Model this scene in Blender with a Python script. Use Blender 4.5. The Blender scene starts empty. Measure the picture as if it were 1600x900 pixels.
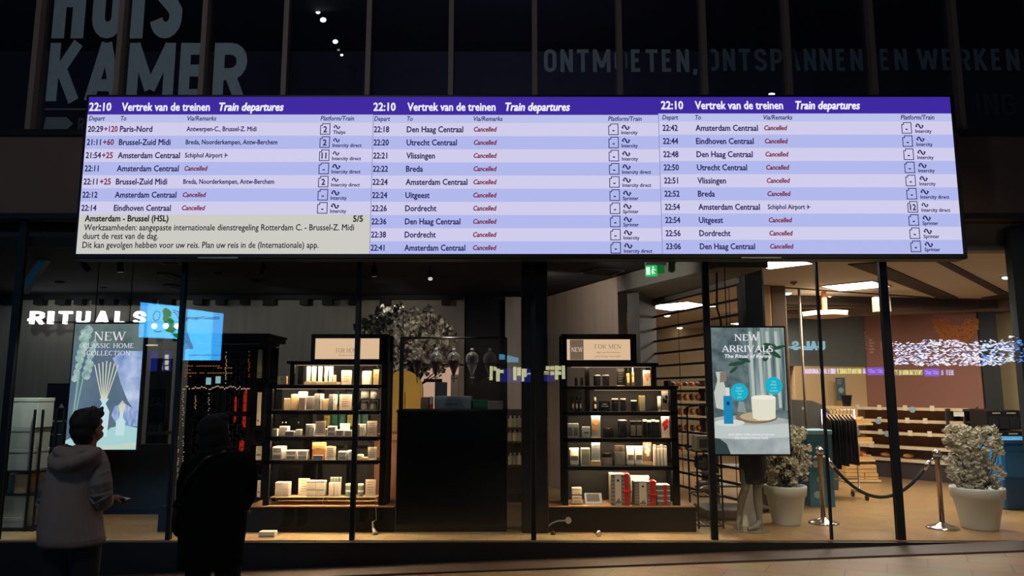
import bpy, bmesh, math, random
from mathutils import Vector, Matrix, noise
SC = bpy.context.scene
COL = SC.collection
R = math.radians
rng = random.Random(7)

# ------------------------------------------------------------------ camera, world, exposure, hall lights
F_PX, PITCH, CZ = 1155.0, R(8.0), 1.525
cd = bpy.data.cameras.new('camera'); cam = bpy.data.objects.new('camera', cd); COL.objects.link(cam)
cd.sensor_width = 36.0; cd.lens = 36.0 * F_PX / 1600.0; cd.clip_end = 200
cam.location = (0, 0, CZ); cam.rotation_euler = (R(90) + PITCH, 0, 0)
SC.camera = cam
SC.view_settings.view_transform = 'Standard'; SC.view_settings.look = 'None'
SC.view_settings.exposure = 0.0; SC.view_settings.gamma = 1.0
try: SC.view_settings.use_curve_mapping = False
except Exception: pass
SC.cycles.max_bounces = 8; SC.cycles.transparent_max_bounces = 24
SC.cycles.diffuse_bounces = 3; SC.cycles.glossy_bounces = 4
SC.cycles.sample_clamp_indirect = 4.0
W = bpy.data.worlds.new('night'); SC.world = W; W.use_nodes = True
W.node_tree.nodes['Background'].inputs[0].default_value = (0.55, 0.62, 1.0, 1)
W.node_tree.nodes['Background'].inputs[1].default_value = 0.006

def area_light(name, loc, target, size, power, color, size_y=None, spread=180):
    l = bpy.data.lights.new(name, 'AREA'); l.energy = power; l.color = color
    l.shape = 'RECTANGLE'; l.size = size; l.size_y = size_y or size; l.spread = R(spread)
    o = bpy.data.objects.new(name, l); COL.objects.link(o); o.location = loc
    o.rotation_euler = (Vector(target) - Vector(loc)).to_track_quat('-Z', 'Y').to_euler(); return o
def spot_light(name, loc, target, power, color, angle=50, blend=.6, size=.04):
    l = bpy.data.lights.new(name, 'SPOT'); l.energy = power; l.color = color
    l.spot_size = R(angle); l.spot_blend = blend; l.shadow_soft_size = size
    o = bpy.data.objects.new(name, l); COL.objects.link(o); o.location = loc
    o.rotation_euler = (Vector(target) - Vector(loc)).to_track_quat('-Z', 'Y').to_euler(); return o
# lamps of the station hall, high up behind the photographer
area_light('hall_lamp', (-2.6, 1.6, 6.1), (-4.2, 8, 4.9), .9, 72, (.97, .97, .95))
area_light('hall_lamp', (3.2, 3.4, 6.6), (3.6, 6.6, -.2), .8, 62, (1.0, .84, .58), spread=70)
area_light('upper_room_lamp', (0, 9.2, 7.4), (0, 12.6, 5.4), 3.0, 30, (.66, .62, 1.0))  # added fill, no fixture there; gives the upper glass its bluish tint

# ------------------------------------------------------------------ helpers
def at(px, py, Y):
    v = (450.0 - py) / F_PX; u = (px - 800.0) / F_PX
    dy = math.cos(PITCH) - v * math.sin(PITCH); dz = math.sin(PITCH) + v * math.cos(PITCH)
    t = Y / dy
    return Vector((u * t, Y, CZ + dz * t))
def on_floor(px, py, z=0.0):
    v = (450.0 - py) / F_PX; u = (px - 800.0) / F_PX
    dy = math.cos(PITCH) - v * math.sin(PITCH); dz = math.sin(PITCH) + v * math.cos(PITCH)
    t = (z - CZ) / dz
    return Vector((u * t, dy * t, z))

def lin(c):
    def f(x):
        x /= 255.0
        return x / 12.92 if x <= .04045 else ((x + .055) / 1.055) ** 2.4
    return (f(c[0]), f(c[1]), f(c[2]), 1.0)

MATS = {}
def mat(name, rgb, rough=.6, metal=0.0, emit=0.0, noise_amt=.12, scale=8.0, spec=.4, bump=0.0):
    if name in MATS: return MATS[name]
    m = bpy.data.materials.new(name); m.use_nodes = True; nt = m.node_tree; N = nt.nodes; L = nt.links
    b = N['Principled BSDF']; c = lin(rgb)
    b.inputs['Roughness'].default_value = rough; b.inputs['Metallic'].default_value = metal
    b.inputs['Specular IOR Level'].default_value = spec
    if emit > 0:
        b.inputs['Base Color'].default_value = (0.01, 0.01, 0.01, 1)
        b.inputs['Emission Color'].default_value = c; b.inputs['Emission Strength'].default_value = emit
    else:
        tc = N.new('ShaderNodeTexCoord'); ns = N.new('ShaderNodeTexNoise'); ns.inputs['Scale'].default_value = scale
        ns.inputs['Detail'].default_value = 3
        mx = N.new('ShaderNodeMix'); mx.data_type = 'RGBA'
        lo = tuple(x * (1 - noise_amt) for x in c[:3]) + (1,); hi = tuple(min(1, x * (1 + noise_amt)) for x in c[:3]) + (1,)
        mx.inputs[6].default_value = lo; mx.inputs[7].default_value = hi
        L.new(tc.outputs['Object'], ns.inputs['Vector']); L.new(ns.outputs['Fac'], mx.inputs[0]); L.new(mx.outputs[2], b.inputs['Base Color'])
        if bump:
            bp = N.new('ShaderNodeBump'); bp.inputs['Strength'].default_value = bump; bp.inputs['Distance'].default_value = .01
            L.new(ns.outputs['Fac'], bp.inputs['Height']); L.new(bp.outputs['Normal'], b.inputs['Normal'])
    MATS[name] = m; return m

def emis(name, rgb, strength=1.0):
    return mat(name, rgb, emit=strength, rough=.9, spec=0.0)

def glass_mat(name, tint=(1, 1, 1), refl=.07, rough=0.0):
    m = bpy.data.materials.new(name); m.use_nodes = True; nt = m.node_tree; N = nt.nodes; L = nt.links
    N.remove(N['Principled BSDF'])
    t = N.new('ShaderNodeBsdfTransparent'); t.inputs[0].default_value = (*tint, 1)
    g = N.new('ShaderNodeBsdfGlossy'); g.inputs['Roughness'].default_value = rough
    mx = N.new('ShaderNodeMixShader'); mx.inputs[0].default_value = refl
    L.new(t.outputs[0], mx.inputs[1]); L.new(g.outputs[0], mx.inputs[2]); L.new(mx.outputs[0], N['Material Output'].inputs[0])
    MATS[name] = m; return m
def vessel_mat(name, tint=(.95, .97, .97)):
    m = bpy.data.materials.new(name); m.use_nodes = True; nt = m.node_tree; N = nt.nodes; L = nt.links
    N.remove(N['Principled BSDF'])
    t = N.new('ShaderNodeBsdfTransparent'); t.inputs[0].default_value = (*tint, 1)
    g = N.new('ShaderNodeBsdfGlossy'); g.inputs['Roughness'].default_value = .08
    d = N.new('ShaderNodeBsdfDiffuse'); d.inputs[0].default_value = (.7, .7, .7, 1)
    m2 = N.new('ShaderNodeMixShader'); m2.inputs[0].default_value = .5
    lw = N.new('ShaderNodeLayerWeight'); lw.inputs[0].default_value = .35
    mx = N.new('ShaderNodeMixShader')
    L.new(g.outputs[0], m2.inputs[1]); L.new(d.outputs[0], m2.inputs[2])
    L.new(lw.outputs['Facing'], mx.inputs[0]); L.new(t.outputs[0], mx.inputs[1]); L.new(m2.outputs[0], mx.inputs[2]); L.new(mx.outputs[0], N['Material Output'].inputs[0])
    MATS[name] = m; return m

class MB:
    """collects shapes in world coordinates, then links them as ONE mesh object"""
    def __init__(s): s.v = []; s.f = []; s.m = []; s.cur = 0
    def mi(s, i): s.cur = i; return s
    def add(s, vs, fs):
        o = len(s.v); s.v += [tuple(v) for v in vs]
        for f in fs: s.f.append(tuple(i + o for i in f)); s.m.append(s.cur)
        return s
    def quad(s, a, b, c, d): return s.add([a, b, c, d], [(0, 1, 2, 3)])
    def poly(s, pts): return s.add(pts, [tuple(range(len(pts)))])
    def box(s, a, b):
        x0, x1 = sorted((a[0], b[0])); y0, y1 = sorted((a[1], b[1])); z0, z1 = sorted((a[2], b[2]))
        return s.add([(x0,y0,z0),(x1,y0,z0),(x1,y1,z0),(x0,y1,z0),(x0,y0,z1),(x1,y0,z1),(x1,y1,z1),(x0,y1,z1)],
                     [(3,2,1,0),(4,5,6,7),(0,1,5,4),(1,2,6,5),(2,3,7,6),(3,0,4,7)])
    def bbox(s, a, b, r=.004):
        """box with chamfered edges"""
        x0, x1 = sorted((a[0], b[0])); y0, y1 = sorted((a[1], b[1])); z0, z1 = sorted((a[2], b[2]))
        bm = bmesh.new(); bmesh.ops.create_cube(bm, size=1)
        for v in bm.verts: v.co = ((x0+x1)/2 + v.co.x*(x1-x0), (y0+y1)/2 + v.co.y*(y1-y0), (z0+z1)/2 + v.co.z*(z1-z0))
        bmesh.ops.bevel(bm, geom=bm.edges[:], offset=min(r, .3*min(x1-x0, y1-y0, z1-z0)), segments=1, affect='EDGES')
        return s.frombm(bm)
    def frombm(s, bm, M=None):
        bm.verts.index_update()
        vs = [(M @ v.co) if M else v.co.copy() for v in bm.verts]; fs = [tuple(v.index for v in f.verts) for f in bm.faces]
        bm.free(); return s.add(vs, fs)
    def obox(s, c, ax, size, up=(0, 0, 1)):
        """box centred at c, its length along ax"""
        X = Vector(ax).normalized(); Z = Vector(up); Yv = Z.cross(X)
        if Yv.length < 1e-6: Yv = Vector((0, 1, 0))
        Yv.normalize(); Z = X.cross(Yv); c = Vector(c); hx, hy, hz = size[0]/2, size[1]/2, size[2]/2
        P = lambda i, j, k: c + X*hx*i + Yv*hy*j + Z*hz*k
        return s.add([P(-1,-1,-1),P(1,-1,-1),P(1,1,-1),P(-1,1,-1),P(-1,-1,1),P(1,-1,1),P(1,1,1),P(-1,1,1)],
                     [(3,2,1,0),(4,5,6,7),(0,1,5,4),(1,2,6,5),(2,3,7,6),(3,0,4,7)])
    def bar(s, a, b, w, h=None, up=(0, 0, 1)):
        a = Vector(a); b = Vector(b); return s.obox((a+b)/2, b-a, ((b-a).length, w, h or w), up)
    def prism(s, pts, y0, y1):
        """polygon in x,z extruded from y0 to y1 (front at y0)"""
        n = len(pts); vs = [(x, y0, z) for x, z in pts] + [(x, y1, z) for x, z in pts]
        fs = [tuple(range(n)), tuple(range(2*n-1, n-1, -1))] + [(i, i+n, (i+1) % n + n, (i+1) % n) for i in range(n)]
        return s.add(vs, fs)
    def hprism(s, pts, z0, z1):
        n = len(pts); vs = [(x, y, z0) for x, y in pts] + [(x, y, z1) for x, y in pts]
        fs = [tuple(range(n-1, -1, -1)), tuple(range(n, 2*n))] + [(i, (i+1) % n, (i+1) % n + n, i+n) for i in range(n)]
        return s.add(vs, fs)
    def tube(s, pts, r, n=8, cap=True, scale=None):
        pts = [Vector(p) for p in pts]; rs = r if isinstance(r, (list, tuple)) else [r]*len(pts)
        vs = []; fs = []; ref = None
        for i, p in enumerate(pts):
            t = (pts[min(i+1, len(pts)-1)] - pts[max(i-1, 0)]).normalized()
            if ref is None:
                ref = Vector((0, 0, 1)) if abs(t.z) < .9 else Vector((1, 0, 0))
            a = (ref - t * ref.dot(t)).normalized(); b = t.cross(a); ref = a
            for k in range(n):
                an = 2*math.pi*k/n; vs.append(p + (a*math.cos(an) + b*math.sin(an)) * rs[i])
        for i in range(len(pts)-1):
            for k in range(n):
                fs.append((i*n+k, i*n+(k+1) % n, (i+1)*n+(k+1) % n, (i+1)*n+k))
        if cap: fs += [tuple(range(n-1, -1, -1)), tuple(range((len(pts)-1)*n, len(pts)*n))]
        return s.add(vs, fs)
    def lathe(s, c, prof, n=20, axis=None):
        """profile of (radius, height) about a vertical line through c"""
        c = Vector(c); vs = []; fs = []
        for r, h in prof:
            for k in range(n):
                a = 2*math.pi*k/n; vs.append((c.x + r*math.cos(a), c.y + r*math.sin(a), c.z + h))
        for i in range(len(prof)-1):
            for k in range(n): fs.append((i*n+k, i*n+(k+1) % n, (i+1)*n+(k+1) % n, (i+1)*n+k))
        if prof[0][0] > 1e-5: fs.append(tuple(range(n-1, -1, -1)))
        if prof[-1][0] > 1e-5: fs.append(tuple(range((len(prof)-1)*n, len(prof)*n)))
        return s.add(vs, fs)
    def ell(s, c, r, sub=2, rot=None, jit=0.0, seed=0):
        bm = bmesh.new(); bmesh.ops.create_icosphere(bm, subdivisions=sub, radius=1)
        M = Matrix.Translation(Vector(c)) @ (rot.to_matrix().to_4x4() if rot else Matrix()) @ Matrix.Diagonal((*(r if isinstance(r, (tuple, list)) else (r, r, r)), 1))
        if jit:
            for v in bm.verts: v.co *= 1 + jit * noise.noise(v.co * 2.3 + Vector((seed*3.1, seed*1.7, seed*.9)))
        return s.frombm(bm, M)
    def build(s, name, mats, parent=None, smooth=False, kind=None, label=None):
        if not isinstance(mats, (list, tuple)): mats = [mats]
        me = bpy.data.meshes.new(name)
        off = Vector((0, 0, 0)); p = parent
        while p is not None: off += p.location; p = p.parent
        if parent is None and s.v and smooth != 'keep':
            xs = [v[0] for v in s.v]; ys = [v[1] for v in s.v]; zs = [v[2] for v in s.v]
            off = Vector(((min(xs)+max(xs))/2, (min(ys)+max(ys))/2, min(zs)))
        me.from_pydata([(v[0]-off.x, v[1]-off.y, v[2]-off.z) for v in s.v], [], s.f)
        for m in mats: me.materials.append(m)
        me.polygons.foreach_set('material_index', s.m)
        if smooth: me.polygons.foreach_set('use_smooth', [True]*len(me.polygons))
        me.update()
        o = bpy.data.objects.new(name, me); COL.objects.link(o)
        if parent is not None: o.parent = parent
        else: o.location = off
        if kind: o['kind'] = kind
        if label: o['label'] = label
        return o

def tag(o, label, cat, group=None, kind=None):
    o['label'] = label; o['category'] = cat
    if group: o['group'] = group
    if kind: o['kind'] = kind
    return o
def thing(name, label, cat, loc=(0, 0, 0), group=None):
    o = bpy.data.objects.new(name, None); COL.objects.link(o); o.location = loc; o.empty_display_size = .1
    return tag(o, label, cat, group)
def struct(name, mb, m, parent=None):
    o = mb.build(name, m, parent)
    if parent is None: o['kind'] = 'structure'
    return o
def dup(root, delta, label=None):
    """copy of a thing with its parts and sub-parts, moved by delta"""
    r = root.copy(); COL.objects.link(r); r.location = root.location + Vector(delta)
    if label: r['label'] = label
    def kids(a, b):
        for ch in a.children:
            c = ch.copy(); COL.objects.link(c); c.parent = b; kids(ch, c)
    kids(root, r); return r
ORD = ['first', 'second', 'third', 'fourth', 'fifth', 'sixth', 'seventh', 'eighth', 'ninth', 'tenth', 'eleventh', 'twelfth', 'thirteenth', 'fourteenth', 'fifteenth', 'sixteenth']

def remeshed(mb, voxel, smooth=4):
    """one continuous skin round everything in mb"""
    me = bpy.data.meshes.new('tmp'); me.from_pydata(mb.v, [], mb.f); me.update()
    o = bpy.data.objects.new('tmp', me); COL.objects.link(o)
    md = o.modifiers.new('r', 'REMESH'); md.mode = 'VOXEL'; md.voxel_size = voxel
    if smooth:
        ms = o.modifiers.new('s', 'SMOOTH'); ms.factor = .5; ms.iterations = smooth
    dg = bpy.context.evaluated_depsgraph_get(); dg.update()
    em = bpy.data.meshes.new_from_object(o.evaluated_get(dg))
    out = MB(); out.add([v.co.copy() for v in em.vertices], [tuple(p.vertices) for p in em.polygons])
    bpy.data.objects.remove(o); bpy.data.meshes.remove(me); bpy.data.meshes.remove(em)
    return out

# ------------------------------------------------------------------ lettering
_tc = {}
def _glyphs(s, bold, shear, res):
    k = (s, bold, shear, res)
    if k not in _tc:
        c = bpy.data.curves.new('t', 'FONT'); c.body = s; c.size = 1; c.offset = bold; c.shear = shear; c.resolution_u = res
        o = bpy.data.objects.new('t', c); COL.objects.link(o)
        dg = bpy.context.evaluated_depsgraph_get(); dg.update()
        m = bpy.data.meshes.new_from_object(o.evaluated_get(dg))
        _tc[k] = ([v.co.copy() for v in m.vertices], [tuple(p.vertices) for p in m.polygons])
        bpy.data.objects.remove(o); bpy.data.curves.remove(c); bpy.data.meshes.remove(m)
    return _tc[k]
_cap = {}
def text(mb, s, x, z, h, Y, width=None, bold=0.0, shear=0.0, sx=.85, align='l', res=2, flip=False, frame=None):
    """writing on an upright surface facing -Y; x,z = baseline start, h = height of a capital"""
    if 'H' not in _cap:
        v, _ = _glyphs('H', 0, 0, 2); _cap['H'] = max(p.y for p in v)
    v, f = _glyphs(s, 0, shear, res); k = h / _cap['H']
    x0 = min(p.x for p in v); x1 = max(p.x for p in v)
    fx = (width / (x1 - x0)) if width else k * sx
    w = (x1 - x0) * fx
    ox = x - (w/2 if align == 'c' else w if align == 'r' else 0)
    out = []
    for p in v:
        X = (p.x - x0) * fx
        if flip: X = w - X
        out.append((ox + X, Y, z + p.y * k) if frame is None else frame(ox + X, z + p.y * k))
    mb.add(out, f)
    if bold:
        q = bold * k
        for i, (a, b) in enumerate(((-1, .5), (1, -.5), (.5, 1), (-.5, -1))):
            e = -.0002 * (i + 1)
            mb.add([(p[0]+a*q, p[1]+e, p[2]+b*q) for p in out], f)
    return w

def arc(cx, cy, rx, ry, a0, a1, n=7):
    return [(cx + rx*math.cos(R(a0 + (a1-a0)*i/n)), cy + ry*math.sin(R(a0 + (a1-a0)*i/n))) for i in range(n+1)]
def block_glyph(ch, w, t):
    """centre lines of condensed capitals in a box w wide and 1 high, for strokes t thick"""
    h = t/2; l, r, b, u = h, w-h, h, 1-h; m = w/2; q = min(.24, (r-l)/2)
    O = arc(r-q, u-q, q, q, 0, 90, 4) + arc(l+q, u-q, q, q, 90, 180, 4) + arc(l+q, b+q, q, q, 180, 270, 4) + arc(r-q, b+q, q, q, 270, 360, 4)
    G = {
     'H': [[(l, 0), (l, 1)], [(r, 0), (r, 1)], [(l, .5), (r, .5)]],
     'U': [[(l, 1)] + arc(l+q, b+q, q, q, 180, 270, 4) + arc(r-q, b+q, q, q, 270, 360, 4) + [(r, 1)]],
     'I': [[(h, 0), (h, 1)]],
     'S': [arc(r-q, u-q, q, q, -10, 90, 5) + arc(l+q, u-q, q, q, 90, 180, 5) + [(l, .66), (l+.06, .58), (r-.06, .42), (r, .34)] + arc(r-q, b+q, q, q, 0, -90, 5) + arc(l+q, b+q, q, q, -90, -170, 5)],
     'K': [[(l, 0), (l, 1)], [(r, 1), (l+h*.6, .42)], [(l+h*1.3, .58), (r, 0)]],
     'A': [[(l*.9, 0), (m, 1)], [(m, 1), (w-l*.9, 0)], [(l+.07, .27), (r-.07, .27)]],
     'M': [[(l, 0), (l, 1)], [(r, 0), (r, 1)], [(l, .97), (m, .2)], [(m, .2), (r, .97)]],
     'E': [[(r, u), (l, u)], [(l, 1), (l, 0)], [(l, b), (r, b)], [(l, .52), (r-.05, .52)]],
     'R': [[(l, 0), (l, 1)], [(l, u), (r-q, u)] + arc(r-q, u-q*.95, q, q*.95, 90, 0, 4) + arc(r-q, .46+q*.95, q, q*.95, 0, -90, 4) + [(l, .46)], [(m, .46), (r, 0)]],
     'P': [[(l, 0), (l, 1)], [(l, u), (r-q, u)] + arc(r-q, u-q*.95, q, q*.95, 90, 0, 4) + arc(r-q, .42+q*.95, q, q*.95, 0, -90, 4) + [(l, .42)]],
     'O': [O + [O[0]]],
     'N': [[(l, 0), (l, 1)], [(r, 0), (r, 1)], [(l, .95), (r, .05)]],
     'T': [[(0, u), (w, u)], [(m, u), (m, 0)]],
     'L': [[(l, 1), (l, b), (r, b)]],
     'W': [[(l*.8, 1), (w*.27, .04)], [(w*.27, .04), (m, .9)], [(m, .9), (w*.73, .04)], [(w*.73, .04), (w-l*.8, 1)]],
     'G': [arc(r-q, u-q, q, q, 0, 90, 4) + arc(l+q, u-q, q, q, 90, 180, 4) + arc(l+q, b+q, q, q, 180, 270, 4) + arc(r-q, b+q, q, q, 270, 360, 4) + [(r, .48), (m, .48)]],
     ',': [[(h, .14), (h, 0)], [(h, .02), (h-.04, -.12)]], '.': [[(h, 0), (h, t)]],
    }
    return G[ch]
BW = {'I': .17, ',': .2, '.': .2, 'M': .62, 'W': .7, 'A': .48, ' ': .22, 'L': .38, 'E': .38, 'T': .42}
def stroke(mb, pts, t, put):
    P = []
    for p in pts:
        p = Vector(p)
        if not P or (p-P[-1]).length > 1e-5: P.append(p)
    n = len(P); closed = (P[0]-P[-1]).length < 1e-6
    if closed: P = P[:-1]; n -= 1
    L = []; Rr = []
    for i in range(n):
        a = P[(i-1) % n] if closed or i > 0 else None; c = P[(i+1) % n] if closed or i < n-1 else None
        d1 = (P[i]-a).normalized() if a is not None else None; d2 = (c-P[i]).normalized() if c is not None else None
        d1 = d1 or d2; d2 = d2 or d1
        n1 = Vector((-d1.y, d1.x)); n2 = Vector((-d2.y, d2.x)); mm = (n1+n2)
        mm = mm.normalized() if mm.length > 1e-4 else n1
        s = t/2 / max(.55, mm.dot(n1)); L.append(P[i]+mm*s); Rr.append(P[i]-mm*s)
    vs = [put(p.x, p.y) for p in L] + [put(p.x, p.y) for p in Rr]
    fs = [(n+i, n+(i+1) % n, (i+1) % n, i) for i in range(n if closed else n-1)]
    mb.add(vs, fs)
def block_text(mb, s, x0, x1, z, h, Y, t=.165, gap=.075, flip=False, wm=1.0):
    adv = []; x = 0.0
    for ch in s:
        w = BW.get(ch, .44)*(wm if ch not in 'I,.' else 1) + (t-.165)*.5
        adv.append((ch, x, w)); x += w + (gap if ch != ' ' else 0)
    tot = x - gap; k = (x1-x0)/tot
    for ch, xx, w in adv:
        if ch == ' ': continue
        for si, st in enumerate(block_glyph(ch, w, t)):
            stroke(mb, st, t, lambda a, b: ((x0 + (xx+a)*k) if not flip else (x1 - (xx+a)*k), Y - si*.0012, z + b*h))
    return k

# serif capitals: list of (x0,y0,x1,y1,weight) strokes; weight 1 thick, 0 thin; serif ends
SER = {
 'N': (.8, [(.12,0,.12,1,0), (.12,1,.68,0,1), (.68,0,.68,1,0)], [(.12,0),(.1,1),(.68,1)]),
 'E': (.62, [(.14,0,.14,1,1), (.1,.98,.55,.98,0), (.14,.52,.45,.52,0), (.1,.02,.58,.02,0), (.55,.98,.55,.8,0), (.58,.02,.58,.2,0)], [(.14,0),(.14,1)]),
 'W': (1.1, [(.08,1,.34,0,1), (.34,0,.55,1,0), (.55,1,.8,0,1), (.8,0,1.02,1,0)], [(.08,1),(.55,1),(1.02,1)]),
 'A': (.8, [(.08,0,.4,1,0), (.4,1,.72,0,1), (.2,.34,.6,.34,0)], [(.08,0),(.72,0)]),
 'R': (.76, [(.14,0,.14,1,1), (.14,.98,.45,.98,0), (.45,.98,.58,.88,0), (.58,.9,.58,.6,1), (.58,.6,.4,.5,0), (.14,.5,.4,.5,0), (.36,.5,.7,0,1)], [(.14,0),(.12,1),(.7,0)]),
 'I': (.32, [(.16,0,.16,1,1)], [(.16,0),(.16,1)]),
 'V': (.8, [(.08,1,.4,0,1), (.4,0,.72,1,0)], [(.08,1),(.72,1)]),
 'L': (.6, [(.14,0,.14,1,1), (.1,.02,.55,.02,0), (.55,.02,.55,.22,0)], [(.14,0),(.14,1)]),
 'S': (.56, [(.48,.82,.42,.96,0), (.42,.97,.2,.97,0), (.2,.97,.1,.8,1), (.1,.8,.14,.62,1), (.14,.62,.44,.4,1), (.44,.4,.48,.2,1), (.48,.2,.38,.03,1), (.38,.03,.16,.03,0), (.16,.03,.08,.2,0)], []),
 'C': (.74, [(.66,.8,.52,.97,0), (.52,.97,.3,.97,0), (.3,.97,.12,.75,1), (.12,.75,.1,.5,1), (.1,.5,.12,.25,1), (.12,.25,.3,.03,1), (.3,.03,.52,.03,0), (.52,.03,.66,.2,0)], []),
 'H': (.82, [(.14,0,.14,1,1), (.68,0,.68,1,1), (.14,.52,.68,.52,0)], [(.14,0),(.14,1),(.68,0),(.68,1)]),
 'O': (.86, [(.3,.97,.56,.97,0), (.56,.97,.74,.75,1), (.74,.75,.76,.5,1), (.76,.5,.74,.25,1), (.74,.25,.56,.03,1), (.56,.03,.3,.03,0), (.3,.03,.12,.25,1), (.12,.25,.1,.5,1), (.1,.5,.12,.75,1), (.12,.75,.3,.97,1)], []),
 'M': (.98, [(.12,0,.12,1,0), (.12,1,.48,.02,1), (.48,.02,.82,1,0), (.84,0,.84,1,1)], [(.12,0),(.1,1),(.84,0),(.84,1)]),
 'T': (.7, [(.35,0,.35,1,1), (.05,.98,.65,.98,0), (.05,.98,.05,.8,0), (.65,.98,.65,.8,0)], [(.35,0)]),
 'F': (.6, [(.14,0,.14,1,1), (.1,.98,.55,.98,0), (.14,.52,.42,.52,0), (.55,.98,.55,.8,0)], [(.14,0),(.14,1)]),
}
def serif_text(mb, s, x0, x1, z, h, Y, thick=.13, thin=.055, gap=.06):
    adv = []; x = 0.0
    for ch in s:
        if ch == ' ': x += .4; continue
        adv.append((ch, x)); x += SER[ch][0] + gap
    k = (x1-x0) / (x-gap)
    for ch, xx in adv:
        w, st, se = SER[ch]
        for si, (a, b, c, d, wt) in enumerate(st): stroke(mb, [(a, b), (c, d)], thick if wt else thin, lambda p, q: (x0+(xx+p)*k, Y - si*.0001, z+q*h))
        for a, b in se:
            stroke(mb, [(a-.1, b), (a+.1, b)], thin, lambda p, q: (x0+(xx+p)*k, Y, z+q*h))
# ------------------------------------------------------------------ materials
zat_ = lambda py, Y: at(800, py, Y).z
BLACK = mat('black lacquer', (11, 11, 12), .55, noise_amt=.2, spec=.15)
BLACKM = mat('black powder coat', (16, 17, 19), .5, .2)
FRAME = mat('dark window frame', (22, 23, 25), .45, .3)
MULL = mat('grey brown mullion', (104, 88, 82), .6)
SPAN = mat('dark spandrel panel', (88, 68, 58), .7, scale=2)
WHITEBOX = mat('white carton', (226, 220, 204), .55, noise_amt=.03)
GREYBOX = mat('grey carton', (128, 122, 114), .6, noise_amt=.05)
TANBOX = mat('tan carton', (214, 180, 128), .6, noise_amt=.06)
WOOD = mat('light wood', (196, 148, 100), .55, noise_amt=.2, scale=14)
CHROME = mat('chrome', (205, 200, 192), .18, 1.0, noise_amt=.03)
GLASS = glass_mat('shop window glass', (.98, .985, .98), .055)
GLASSU = glass_mat('upper window glass', (.75, .8, .85), .06)

# ------------------------------------------------------------------ setting: ground outside, floors, shell
GZ = lambda x: -.20 + .0356 * x
def paving_mat():
    m = bpy.data.materials.new('stone paving'); m.use_nodes = True; nt = m.node_tree; N = nt.nodes; L = nt.links
    b = N['Principled BSDF']; b.inputs['Roughness'].default_value = .55
    tc = N.new('ShaderNodeTexCoord'); br = N.new('ShaderNodeTexBrick'); mp = N.new('ShaderNodeMapping')
    mp.inputs['Rotation'].default_value = (0, 0, R(28))
    br.inputs['Color1'].default_value = lin((116, 98, 72)); br.inputs['Color2'].default_value = lin((106, 88, 64))
    br.inputs['Mortar'].default_value = lin((92, 74, 54)); br.inputs['Scale'].default_value = .75; br.inputs['Mortar Size'].default_value = .006
    ns = N.new('ShaderNodeTexNoise'); ns.inputs['Scale'].default_value = 2.2; ns.inputs['Detail'].default_value = 8
    mx = N.new('ShaderNodeMix'); mx.data_type = 'RGBA'; mx.blend_type = 'OVERLAY'; mx.inputs[0].default_value = .6
    L.new(tc.outputs['Object'], mp.inputs[0]); L.new(mp.outputs[0], br.inputs['Vector']); L.new(tc.outputs['Object'], ns.inputs['Vector'])
    L.new(br.outputs['Color'], mx.inputs[6]); L.new(ns.outputs['Color'], mx.inputs[7]); L.new(mx.outputs[2], b.inputs['Base Color'])
    return m
def tile_mat(name, c1, c2, mortar, scale, rough=.35, rot=0, stretch=1):
    m = bpy.data.materials.new(name); m.use_nodes = True; nt = m.node_tree; N = nt.nodes; L = nt.links
    b = N['Principled BSDF']; b.inputs['Roughness'].default_value = rough
    tc = N.new('ShaderNodeTexCoord'); br = N.new('ShaderNodeTexBrick'); mp = N.new('ShaderNodeMapping'); mp.inputs['Rotation'].default_value = (0, 0, R(rot))
    br.inputs['Color1'].default_value = lin(c1); br.inputs['Color2'].default_value = lin(c2); br.inputs['Mortar'].default_value = lin(mortar)
    br.inputs['Scale'].default_value = scale; br.inputs['Mortar Size'].default_value = .004; br.offset = .5; br.inputs['Row Height'].default_value = .5
    ns = N.new('ShaderNodeTexNoise'); ns.inputs['Scale'].default_value = 4; ns.inputs['Detail'].default_value = 5
    m2 = N.new('ShaderNodeMapping'); m2.inputs['Scale'].default_value = (1, 4, 1)
    mx = N.new('ShaderNodeMix'); mx.data_type = 'RGBA'; mx.blend_type = 'OVERLAY'; mx.inputs[0].default_value = .6
    L.new(tc.outputs['Object'], mp.inputs[0]); L.new(mp.outputs[0], br.inputs['Vector']); L.new(mp.outputs[0], m2.inputs[0]); L.new(m2.outputs[0], ns.inputs['Vector'])
    L.new(br.outputs['Color'], mx.inputs[6]); L.new(ns.outputs['Color'], mx.inputs[7]); L.new(mx.outputs[2], b.inputs['Base Color'])
    return m
def wall_streak_mat(name, c1, c2):
    """vertical woven streaks of the shop's back wall"""
    m = bpy.data.materials.new(name); m.use_nodes = True; nt = m.node_tree; N = nt.nodes; L = nt.links
    b = N['Principled BSDF']; b.inputs['Roughness'].default_value = .8
    tc = N.new('ShaderNodeTexCoord'); mp = N.new('ShaderNodeMapping'); mp.inputs['Scale'].default_value = (9, 9, .5)
    ns = N.new('ShaderNodeTexNoise'); ns.inputs['Scale'].default_value = 1.0; ns.inputs['Detail'].default_value = 5
    mx = N.new('ShaderNodeMix'); mx.data_type = 'RGBA'; mx.inputs[6].default_value = lin(c1); mx.inputs[7].default_value = lin(c2)
    L.new(tc.outputs['Object'], mp.inputs[0]); L.new(mp.outputs[0], ns.inputs['Vector']); L.new(ns.outputs['Fac'], mx.inputs[0]); L.new(mx.outputs[2], b.inputs['Base Color'])
    return m

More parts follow.
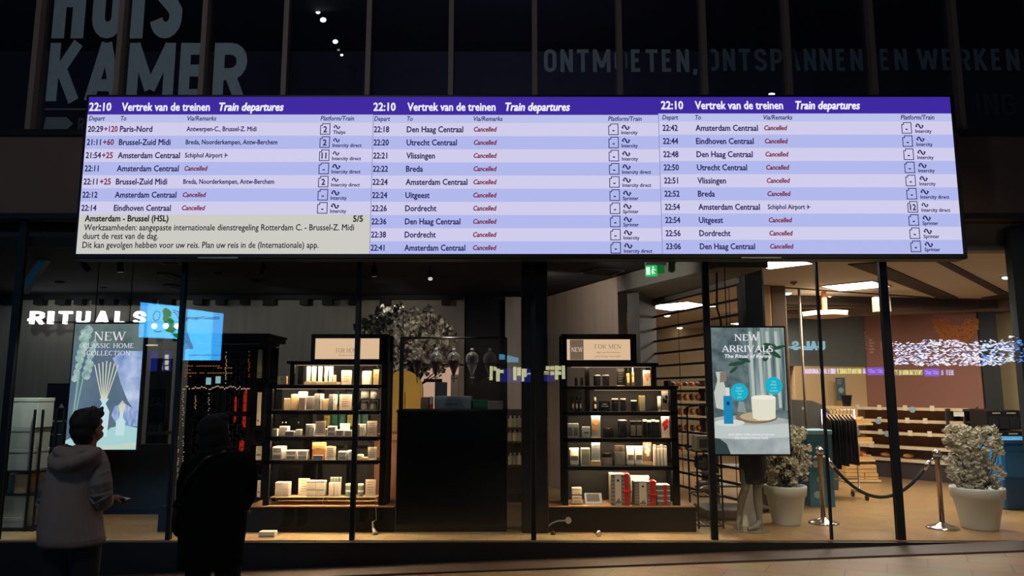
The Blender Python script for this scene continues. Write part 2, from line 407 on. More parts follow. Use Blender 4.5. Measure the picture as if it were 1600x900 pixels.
g = MB(); g.add([(-14, -12, GZ(-14)), (14, -12, GZ(14)), (14, 7.52, GZ(14)), (-14, 7.52, GZ(-14)),
                 (-14, -12, GZ(-14)-.2), (14, -12, GZ(14)-.2), (14, 7.52, GZ(14)-.2), (-14, 7.52, GZ(-14)-.2)],
                [(0, 1, 2, 3), (7, 6, 5, 4), (0, 4, 5, 1), (1, 5, 6, 2), (2, 6, 7, 3), (3, 7, 4, 0)])
struct('ground', g, paving_mat())
k = MB(); d = .018
k.add([(-14, 7.5, GZ(-14)+d), (14, 7.5, GZ(14)+d), (14, 7.93, GZ(14)+d), (-14, 7.93, GZ(-14)+d),
       (-14, 7.5, GZ(-14)-.2), (14, 7.5, GZ(14)-.2), (14, 7.93, GZ(14)-.2), (-14, 7.93, GZ(-14)-.2)],
      [(0, 1, 2, 3), (7, 6, 5, 4), (0, 4, 5, 1), (1, 5, 6, 2), (2, 6, 7, 3), (3, 7, 4, 0)])
struct('kerb_strip', k, mat('brown kerb stone', (66, 50, 42), .6, noise_amt=.35, scale=5))
f = MB(); f.box((-9.2, 7.96, -.12), (2.25, 12.6, 0)); struct('floor_perfumery', f, tile_mat('sand stone tile', (176, 152, 112), (166, 140, 100), (120, 100, 74), 1.4))
f = MB(); f.box((2.25, 7.96, -.12), (12.5, 20, 0)); struct('floor_supermarket', f, tile_mat('tan tile', (152, 120, 80), (142, 110, 72), (118, 90, 58), 1.1, .3, 45))
f = MB(); f.box((-9.2, 7.9, -.9), (7.6, 7.96, -.012)); struct('wall_plinth', f, mat('black plinth', (18, 18, 19), .5))
f = MB(); f.box((-9.2, 7.88, 3.41), (7.6, 8.14, 4.36)); struct('wall_spandrel', f, SPAN)
f = MB(); f.box((-9.2, 7.84, 4.33), (7.6, 7.88, 4.40)); f.box((-9.2, 7.84, 3.39), (7.6, 7.88, 3.45)); struct('trim_spandrel', f, FRAME)
# dark room behind the upper windows
DARK = mat('dark upper room', (74, 70, 80), .9)
f = MB(); f.box((-13, 12.6, 4.36), (13, 12.7, 8.2)); struct('wall_upper_room', f, DARK)
f = MB(); f.box((-13, 8.14, 7.6), (13, 12.7, 7.7)); struct('ceiling_upper_room', f, DARK)
f = MB(); f.box((-13, 8.14, 4.30), (13, 12.7, 4.36)); struct('floor_upper_room', f, DARK)

# upper windows and their mullions
um = [-80, 56, 187, 318, 446, 576, 705, 835.5, 968, 1100, 1231, 1363, 1494, 1622]
ux = [at(p, 150, 8.0).x for p in um]
for i, x in enumerate(ux):
    f = MB(); f.bbox((x-.030, 7.90, 4.37), (x+.030, 8.06, 7.0), .004); struct('trim_upper_%d' % (i+1), f, MULL)
for i in range(len(ux)-1):
    f = MB(); f.box((ux[i]+.03, 7.995, 4.37), (ux[i+1]-.03, 8.015, 7.0)); struct('window_upper_%d' % (i+1), f, GLASSU)
# shop front glazing and mullions
lm = [(-262, .03), (14, .04), (277, .025), (556.5, .026), (833, .026), (1108.5, .034), (1392, .042), (1672, .04)]
lx = [at(p, 620, 8.0).x for p, w in lm]
for i, (x, (p, w)) in enumerate(zip(lx, lm)):
    f = MB(); f.bbox((x-w, 7.965, -.01), (x+w, 8.03, 3.41), .006); struct('trim_shopfront_%d' % (i+1), f, FRAME)
for i in range(len(lx)-1):
    a, b = lx[i]+lm[i][1], lx[i+1]-lm[i+1][1]
    if i == 5:
        j = at(1287, 620, 8.0).x
        f = MB(); f.box((a, 7.995, 0), (j-.008, 8.015, 3.41)); struct('window_%d' % (i+1), f, GLASS)
        f = MB(); f.box((j+.008, 7.995, 0), (b, 8.015, 3.41)); struct('window_%d' % (i+11), f, GLASS)
        f = MB(); f.box((j-.011, 7.985, 0), (j+.011, 8.025, 3.41)); struct('trim_glass_joint', f, FRAME)
    else:
        f = MB(); f.box((a, 7.995, 0), (b, 8.015, 3.41)); struct('window_%d' % (i+1), f, GLASS)
# shop shell
CEIL = mat('black shop ceiling', (13, 13, 16), .8)
f = MB(); f.box((-9.4, 8.12, 3.13), (2.3, 12.6, 3.25)); struct('ceiling_perfumery', f, CEIL)
GREYWALL = wall_streak_mat('grey woven wall', (112, 106, 98), (150, 142, 130))
f = MB(); f.box((-9.4, 12.4, 0), (-.80, 12.6, 3.13)); struct('wall_back', f, GREYWALL)
f = MB(); f.box((-.80, 12.45, 0), (.62, 12.6, 3.13)); struct('wall_back_recess', f, mat('near black wall', (20, 20, 24), .8))
f = MB(); f.box((-.11, 11.9, 0), (.17, 12.44, 3.05)); struct('wall_pier', f, GREYWALL)
f = MB(); f.box((-9.4, 8.12, 0), (-9.22, 12.4, 3.12)); struct('wall_left', f, mat('near black wall', (20, 20, 24), .8))
f = MB(); f.hprism([(.60, 12.4), (1.47, 10.2), (1.60, 10.28), (.80, 12.5)], 0, 3.12); struct('wall_right', f, wall_streak_mat('taupe woven wall', (132, 116, 104), (164, 146, 130)))
GREYP = mat('grey reveal', (86, 82, 76), .7)
f = MB(); f.hprism([(1.61, 10.26), (1.75, 10.1), (2.22, 11.35), (2.06, 11.42)], 0, 2.9); struct('wall_reveal', f, GREYP)
f = MB(); f.hprism([(1.47, 10.18), (2.30, 8.14), (2.86, 8.14), (2.72, 8.9), (2.2, 11.4), (1.62, 10.25)], 2.90, 3.12); struct('wall_bulkhead', f, mat('grey bulkhead', (112, 107, 98), .7))
f = MB(); a = at(815, 620, 8.4); b = at(856, 620, 8.4); f.bbox((a.x, 8.35, 0), (b.x, 8.75, 3.13), .01); struct('pillar_shop', f, mat('black pillar', (14, 14, 18), .5))
f = MB(); a = at(1163, 470, 8.72); b = at(1194, 470, 8.72); f.bbox((a.x, 8.70, zat_(640, 8.72)), (b.x, 9.0, 3.1), .006); struct('pillar_grille', f, mat('grey steel pillar', (70, 72, 72), .5, .3))
# supermarket shell
TAN = mat('tan ceiling', (196, 180, 160), .8, noise_amt=.04)
f = MB(); f.box((2.3, 8.36, 3.1), (12.5, 20, 3.22)); struct('ceiling_supermarket', f, TAN)
f = MB(); f.box((2.3, 8.2, 3.1), (12.5, 8.36, 3.60)); struct('wall_fascia', f, mat('tan fascia', (132, 118, 98), .8, noise_amt=.04))
f = MB(); f.box((2.3, 8.17, 3.10), (12.5, 8.2, 3.165)); struct('trim_fascia', f, mat('grey fascia trim', (104, 100, 98), .6))
def slab(name, p, q, th, z0, z1, m):
    p = Vector((*p, 0)); q = Vector((*q, 0)); n = (q-p).normalized(); n = Vector((-n.y, n.x, 0)) * th
    f = MB(); f.hprism([(p.x, p.y), (q.x, q.y), (q.x+n.x, q.y+n.y), (p.x+n.x, p.y+n.y)], z0, z1); return struct(name, f, m)
BROWN = mat('red brown wall', (138, 92, 76), .75, noise_amt=.05, scale=3)
CREAM = mat('cream wall', (206, 172, 126), .75, noise_amt=.04)
slab('wall_brown', (6.89, 14.5), (8.12, 12.88), .2, 0, 3.1, BROWN)
slab('wall_cream', (5.45, 14.35), (6.89, 14.5), .15, 0, 2.02, CREAM)
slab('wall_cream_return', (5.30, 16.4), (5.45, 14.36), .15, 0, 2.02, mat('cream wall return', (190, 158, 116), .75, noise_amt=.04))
slab('wall_grey_band', (4.6, 14.3), (6.9, 14.46), .2, 2.02, 3.1, mat('grey green band', (96, 98, 92), .6))
slab('wall_door_frame', (8.14, 12.86), (8.36, 12.72), .2, 0, 3.1, mat('black door frame', (34, 30, 28), .6))
slab('wall_yellow', (8.42, 13.0), (9.06, 12.7), .2, 0, 3.1, mat('yellow wall', (140, 122, 88), .75))
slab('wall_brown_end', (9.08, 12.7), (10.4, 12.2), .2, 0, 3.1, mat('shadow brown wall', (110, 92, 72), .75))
f = MB(); f.box((2.3, 18.4, 0), (9, 18.6, 3.1)); struct('wall_far', f, mat('far store wall', (168, 144, 112), .8))
# ceiling channels and beams of the supermarket
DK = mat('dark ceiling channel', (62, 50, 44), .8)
def ceil_strip(name, px, z0, z1, m):
    """dark recess profile under the ceiling, outlined by its corners"""
    f = MB(); pts = []
    for x, y in px:
        p = on_floor(x, y, z0); pts.append((p.x, p.y))
    if sum(a[0]*b[1]-b[0]*a[1] for a, b in zip(pts, pts[1:]+pts[:1])) < 0: pts.reverse()
    f.hprism(pts, z0, z1); return struct(name, f, m)
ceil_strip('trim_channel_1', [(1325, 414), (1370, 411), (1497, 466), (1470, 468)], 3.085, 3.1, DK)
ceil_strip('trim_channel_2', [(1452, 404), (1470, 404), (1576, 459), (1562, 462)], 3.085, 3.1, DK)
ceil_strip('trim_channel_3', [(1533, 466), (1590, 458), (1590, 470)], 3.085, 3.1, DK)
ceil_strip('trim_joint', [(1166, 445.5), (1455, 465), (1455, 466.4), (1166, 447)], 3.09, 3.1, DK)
def beam(name, a, b, za, zb, th, m):
    a = Vector((*a, 0)); b = Vector((*b, 0)); n = (b-a).normalized(); n = Vector((-n.y, n.x, 0))*th
    f = MB(); f.hprism([(a.x, a.y), (b.x, b.y), (b.x+n.x, b.y+n.y), (a.x+n.x, a.y+n.y)], za, zb); return struct(name, f, m)
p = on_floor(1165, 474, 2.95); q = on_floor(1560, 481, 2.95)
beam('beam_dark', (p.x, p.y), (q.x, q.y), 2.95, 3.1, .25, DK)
p = at(1240, 545, 12.6); q = at(1530, 490, 10.9)
beam('beam_front', (p.x, 13.9), (q.x+1.6, 12.55), 2.90, 3.05, .2, mat('taupe beam', (118, 96, 78), .75))

# ------------------------------------------------------------------ departure board
BY = 7.3
def bpt(px, py): p = at(px, py, BY); return p.x, p.z
# straight board edges, read half way up
XL, XR = (bpt(140, 152)[0] + bpt(118, 396)[0])/2, (bpt(1484, 150)[0] + bpt(1505, 397)[0])/2
S1, S2 = bpt(580.5, 290)[0], bpt(1032, 290)[0]
ZT, ZB = bpt(800, 151.5)[1], bpt(800, 396.5)[1]
zy = lambda py: bpt(800, py)[1]
board = thing('departure_board', 'wide lit train departure board hung across the glass shop front', 'departure board', (0, BY, ZB))
m = MB(); m.bbox((XL-.035, BY+.006, ZB-.05), (XR+.05, BY+.20, ZT+.03), .01)
m.build('housing', BLACKM, board)
for x in (-3.6, -1.2, 1.2, 3.6): m = MB(); m.box((x-.05, BY+.2, ZB+.5), (x+.05, 7.875, ZB+.6)); m.build('mounting_arm', BLACKM, board); m = MB(); m.box((x-.05, BY+.2, ZT-.5), (x+.05, 7.835, ZT-.4)); m.build('mounting_arm', BLACKM, board)
for x in (bpt(340, 402)[0], bpt(1190, 402)[0]): m = MB(); m.box((x-.2, BY+.003, ZB-.046), (x+.2, BY+.006, ZB-.032)); m.build('silver_strip', mat('silver strip', (150, 145, 130), .4, .5), board)
p = bpt(1208.5, 144)
m = MB(); m.ell((p[0], BY+.05, p[1]), (.035, .02, .012), 2); m.build('status_lamp', emis('status lamp', (255, 246, 224), 1.5), board, True)  # light reflected on the board's top edge, made as an emissive bead
E_HEAD = emis('screen violet', (62, 40, 160)); E_SUB = emis('screen pale blue', (186, 192, 234)); E_ROW1 = emis('screen pale lilac', (208, 204, 236)); E_ROW2 = emis('screen light blue', (176, 184, 236))
E_INFO = emis('screen cream', (204, 203, 196)); E_NAVY = emis('screen navy', (44, 40, 92)); E_RED = emis('screen red', (120, 24, 56)); E_WHITE = emis('screen white', (240, 238, 250)); E_LINE = emis('screen line', (150, 150, 196))
E_BLK = emis('screen ink', (36, 34, 40))
rows1 = [('20:29', '+120', 'Paris-Nord', 'Antwerpen-C., Brussel-Z. Midi', '2', 'Thalys', 1),
 ('21:11', '+60', 'Brussel-Zuid Midi', 'Breda, Noorderkempen, Antw-Berchem', '2', 'Intercity direct', 1),
 ('21:54', '+25', 'Amsterdam Centraal', 'Schiphol Airport', '11', 'Intercity direct', 1),
 ('22:11', '', 'Amsterdam Centraal', None, '-', 'Intercity direct', 0), ('22:11', '+25', 'Brussel-Zuid Midi', 'Breda, Noorderkempen, Antw-Berchem', '2', 'Intercity direct', 1),
 ('22:12', '', 'Amsterdam Centraal', None, '-', 'Intercity', 0), ('22:14', '', 'Eindhoven Centraal', None, '-', 'Intercity', 0)]
rows2 = [('22:18', 'Den Haag Centraal', 'Intercity'), ('22:20', 'Utrecht Centraal', 'Intercity'), ('22:21', 'Vlissingen', 'Intercity'), ('22:22', 'Breda', 'Intercity direct'),
 ('22:24', 'Amsterdam Centraal', 'Intercity direct'), ('22:24', 'Uitgeest', 'Sprinter'), ('22:26', 'Dordrecht', 'Sprinter'), ('22:36', 'Den Haag Centraal', 'Sprinter'), ('22:38', 'Dordrecht', 'Intercity'), ('22:41', 'Amsterdam Centraal', 'Intercity direct')]
rows3 = [('22:42', 'Amsterdam Centraal', 'Intercity'), ('22:44', 'Eindhoven Centraal', 'Intercity'), ('22:48', 'Den Haag Centraal', 'Intercity'), ('22:50', 'Utrecht Centraal', 'Intercity'), ('22:51', 'Vlissingen', 'Intercity'),
 ('22:52', 'Breda', 'Intercity direct'), ('22:54', 'Amsterdam Centraal', 'Intercity direct'), ('22:54', 'Uitgeest', 'Sprinter'), ('22:56', 'Dordrecht', 'Sprinter'), ('23:06', 'Den Haag Centraal', 'Sprinter')]
rows2 = [(a, '', b, None, '-', c, 0) for a, b, c in rows2]
rows3 = [(a, '', b, None, '-', c, 0) for a, b, c in rows3]
rows3[6] = ('22:54', '', 'Amsterdam Centraal', 'Schiphol Airport', '12', 'Intercity direct', 1)
# columns measured on the photograph: (x of time, delay, to, via, box, train) at the top row, given with the row they were read on
COLS = [dict(y=202, t=138, to=188, via=292, box=501, tr=521, hd=(140, 191, 343), hy=167),
        dict(y=202, t=584.6, to=636, via=740, box=951, tr=971, hd=(584, 637, 790), hy=167),
        dict(y=202, t=1035.3, to=1087, via=1193.5, box=1409, tr=1430, hd=(1033, 1086, 1243), hy=164.5)]
SH = [0, .6, -1.6]
rowy = [191.5 + 20.55*i for i in range(11)]
TY = BY - .004
for pi, (x0, x1, rows) in enumerate(((XL, S1, rows1), (S1, S2, rows2), (S2, XR, rows3))):
    C_ = COLS[pi]; cx = lambda name: bpt(C_[name], C_['y'])[0]
    z = lambda py: zy(py + SH[pi])
    m = MB(); yb = BY
    m.mi(0).box((x0, yb, z(179)), (x1, yb+.006, ZT)); m.mi(1).box((x0, yb, z(191.5)), (x1, yb+.006, z(179)))
    for i in range(10):
        if pi == 0 and i >= 7: break
        m.mi(2 if i % 2 == 0 else 3).box((x0, yb, z(rowy[i+1]) if i < 9 else ZB), (x1, yb+.006, z(rowy[i])))
    if pi == 0: m.mi(4).box((x0, yb, ZB), (x1, yb+.006, z(rowy[7])))
    panel = m.build('display_panel', [E_HEAD, E_SUB, E_ROW1, E_ROW2, E_INFO], board)
    if pi:
        m = MB(); m.box((x0-.004, BY-.002, ZB), (x0+.004, BY, z(179))); m.build('divider_line', E_LINE, panel)
    hx = [bpt(q, C_['hy'])[0] for q in C_['hd']]; hb = zy(C_['hy']+6.2); hc = zy(C_['hy']-6.0) - hb
    hd = MB(); text(hd, '22:10', hx[0], hb, hc, TY, width=bpt(C_['hd'][0]+34, 167)[0]-hx[0], bold=.026); hd.build('header_lettering', E_WHITE, panel)
    hd = MB(); text(hd, 'Vertrek van de treinen', hx[1], hb, hc, TY, width=bpt(C_['hd'][1]+137, 167)[0]-hx[1], bold=.026); hd.build('header_lettering', E_WHITE, panel)
    hd = MB(); text(hd, 'Train departures', hx[2], hb, hc, TY, width=bpt(C_['hd'][2]+100, 167)[0]-hx[2], bold=.03, shear=.2); hd.build('header_lettering', E_WHITE, panel)
    nv = MB()
    sb = z(188.6); sh = z(181.6) - sb
    for s, xx, w in (('Depart', cx('t'), 26), ('To', cx('to'), 9), ('Via/Remarks', cx('via'), 47.5), ('Platform/Train', cx('box')-.003, 55)):
        nv = MB(); text(nv, s, xx, sb, sh, TY, width=w*BY/F_PX*.99, shear=.2, bold=.018); nv.build('column_heading', E_NAVY, panel)
    for i, (tm, dl, to, via, pf, tr, old) in enumerate(rows):
        yc = (rowy[i]+rowy[i+1])/2; base = z(yc+4.4); ch = z(yc-4.6) - base
        kx = BY/F_PX*.985; nv = MB(); rd = MB(); bx = MB(); lg = MB(); dm = MB()
        text(nv, tm, cx('t'), base, ch, TY, sx=.79, bold=.026); nv.build('time_lettering', E_NAVY, panel); nv = MB()
        if dl: text(dm, dl, cx('t')+26.6*kx, base, ch, TY, width=(22 if len(dl) == 4 else 17.5)*kx, bold=.022)
        text(nv, to, cx('to'), base, ch, TY, sx=.835, bold=.026); nv.build('destination_lettering', E_NAVY, panel); nv = MB()
        if via is None: text(rd, 'Cancelled', cx('via')+.004, z(yc+3.4), z(yc-3.8)-z(yc+3.4), TY, width=37.5*kx, bold=.03, shear=.2)
        else:
            w = text(nv, via, cx('via'), z(yc+3.4), z(yc-3.8)-z(yc+3.4), TY, sx=.80, bold=.024)
            if via == 'Schiphol Airport':
                px_, pz = cx('via')+w+.035, z(yc)
                bm_ = [(-.022, .004), (-.004, .004), (-.014, .024), (-.006, .024), (.008, .004), (.02, .003), (.024, 0), (.02, -.003), (.008, -.004), (-.006, -.024), (-.014, -.024), (-.004, -.004), (-.022, -.004), (-.017, 0)]
                nv.poly([(px_+a, TY, pz+b) for a, b in bm_])
        if via: nv.build('route_lettering', E_NAVY, panel); nv = MB()
        # platform box, top left corner cut
        X0, Z0, Z1 = cx('box'), z(yc+8.2), z(yc-8.4); X1 = X0 + 15.5*kx; c1 = 3.2*kx
        pts = [(X0, Z0), (X1, Z0), (X1, Z1), (X0+c1, Z1), (X0+c1, Z1-c1), (X0, Z1-c1), (X0, Z0)]
        stroke(bx, pts, .0085, lambda a, b: (a, TY, b))
        text(nv, pf if pf not in ('11', '12') else pf[1], (X0+X1)/2 + (.0 if pf not in ('11', '12') else .016), z(yc+5.0), z(yc-4.0)-z(yc+5.0) if pf != '-' else .06, TY, align='c', sx=.9, bold=.03)
        if pf in ('11', '12'): text(nv, '1', X0+4.2*kx, z(yc+5.0), z(yc-4.0)-z(yc+5.0), TY, align='c', sx=.9, bold=.03)
        nv.build('platform_number', E_NAVY, panel); nv = MB()
        # railway mark: two interlocking arrows
        lx0 = cx('tr'); s = kx*(14.0 if not old else 11.5); lz = z(yc-3.0)
        A = [(.05, .26), (.1, .34), (.3, .34), (.42, .22), (.58, -.06), (.7, -.18), (.92, -.18)]
        Bq = [(.08, .06), (.28, .06), (.42, -.1), (.56, -.28), (.72, -.42), (.92, -.42), (.97, -.3)]
        A = [(.10, -.02), (.16, .22), (.28, .36), (.42, .30), (.52, .06), (.60, -.18), (.70, -.34), (.80, -.28)]
        B2 = [(1-a, -b) for a, b in A]
        for q in (A, B2): stroke(lg, [(lx0+a*s, lz+b*s*.75) for a, b in q], .0098 if not old else .008, lambda a, b: (a, TY, b))
        for tip, sg in (((1.03, .02), 1), ((-.03, -.02), -1)):
            lg.poly([(lx0+tip[0]*s, TY, lz+tip[1]*s*.75), (lx0+(tip[0]-.26*sg)*s, TY, lz+(tip[1]+.26)*s*.75), (lx0+(tip[0]-.26*sg)*s, TY, lz+(tip[1]-.26)*s*.75)])
        text(nv, tr, cx('tr')-.002, z(yc+7.6), z(yc+2.2)-z(yc+7.6), TY, sx=.92, bold=.026)
        nv.build('train_lettering', E_NAVY, panel); bx.build('platform_box', E_NAVY, panel); lg.build('train_mark', E_NAVY, panel)
        if rd.v: rd.build('remark_lettering', E_RED, panel)
        if dm.v: dm.build('delay_lettering', E_RED, panel)
    if pi == 0:
        kx = BY/F_PX*.985
        for s, px_, py_, w, bo in (('Amsterdam - Brussel (HSL)', 133, 346, 135, .03), ('5/5', 552, 346.5, 15.5, .03), ('Werkzaamheden: aangepaste internationale dienstregeling Rotterdam C. - Brussel-Z. Midi', 131.5, 360, 437, .014), ('duurt de rest van de dag.', 130, 373.5, 121, .014), ('Dit kan gevolgen hebben voor uw reis. Plan uw reis in de (Internationale) app.', 129, 387.5, 381, .014)):
            nf = MB(); p = bpt(px_, py_); text(nf, s, p[0], p[1], .062, TY, width=w*kx, bold=bo); nf.build('notice_lettering', E_BLK, panel)

# ------------------------------------------------------------------ window lettering above
VIN = mat('grey window film', (112, 126, 132), .8, noise_amt=.15, scale=20)
VIN_DIM = mat('darker window film', (74, 94, 106), .8, noise_amt=.25, scale=9)  # fading of the hall light to the right, put into a darker film
LY = 7.985
def film(name, label, s, p0, p1, ytop, ybase, t=.165, gap=.17, m=VIN, wm=1.2):
    a = at(p0, ybase, LY); b = at(p1, ybase, LY); h = at(800, ytop, LY).z - a.z
    mb = MB(); block_text(mb, s, a.x, b.x, a.z, h, LY, t, gap, False, wm); o = mb.build(name, m); tag(o, label, 'window lettering'); return o
film('window_lettering', 'large grey capitals HUIS on the upper windows, cut by the top of the view', 'HUIS', 80, 282, -62, 60, .21, .12, VIN, 1.15)
film('window_lettering', 'large grey capitals KAMER on the upper windows, above the board', 'KAMER', 71, 383, 67, 158, .205, .10, VIN, 1.42)
film('window_lettering', 'grey capitals ONTMOETEN, on the upper windows', 'ONTMOETEN,', 850, 1091, 77, 112.5)
film('window_lettering', 'grey capitals ONTSPANNEN on the upper windows', 'ONTSPANNEN', 1105, 1349, 76, 111, m=VIN_DIM)
film('window_lettering', 'grey capitals EN WERKEN on the upper windows', 'EN WERKEN', 1375, 1594, 76, 110, m=VIN_DIM)
film('window_lettering', 'faint grey letters ING beside the end of the board', 'ING', 1527, 1588, 146, 180, .12, .16, m=mat('faint window film', (44, 48, 50), .8))
a = at(70, 171.5, LY); b = at(134, 169.5, LY)
mb = MB(); mb.box((a.x, LY, a.z), (b.x, LY+.006, b.z)); tag(mb.build('window_line', mat('dim window film', (84, 88, 90), .8)), 'thin grey line under the capitals KAMER on the window', 'window lettering')
a = at(67, 204, LY); b = at(115, 183, LY); mb = MB(); zm = (a.z+b.z)/2
mb.prism([(a.x, a.z), (b.x-.08, a.z), (b.x, zm), (b.x-.08, b.z), (a.x+.02, b.z)], LY, LY+.006); tag(mb.build('window_arrow', mat('dim window film 2', (84, 94, 94), .8)), 'grey arrow shape on the window, pointing to the board', 'window lettering')
film('window_lettering', 'faint grey capital R between window arrow and board', 'R', 121, 131, 184, 204, .16, m=mat('dim window film 3', (52, 56, 56), .8))
# ------------------------------------------------------------------ perfumery: ceiling track, sign, spots
CRM_STRIP = emis('warm shelf light', (255, 226, 184), 16); CRM_HID = emis('warm hidden shelf light', (255, 222, 178), 105); CRM_HOT = emis('warm bright hidden shelf light', (255, 222, 178), 165); CRM_DIM = emis('shelf light diffuser', (255, 206, 168), .9)
def crenel():
    """black track boxes hanging in front of the back wall"""
    mb = MB(); mb.box((-9.1, 12.25, 3.06), (-.82, 12.38, 3.128))
    px = [(0, 28), (54, 68), (88, 104), (117, 130), (145, 157), (165, 180), (189, 202), (211, 240), (250, 270), (303, 317), (338, 352), (376, 388), (412, 431), (469, 482), (504, 520), (545, 556), (596, 610), (690, 702)]
    for a, b in px: mb.box((at(a, 465, 12.25).x, 12.22, 2.965), (at(b, 465, 12.25).x, 12.37, 3.06))
    return mb
o = crenel().build('ceiling_track', mat('black track', (8, 8, 10), .7)); tag(o, 'black toothed lighting track running along the top of the grey back wall', 'lighting track')

# illuminated sign
SIGNW = emis('sign white light', (255, 255, 255), 2.2)
sg = thing('shop_sign', 'glowing white RITUALS sign followed by three dots on the grey wall', 'sign', at(135, 505, 12.0))
SY = 12.0
def flatblock(s, x0, x1, y0, y1, t, Y):
    mb = MB(); a = at(x0, y1, Y); b = at(x1, y1, Y); h = at(800, y0, Y).z - at(800, y1, Y).z
    block_text(mb, s, a.x, b.x, at(800, y1, Y).z, h, Y, t, .30); return mb
SIG = {'R': (0, .62), 'I': (.9, .17), 'T': (1.35, .62), 'U': (2.3, .62), 'A': (3.3, .62), 'L': (4.2, .5), 'S': (4.95, .62)}
x0s = {'R': (45, 67), 'I': (73, 81), 'T': (90, 110), 'U': (118, 138), 'A': (148, 168), 'L': (178, 196), 'S': (207, 225)}
for ch in 'RITUALS':
    xa, xb = x0s[ch]; mb = MB(); a = at(xa, 506, SY); b = at(xb, 506, SY); h = at(800, 486, SY).z - a.z
    k = (b.x-a.x) / {'R': .75, 'I': .2, 'T': .75, 'U': .75, 'A': .85, 'L': .62, 'S': .75}[ch]
    gl = block_glyph(ch, {'I': .2, 'A': .85, 'L': .62}.get(ch, .75), .2)
    for si, st in enumerate(gl): stroke(mb, st, .2 if ch != 'I' else .2, lambda p, q: (a.x+p*k, SY-si*.001, a.z+q*h))
    if ch == 'R': mb.box((a.x-.03, SY, a.z+h*.22), (a.x+.02, SY+.02, a.z+h*.42))
    n = len(mb.v); mb.add([(v[0], SY+.05, v[2]) for v in mb.v], [tuple(reversed(f)) for f in mb.f])
    mb.build('sign_letter', SIGNW, sg)
for px in (241, 259, 277):
    c = at(px, 509.5, SY); mb = MB(); mb.ell(c, (.045, .03, .045), 2); mb.build('sign_dot', SIGNW, sg, True)
mb = MB(); a = at(40, 512, SY); b = at(285, 490, SY); mb.box((a.x, SY+.05, a.z+.08), (b.x, SY+.07, a.z+.11))
for px in (60, 160, 260): q = at(px, 500, SY); mb.box((q.x-.01, SY+.06, q.z), (q.x+.01, SY+.39, q.z+.02))
mb.build('mounting_rail', BLACKM, sg)

# round recessed ceiling lamps and small spots in the black ceiling
E_DIM = emis('dim lamp lens', (235, 225, 205), .8)
def round_lamp(px, py, r, label, e, z=3.13):
    p = on_floor(px, py, z); t = thing('ceiling_lamp', label, 'ceiling lamp', (p.x, p.y, z-.012), 'small ceiling lamps')
    mb = MB(); mb.lathe((p.x, p.y, z-.014), [(r, 0), (r*1.18, .004), (r*1.18, .013), (r*.9, .013), (r*.9, .004), (r, 0)], 20); mb.build('trim_ring', BLACKM, t, False)
    mb = MB(); mb.lathe((p.x, p.y, z-.01), [(0, 0), (r*.9, 0), (r*.9, .006), (0, .006)], 20); mb.build('lens', e, t)
    return t
round_lamp(402, 438, .105, 'pale round lamp in the black ceiling above the black corniced cabinet', emis('lamp lens grey', (150, 146, 140), 1.0))
round_lamp(94, 440, .06, 'dim round lamp in the black ceiling above the letter R of the sign', emis('lamp lens grey2', (140, 140, 140), 1.0))
round_lamp(162, 449, .05, 'dim round lamp in the black ceiling above the middle of the sign', emis('lamp lens grey2', (140, 140, 140), 1.0))
round_lamp(341, 426, .045, 'tiny lamp in the black ceiling beside the second mullion', emis('lamp lens grey2', (140, 140, 140), 1.0))
def ceiling_spot(px, py, label, zc=3.13, aim=(0, .2, -1), dropped=.12, lens=E_DIM):
    p = on_floor(px, py, zc-dropped); t = thing('ceiling_spotlight', label, 'spotlight', (p.x, p.y, zc), 'black ceiling spotlights')
    mb = MB(); mb.bar((p.x, p.y, zc), (p.x, p.y, zc-dropped), .016); mb.build('stem', BLACKM, t)
    a = Vector(aim).normalized(); c = Vector((p.x, p.y, zc-dropped))
    mb = MB(); mb.tube([c-a*.06, c-a*.05, c+a*.05, c+a*.07], [.02, .034, .036, .038], 12); mb.build('lamp_head', BLACKM, t, True)
    mb = MB(); mb.tube([c+a*.0705, c+a*.072], [.03, .03], 12); mb.build('lens', lens, t)
    return c
ceiling_spot(133, 415, 'black spotlight under the ceiling at the lower left of the board', aim=(.3, .6, -.7))
ceiling_spot(188, 416, 'black spotlight under the ceiling above the small map screen')
ceiling_spot(411, 420, 'black spotlight under the ceiling beside the pale round lamp', aim=(-.4, .6, -.5))
ceiling_spot(585, 423, 'black spotlight under the ceiling beside the third mullion')
ceiling_spot(672, 430, 'black spotlight under the ceiling above the funnels', aim=(.1, -.5, -.6))
# pale air grilles in the ceiling at left
for i, (a, b, c_, d_) in enumerate(((245, 287, 427, 436), (255, 290, 445, 451), (237, 290, 404, 412))):
    p = on_floor(a, c_, 3.12); q = on_floor(b, d_, 3.12); t = thing('ceiling_grille', ['slatted grey grille in the black ceiling, middle one by the second mullion', 'slatted grey grille in the black ceiling, lowest one by the second mullion', 'slatted grey grille in the black ceiling, one just under the board'][i], 'air grille', ((p.x+q.x)/2, (p.y+q.y)/2, 3.11), 'ceiling grilles')
    y0, y1 = sorted((p.y, q.y)); mb = MB()
    for e in ((p.x, y0, q.x, y0+.02), (p.x, y1-.02, q.x, y1), (p.x, y0, p.x+.02, y1), (q.x-.02, y0, q.x, y1)): mb.box((e[0], e[1], 3.105), (e[2], e[3], 3.13))
    mb.build('frame', mat('grille grey', (70, 78, 80), .5), t); mb = MB(); n = 5
    for j in range(n): yy = y0+.03+(y1-y0-.06)*j/(n-1); mb.box((p.x+.02, yy-.008, 3.112), (q.x-.02, yy+.008, 3.118))
    mb.build('slat', mat('grille grey', (70, 78, 80), .5), t)
